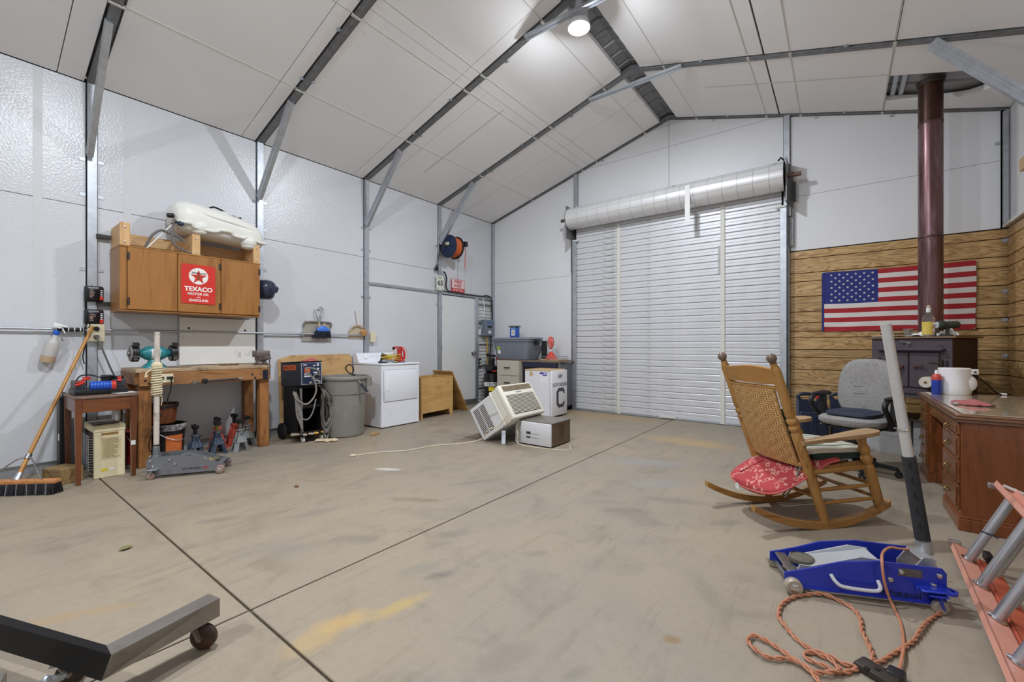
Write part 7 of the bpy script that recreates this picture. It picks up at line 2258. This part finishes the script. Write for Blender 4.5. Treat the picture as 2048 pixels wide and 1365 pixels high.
# cushions
def pad(path, wfun, th, e=2.4, n=28):
    P = smooth_path(path, 8)
    rings = []
    k = len(P)
    for i, p in enumerate(P):
        tg = (P[min(i + 1, k - 1)] - P[max(i - 1, 0)]).normalized()
        nrm = Vector((0, 1, 0)).cross(tg).normalized()
        f = i / (k - 1)
        w, hh = wfun(f)
        ring = []
        for j in range(n):
            a = 2 * math.pi * j / n
            c, s_ = math.cos(a), math.sin(a)
            ly = w * math.copysign(abs(c) ** (2 / e), c)
            ln = th * hh * math.copysign(abs(s_) ** (2 / e), s_)
            ring.append(p + Vector((0, ly, 0)) + nrm * ln)
        rings.append(ring)
    return rings
def floral_mat():
    m, nt, b = new_mat('red_floral_cloth')
    v = coords(nt, 'Object')
    base = lin((168, 58, 62))
    dist = noise(nt, v, 9, 3, .6)
    vv = N(nt, 'ShaderNodeVectorMath', operation='ADD')
    cm = N(nt, 'ShaderNodeCombineXYZ')
    k = math_n(nt, 'MULTIPLY', dist, .08)
    for i in range(3):
        nt.links.new(k, cm.inputs[i])
    nt.links.new(v, vv.inputs[0]); nt.links.new(cm.outputs[0], vv.inputs[1])
    vo = N(nt, 'ShaderNodeTexVoronoi'); vo.inputs['Scale'].default_value = 26.0
    nt.links.new(vv.outputs[0], vo.inputs['Vector'])
    rr = math_n(nt, 'ABSOLUTE', math_n(nt, 'SUBTRACT', vo.outputs['Distance'], .36))
    r1 = ramp(nt, [(.05, (1, 1, 1)), (.09, (0, 0, 0))]); nt.links.new(rr, r1.inputs[0])
    big = noise(nt, v, 7.5, 2, .5)
    r2 = ramp(nt, [(.42, (0, 0, 0)), (.47, (1, 1, 1))]); nt.links.new(big, r2.inputs[0])
    f = math_n(nt, 'MULTIPLY', r1.outputs[0], r2.outputs[0])
    col = mixc(nt, math_n(nt, 'MULTIPLY', f, .75), base, lin((222, 176, 160)))
    nt.links.new(col, b.inputs['Base Color'])
    b.inputs['Roughness'].default_value = .85
    return m
M_fl = floral_mat()
t = thing('red_cushion', 'red floral seat cushion hanging out behind the rocking chair', 'cushion', (-.245, 3.56, 0), 46.4)
def wf(f):
    a = max(0.0, min(1, f / .42))
    w = .235 * math.sqrt(max(0.0, 1 - (1 - a) ** 2.3)) + .008
    if f > .9:
        w *= 1 - .25 * (f - .9) / .1
    return w, (.35 + .65 * min(1, f / .06)) * (1 if f < .94 else .5)
rings = pad([(-.395, 0, .205), (-.33, 0, .235), (-.22, 0, .29), (-.10, 0, .35), (.02, 0, .415), (.16, 0, .435)], wf, .038)
MB().loft(rings).build('pad', M_fl, t)
edge = [r[0] for r in rings] ; edge2 = [r[14] for r in rings]
pp = [Vector(p) for p in edge[::-1]] + [Vector(p) for p in edge2]
MB().tube(pp, .006, 6).build('piping', mat('piping_red', (196, 96, 92), .8), t)
MB().tube(smooth_path([Vector((-.34, .11, .275)), Vector((-.22, .1, .33)), Vector((-.12, .08, .385))], 6), .004, 6).build('seam', mat('seam_dark_red', (130, 36, 40), .9), t)
for (y, dx) in ((-.19, .0), (-.15, .02)):
    MB().tube(smooth_path([(-.11 + dx, y, .44), (-.17 + dx, y - .02, .36), (-.22 + dx, y - .025, .27), (-.27 + dx, y - .02, .20)], 5), .005, 6).build('tie_strap', mat('tie_grey', (110, 114, 108), .8), t)
MB().add([Vector(p) for p in ((-.395, .05, .17), (-.385, .10, .17), (-.39, .10, .215), (-.40, .05, .215))], [[0, 1, 2, 3]]).build('care_tag', M_wht, t)
m, nt, b = new_mat('green_stripe_cloth')
v = coords(nt)
sp = N(nt, 'ShaderNodeSeparateXYZ'); nt.links.new(v, sp.inputs[0])
f1 = math_n(nt, 'FRACT', math_n(nt, 'MULTIPLY', math_n(nt, 'ADD', sp.outputs[1], 5.0), 9.0))
r1 = ramp(nt, [(0, lin((206, 200, 184))), (.35, lin((58, 98, 86))), (.5, lin((206, 200, 184))), (.62, lin((176, 160, 130))), (.72, lin((206, 200, 184))), (.85, lin((46, 84, 72)))], 'CONSTANT')
nt.links.new(f1, r1.inputs[0]); nt.links.new(r1.outputs[0], b.inputs['Base Color']); b.inputs['Roughness'].default_value = .85
M_gs = m
t = thing('green_cushion', 'green and cream striped cushion on the rocking chair seat', 'cushion', (-.245, 3.56, 0), 46.4)
rings = pad([(-.10, 0, .485), (.02, 0, .487), (.12, 0, .482), (.22, 0, .482), (.33, 0, .47)], lambda f: (.215 * (1 if .05 < f < .93 else .93), (.5 if f < .02 or f > .97 else 1)), .032, 4)
MB().loft(rings).build('top_pad', M_gs, t)
rings = pad([(-.06, 0, .452), (.12, 0, .45), (.24, 0, .448), (.345, 0, .437)], lambda f: (.226 * (1 if .05 < f < .93 else .95), (.5 if f < .02 or f > .97 else 1)), .030, 4)
MB().loft(rings).build('side_band', mat('dark_green_cloth', (34, 60, 50), .85, var=.1), t)
rings = pad([(-.115, 0, .50), (-.17, 0, .58), (-.215, 0, .68), (-.25, 0, .76)], lambda f: (.19, (.5 if f < .02 or f > .97 else 1)), .02, 4)
MB().loft(rings).build('back_pad', M_gs, t)
crumpled('foil_tag', 'crumpled white tag tied to the front of the rocking chair seat', 'tag', (.02, 3.60, .40), .09, .09, .05, M_wht, 51, 10, .002)

# ================================================================== blue floor jack
M_jb = mat('jack_blue', (36, 54, 168), .3, .15, coat=.3, var=.05)
LOC, HD = (.33, 2.755, 0), 202.5
t = floor_jack('floor_jack', 'bright blue low profile floor jack with tall white handle on the open floor', LOC, HD, .63, .205, .185, .10, M_jb, mat('jack_arm_silver', (186, 188, 192), .35, .4), mat('blue_jack_wheel', (168, 158, 142), .45, .3, var=.15, vs=15), True)
iM = TR(LOC[0], LOC[1], 0, 0, 0, HD).inverted()
h0, h1 = iM @ Vector((.318, 2.788, .19)), iM @ Vector((.173, 2.712, 1.27))
MB().cyl(h0, h0.lerp(h1, .42), .0235, n=18).build('handle_tube', mat('handle_grey', (168, 166, 162), .4, .3, var=.06), t)
MB().cyl(h0.lerp(h1, .36), h1, .021, n=18).build('handle_upper', mat('handle_white_grey', (190, 188, 184), .42, .2, var=.06, vs=8), t)
MB().lathe([(.0235, 0), (.0255, .006), (.0235, .012)], frame(h0.lerp(h1, .53), h1), 18, cap=False).build('handle_joint', M_chrome, t)
MB().cyl(h0.lerp(h1, .06), h0.lerp(h1, .42), .029, .027, n=18).build('foam_grip', mat('foam_black', (46, 46, 48), .85, bmp=.3, bs=40), t)
random.seed(9)
for i in range(5):
    f_ = .12 + .065 * i
    c = h0.lerp(h1, f_)
    MB().tube([c + iM.to_3x3() @ Vector((.004 * math.sin(7 * i), -.029, -.012)), c + iM.to_3x3() @ Vector((-.006, -.030, .0)), c + iM.to_3x3() @ Vector((-.004, -.0295, .02))], .0025, 5).build('foam_tear', M_black, t)
MB().cyl(h0.lerp(h1, .0), h0.lerp(h1, .055), .032, n=18).build('handle_socket', mat('socket_silver', (178, 178, 178), .35, .6), t)
yk = MB()
for s in (-1, 1):
    yk.prism([(-.005, .10), (.10, .10), (.10, .14), (.055, .205), (.02, .205), (-.005, .15)], s * .055 - .004, s * .055 + .004, Matrix(((1, 0, 0, 0), (0, 0, -1, 0), (0, 1, 0, 0), (0, 0, 0, 1))))
yk.box((.035, 0, .195), (.06, .115, .012), 0, .003)
yk.build('handle_yoke', mat('socket_silver', (178, 178, 178), .35, .6), t)
MB().tube(smooth_path([(.44, .112, .105), (.43, .135, .085), (.40, .145, .07), (.29, .145, .068), (.26, .14, .08), (.255, .112, .10)], 5), .008, 8).build('carry_bar', mat('bar_white', (196, 196, 200), .4), t)
MB().add([(.18, .1115, .135), (.09, .1115, .135), (.09, .1115, .17), (.18, .1115, .17)], [[0, 1, 2, 3]]).build('warning_plate', mat('warning_plate', (92, 84, 78), .5, var=.4, vs=90), t)
Mt = Matrix(((-1, 0, 0, .172), (0, 0, 1, .1118), (0, 1, 0, .05), (0, 0, 0, 1)))
text('PITTSBURGH', .155, .022, Mt, mat('dark_blue_print', (22, 26, 60), .4), t, bold=.02)
er = MB().box((.055, .135, .10), (.12, .055, .010), 0, .004)
er.lathe([(.02, 0), (.032, .0), (.032, .012), (.02, .012)], TR(.01, .135, .094), 18, cap=False)
er.box((.10, .115, .085), (.03, .012, .03), 0, .003)
er.build('caster_bracket', M_jb, t)
MB().bx(.34, .42, -.03, .03, .118, .122).build('sticker', mat('sticker_mix', (216, 206, 204), .4, dirt=(196, 60, 50), dirt_amt=.4, ds=20), t)

# ================================================================== orange extension cord
t = thing('twisted_cord', 'twisted orange extension cord coiled on the floor by the blue jack', 'cord', (0, 0, 0))
M_oc = mat('cord_orange', (178, 120, 90), .5, var=.1, vs=30)
def twist(path, r, tr, turns):
    P = smooth_path(path, 7)
    k = len(P)
    A, B = [], []
    L = 0
    for i, p in enumerate(P):
        if i:
            L += (P[i] - P[i - 1]).length
        tg = (P[min(i + 1, k - 1)] - P[max(i - 1, 0)]).normalized()
        sd_ = Vector((0, 0, 1)).cross(tg)
        if sd_.length < 1e-4:
            sd_ = Vector((1, 0, 0))
        sd_.normalize(); up = tg.cross(sd_)
        a = L * turns
        o = (sd_ * math.cos(a) + up * math.sin(a)) * tr
        A.append(p + o); B.append(p - o)
    return A, B
c1 = [(.354, 2.618), (.307, 2.524), (.264, 2.403), (.234, 2.308), (.203, 2.236), (.156, 2.145), (.112, 2.059), (.059, 1.993), (.016, 1.977), (-.033, 1.992), (-.089, 1.995), (-.14, 2.033), (-.183, 2.095), (-.208, 2.155), (-.207, 2.253), (-.177, 2.341), (-.123, 2.416), (-.062, 2.456), (-.001, 2.449), (.048, 2.41), (.069, 2.343), (.071, 2.256), (.082, 2.182), (.095, 2.117), (.092, 2.052), (.031, 1.947), (-.012, 1.91), (-.048, 1.911), (-.09, 1.922), (-.106, 1.945), (-.084, 1.976), (-.033, 1.974)]
c2 = [(-.033, 1.974), (.0, 1.93), (-.008, 1.901), (-.063, 1.86), (-.108, 1.874), (-.151, 1.876), (-.208, 1.841), (-.255, 1.85), (-.284, 1.894), (-.277, 1.939), (-.244, 1.944), (-.195, 1.924), (-.142, 1.882), (-.087, 1.857), (-.046, 1.80), (.02, 1.74)]
for cc, nm, zz in ((c1, 'cord_coil', .010), (c2, 'cord_coil', .014)):
    P3 = [(x, y, zz + (.006 if i % 5 == 2 else 0)) for i, (x, y) in enumerate(cc)]
    for q in twist(P3, .005, .005, 75.0):
        MB().tube(q, .0047, 6).build(nm, M_oc, t)
st_ = [(.26, 2.76, .20), (.224, 2.73, .205), (.187, 2.702, .21), (.158, 2.63, .205), (.150, 2.545, .195), (.155, 2.52, .13), (.17, 2.53, .06), (.189, 2.52, .012), (.202, 2.409, .006), (.197, 2.259, .008), (.183, 2.137, .02), (.163, 2.031, .012)]
MB().tube(smooth_path(st_, 6), .0058, 7).build('cord_run', M_oc, t)
b = MB().box((.155, 2.005, .017), (.05, .055, .034), 0, .008, 2, rot=(0, 0, -15)); b.build('plug_body', M_blackp, t)
b = MB().box((.105, 1.985, .014), (.07, .12, .028), 0, .007, 2, rot=(0, 0, 62)); b.build('outlet_block', mat('outlet_brown', (52, 44, 38), .5), t)
for i in range(3):
    MB().box((.075 + .03 * i, 1.965 + .018 * i, .029), (.018, .014, .002), rot=(0, 0, 62)).build('outlet_slot', M_black, t)

# ================================================================== fiberglass extension ladder lying on its edge
t = thing('extension_ladder', 'orange fiberglass extension ladder with aluminium rungs standing on edge at the right', 'ladder', (0, 0, 0))
M_fg = mat('fiberglass_orange', (210, 148, 128), .45, var=.06, vs=12)
M_alr = mat('aluminium_rung', (196, 198, 202), .35, .85, var=.06, vs=20)
rg = Vector((.15, 0, .345)).normalized()             # rung direction, bottom rail to top rail
nr = Vector((rg.z, 0, -rg.x))                        # ladder depth direction, to the right
y1_, y0_ = 3.45, 1.2
def rail(base, y0, y1, flip, nm, m_):
    # C channel: web across the ladder depth, flanges along the rung direction
    w, fl_, th = .078, .03, .004
    b = MB()
    sx = -1 if flip else 1
    def P(a, c, y):
        return base + nr * a + rg * (c * sx) + Vector((-.048 * (y1 - y) / 1.3 * 1.0, y - base.y, 0))
    for (a0, a1, c0, c1_) in ((-w / 2, w / 2, 0, th), (-w / 2, -w / 2 + th, 0, fl_), (w / 2 - th, w / 2, 0, fl_)):
        vs = [P(a, c, y) for y in (y0, y1) for (a, c) in ((a0, c0), (a1, c0), (a1, c1_), (a0, c1_))]
        b.add(vs, [[0, 1, 2, 3], [7, 6, 5, 4], [0, 4, 5, 1], [1, 5, 6, 2], [2, 6, 7, 3], [3, 7, 4, 0]])
    return b.build(nm, m_, t)
B0 = Vector((.545, y1_, .038)); T0 = B0 + rg * .385
B1 = B0 + nr * .085 + Vector((0, -.02, .012)); T1 = B1 + rg * .345
def at(base, y):
    return base + Vector((-.048 * (y1_ - y) / 1.3, y - base.y, 0))
rail(B0, y0_, y1_, True, 'lower_rail', M_fg)
rail(T0, y0_, y1_, False, 'upper_rail', M_fg)
rail(B1, y0_, y1_ - .12, True, 'fly_lower_rail', mat('fiberglass_red_orange', (190, 96, 72), .45, var=.06))
rail(T1, y0_, y1_ - .12, False, 'fly_upper_rail', mat('fiberglass_red_orange', (190, 96, 72), .45, var=.06))
for i in range(7):
    y = 3.26 - i * .318
    a, b_ = at(B0, y), at(T0, y)
    MB().cyl(a, b_, .021, n=18).build('rung', M_alr, t)
    f = MB().lathe([(.021, 0), (.032, .002), (.032, .006), (.021, .010)], frame(a, b_), 18, cap=False); f.build('rung_collar', M_chrome, t)
    a, b_ = at(B1, y - .09), at(T1, y - .09)
    MB().cyl(a, b_, .020, n=18).build('fly_rung', M_alr, t)
for base in (B0, T0):
    c = MB()
    c.box(base + Vector((-.01, .012, 0)) - nr * .02, (.05, .035, .03), 0, .005)
    c.build('end_cap', mat('end_cap_grey', (150, 142, 136), .4, .5), t)
MB().box(B1 + Vector((.0, -.10, .03)), (.03, .09, .04), 0, .004).build('rung_lock', M_black, t)
MB().bar(T0 + Vector((0, .0, .02)), T0 + nr * .10 + Vector((.02, -.06, .02)), .02, .014, 0, .003).build('guide_bracket', mat('bracket_white', (214, 210, 206), .4, .4), t)
q = at(B0, 3.26).lerp(at(T0, 3.26), .45)
tw = MB()
tw.tube([q + Vector((.021 * math.cos(a), .021 * math.sin(a), .004 * math.sin(2 * a))) for a in [2 * math.pi * i / 14 for i in range(14)]], .004, 6, closed=True)
tw.tube([q + Vector((.0, -.022, 0)), q + Vector((.02, -.035, -.004)), q + Vector((.03, -.03, -.012))], .003, 5)
tw.build('tie_wire', M_navyp, t)

# ================================================================== wheeled steel stand in the lower left corner
t = thing('wheeled_stand', 'heavy black and bare steel wheeled stand leg at the bottom left', 'stand', (0, 0, 0))
M_bst = mat('brushed_tube_steel', (146, 142, 136), .38, .75, var=.1, vs=8, dirt=(112, 100, 86), dirt_amt=.15, ds=7)
M_bkt = mat('stand_black_paint', (16, 15, 17), .55, .0, spec=.25)
zt, zb = .178, .108
a1, a2 = Vector((-1.930, .647, 0)), Vector((-1.852, .318, 0))
b1, b2 = Vector((-2.000, .632, 0)), Vector((-1.925, .318, 0))
def solid(quad, z0, z1):
    vs = [(p.x, p.y, z0) for p in quad] + [(p.x, p.y, z1) for p in quad]
    return vs, [[3, 2, 1, 0], [4, 5, 6, 7], [0, 1, 5, 4], [1, 2, 6, 5], [2, 3, 7, 6], [3, 0, 4, 7]]
bm_ = (Vector((-2.985, -.085, 0)) - b2).normalized() * .045      # slanted mitre
vs_ = [(a1.x, a1.y, zb), (b1.x, b1.y, zb), (b2.x + bm_.x, b2.y + bm_.y, .085), (a2.x + bm_.x, a2.y + bm_.y, .085), (a1.x, a1.y, zt), (b1.x, b1.y, zt), (b2.x, b2.y, zt), (a2.x, a2.y, zt)]
MB().add(vs_, [[3, 2, 1, 0], [4, 5, 6, 7], [0, 1, 5, 4], [1, 2, 6, 5], [2, 3, 7, 6], [3, 0, 4, 7]]).build('steel_arm', M_bst, t)
e1, e2 = Vector((-2.92, -.100, 0)), Vector((-2.985, -.085, 0))
vs_ = [(a2.x + bm_.x, a2.y + bm_.y, .084), (b2.x + bm_.x, b2.y + bm_.y, .084), (e2.x, e2.y, .084), (e1.x, e1.y, .084), (a2.x, a2.y, zt + .001), (b2.x, b2.y, zt + .001), (e2.x, e2.y, zt + .001), (e1.x, e1.y, zt + .001)]
MB().add(vs_, [[3, 2, 1, 0], [4, 5, 6, 7], [0, 1, 5, 4], [1, 2, 6, 5], [2, 3, 7, 6], [3, 0, 4, 7]]).build('black_beam', M_bkt, t)
d1, d2 = Vector((-2.42, .06, 0)), Vector((-2.30, .115, 0))
MB().add(*solid([Vector((-2.13, .10, 0)), Vector((-2.19, .12, 0)), Vector((-2.12, -.28, 0)), Vector((-2.05, -.27, 0))], .03, .09)).build('cross_arm', M_bst, t)
def caster(x, y, z, rz, sub=.05):
    M = TR(x, y, 0, 0, 0, rz)
    f = MB().box((0, 0, z - .004), (.06, .05, .008), 0, .002, M=M)
    for s in (-1, 1):
        f.bar(M @ Vector((.0, s * .022, z - .006)), M @ Vector((.022, s * .022, sub)), .03, .004)
    f.cyl(M @ Vector((.022, -.028, sub)), M @ Vector((.022, .028, sub)), .007, n=8)
    f.build('caster_fork', mat('fork_dull', (150, 140, 126), .5, .6, var=.2, vs=20), t)
    MB().lathe([(0, -.016), (.03, -.016), (.042, -.014), (sub, -.008), (sub, .008), (.042, .014), (.03, .016), (0, .016)], M @ TR(.022, 0, sub, 90, 0, 0), 24).build('caster_wheel', mat('wheel_worn_brown', (58, 42, 34), .5, var=.2, vs=10, dirt=(120, 76, 40), dirt_amt=.3, ds=10), t)
caster(-1.965, .585, zb, 40, .048)
caster(-2.13, .245, .082, 60, .038)
bo = MB().cyl((-2.085, .235, .05), (-2.055, .20, .075), .012, n=8); bo.ball((-2.05, .195, .08), (.016, .012, .016), 8)
bo.build('lock_bolt', M_galv, t)
# leaf and small chips on the floor
t = tag(MB().grid(lambda u, v: (.05 * (u - .5) * (1 - (2 * v - 1) ** 2 * .7), .06 * (v - .5), .006 + .012 * abs(u - .5)), 6, 8, thick=.0006).build('dry_leaf', mat('leaf_green', (120, 118, 74), .7)), 'small dry green leaf lying on the concrete floor', 'leaf')
t.location = (-3.25, .62, .0); t.rotation_euler = (0, 0, .6)
t = tag(MB().box((0, 0, .008), (.035, .02, .016), 0, .003).build('wood_chip', mat('chip_brown', (126, 92, 60), .7)), 'tiny brown wood chip on the floor left of the cream cord', 'chip')
t.location = (-3.55, 1.74, 0)
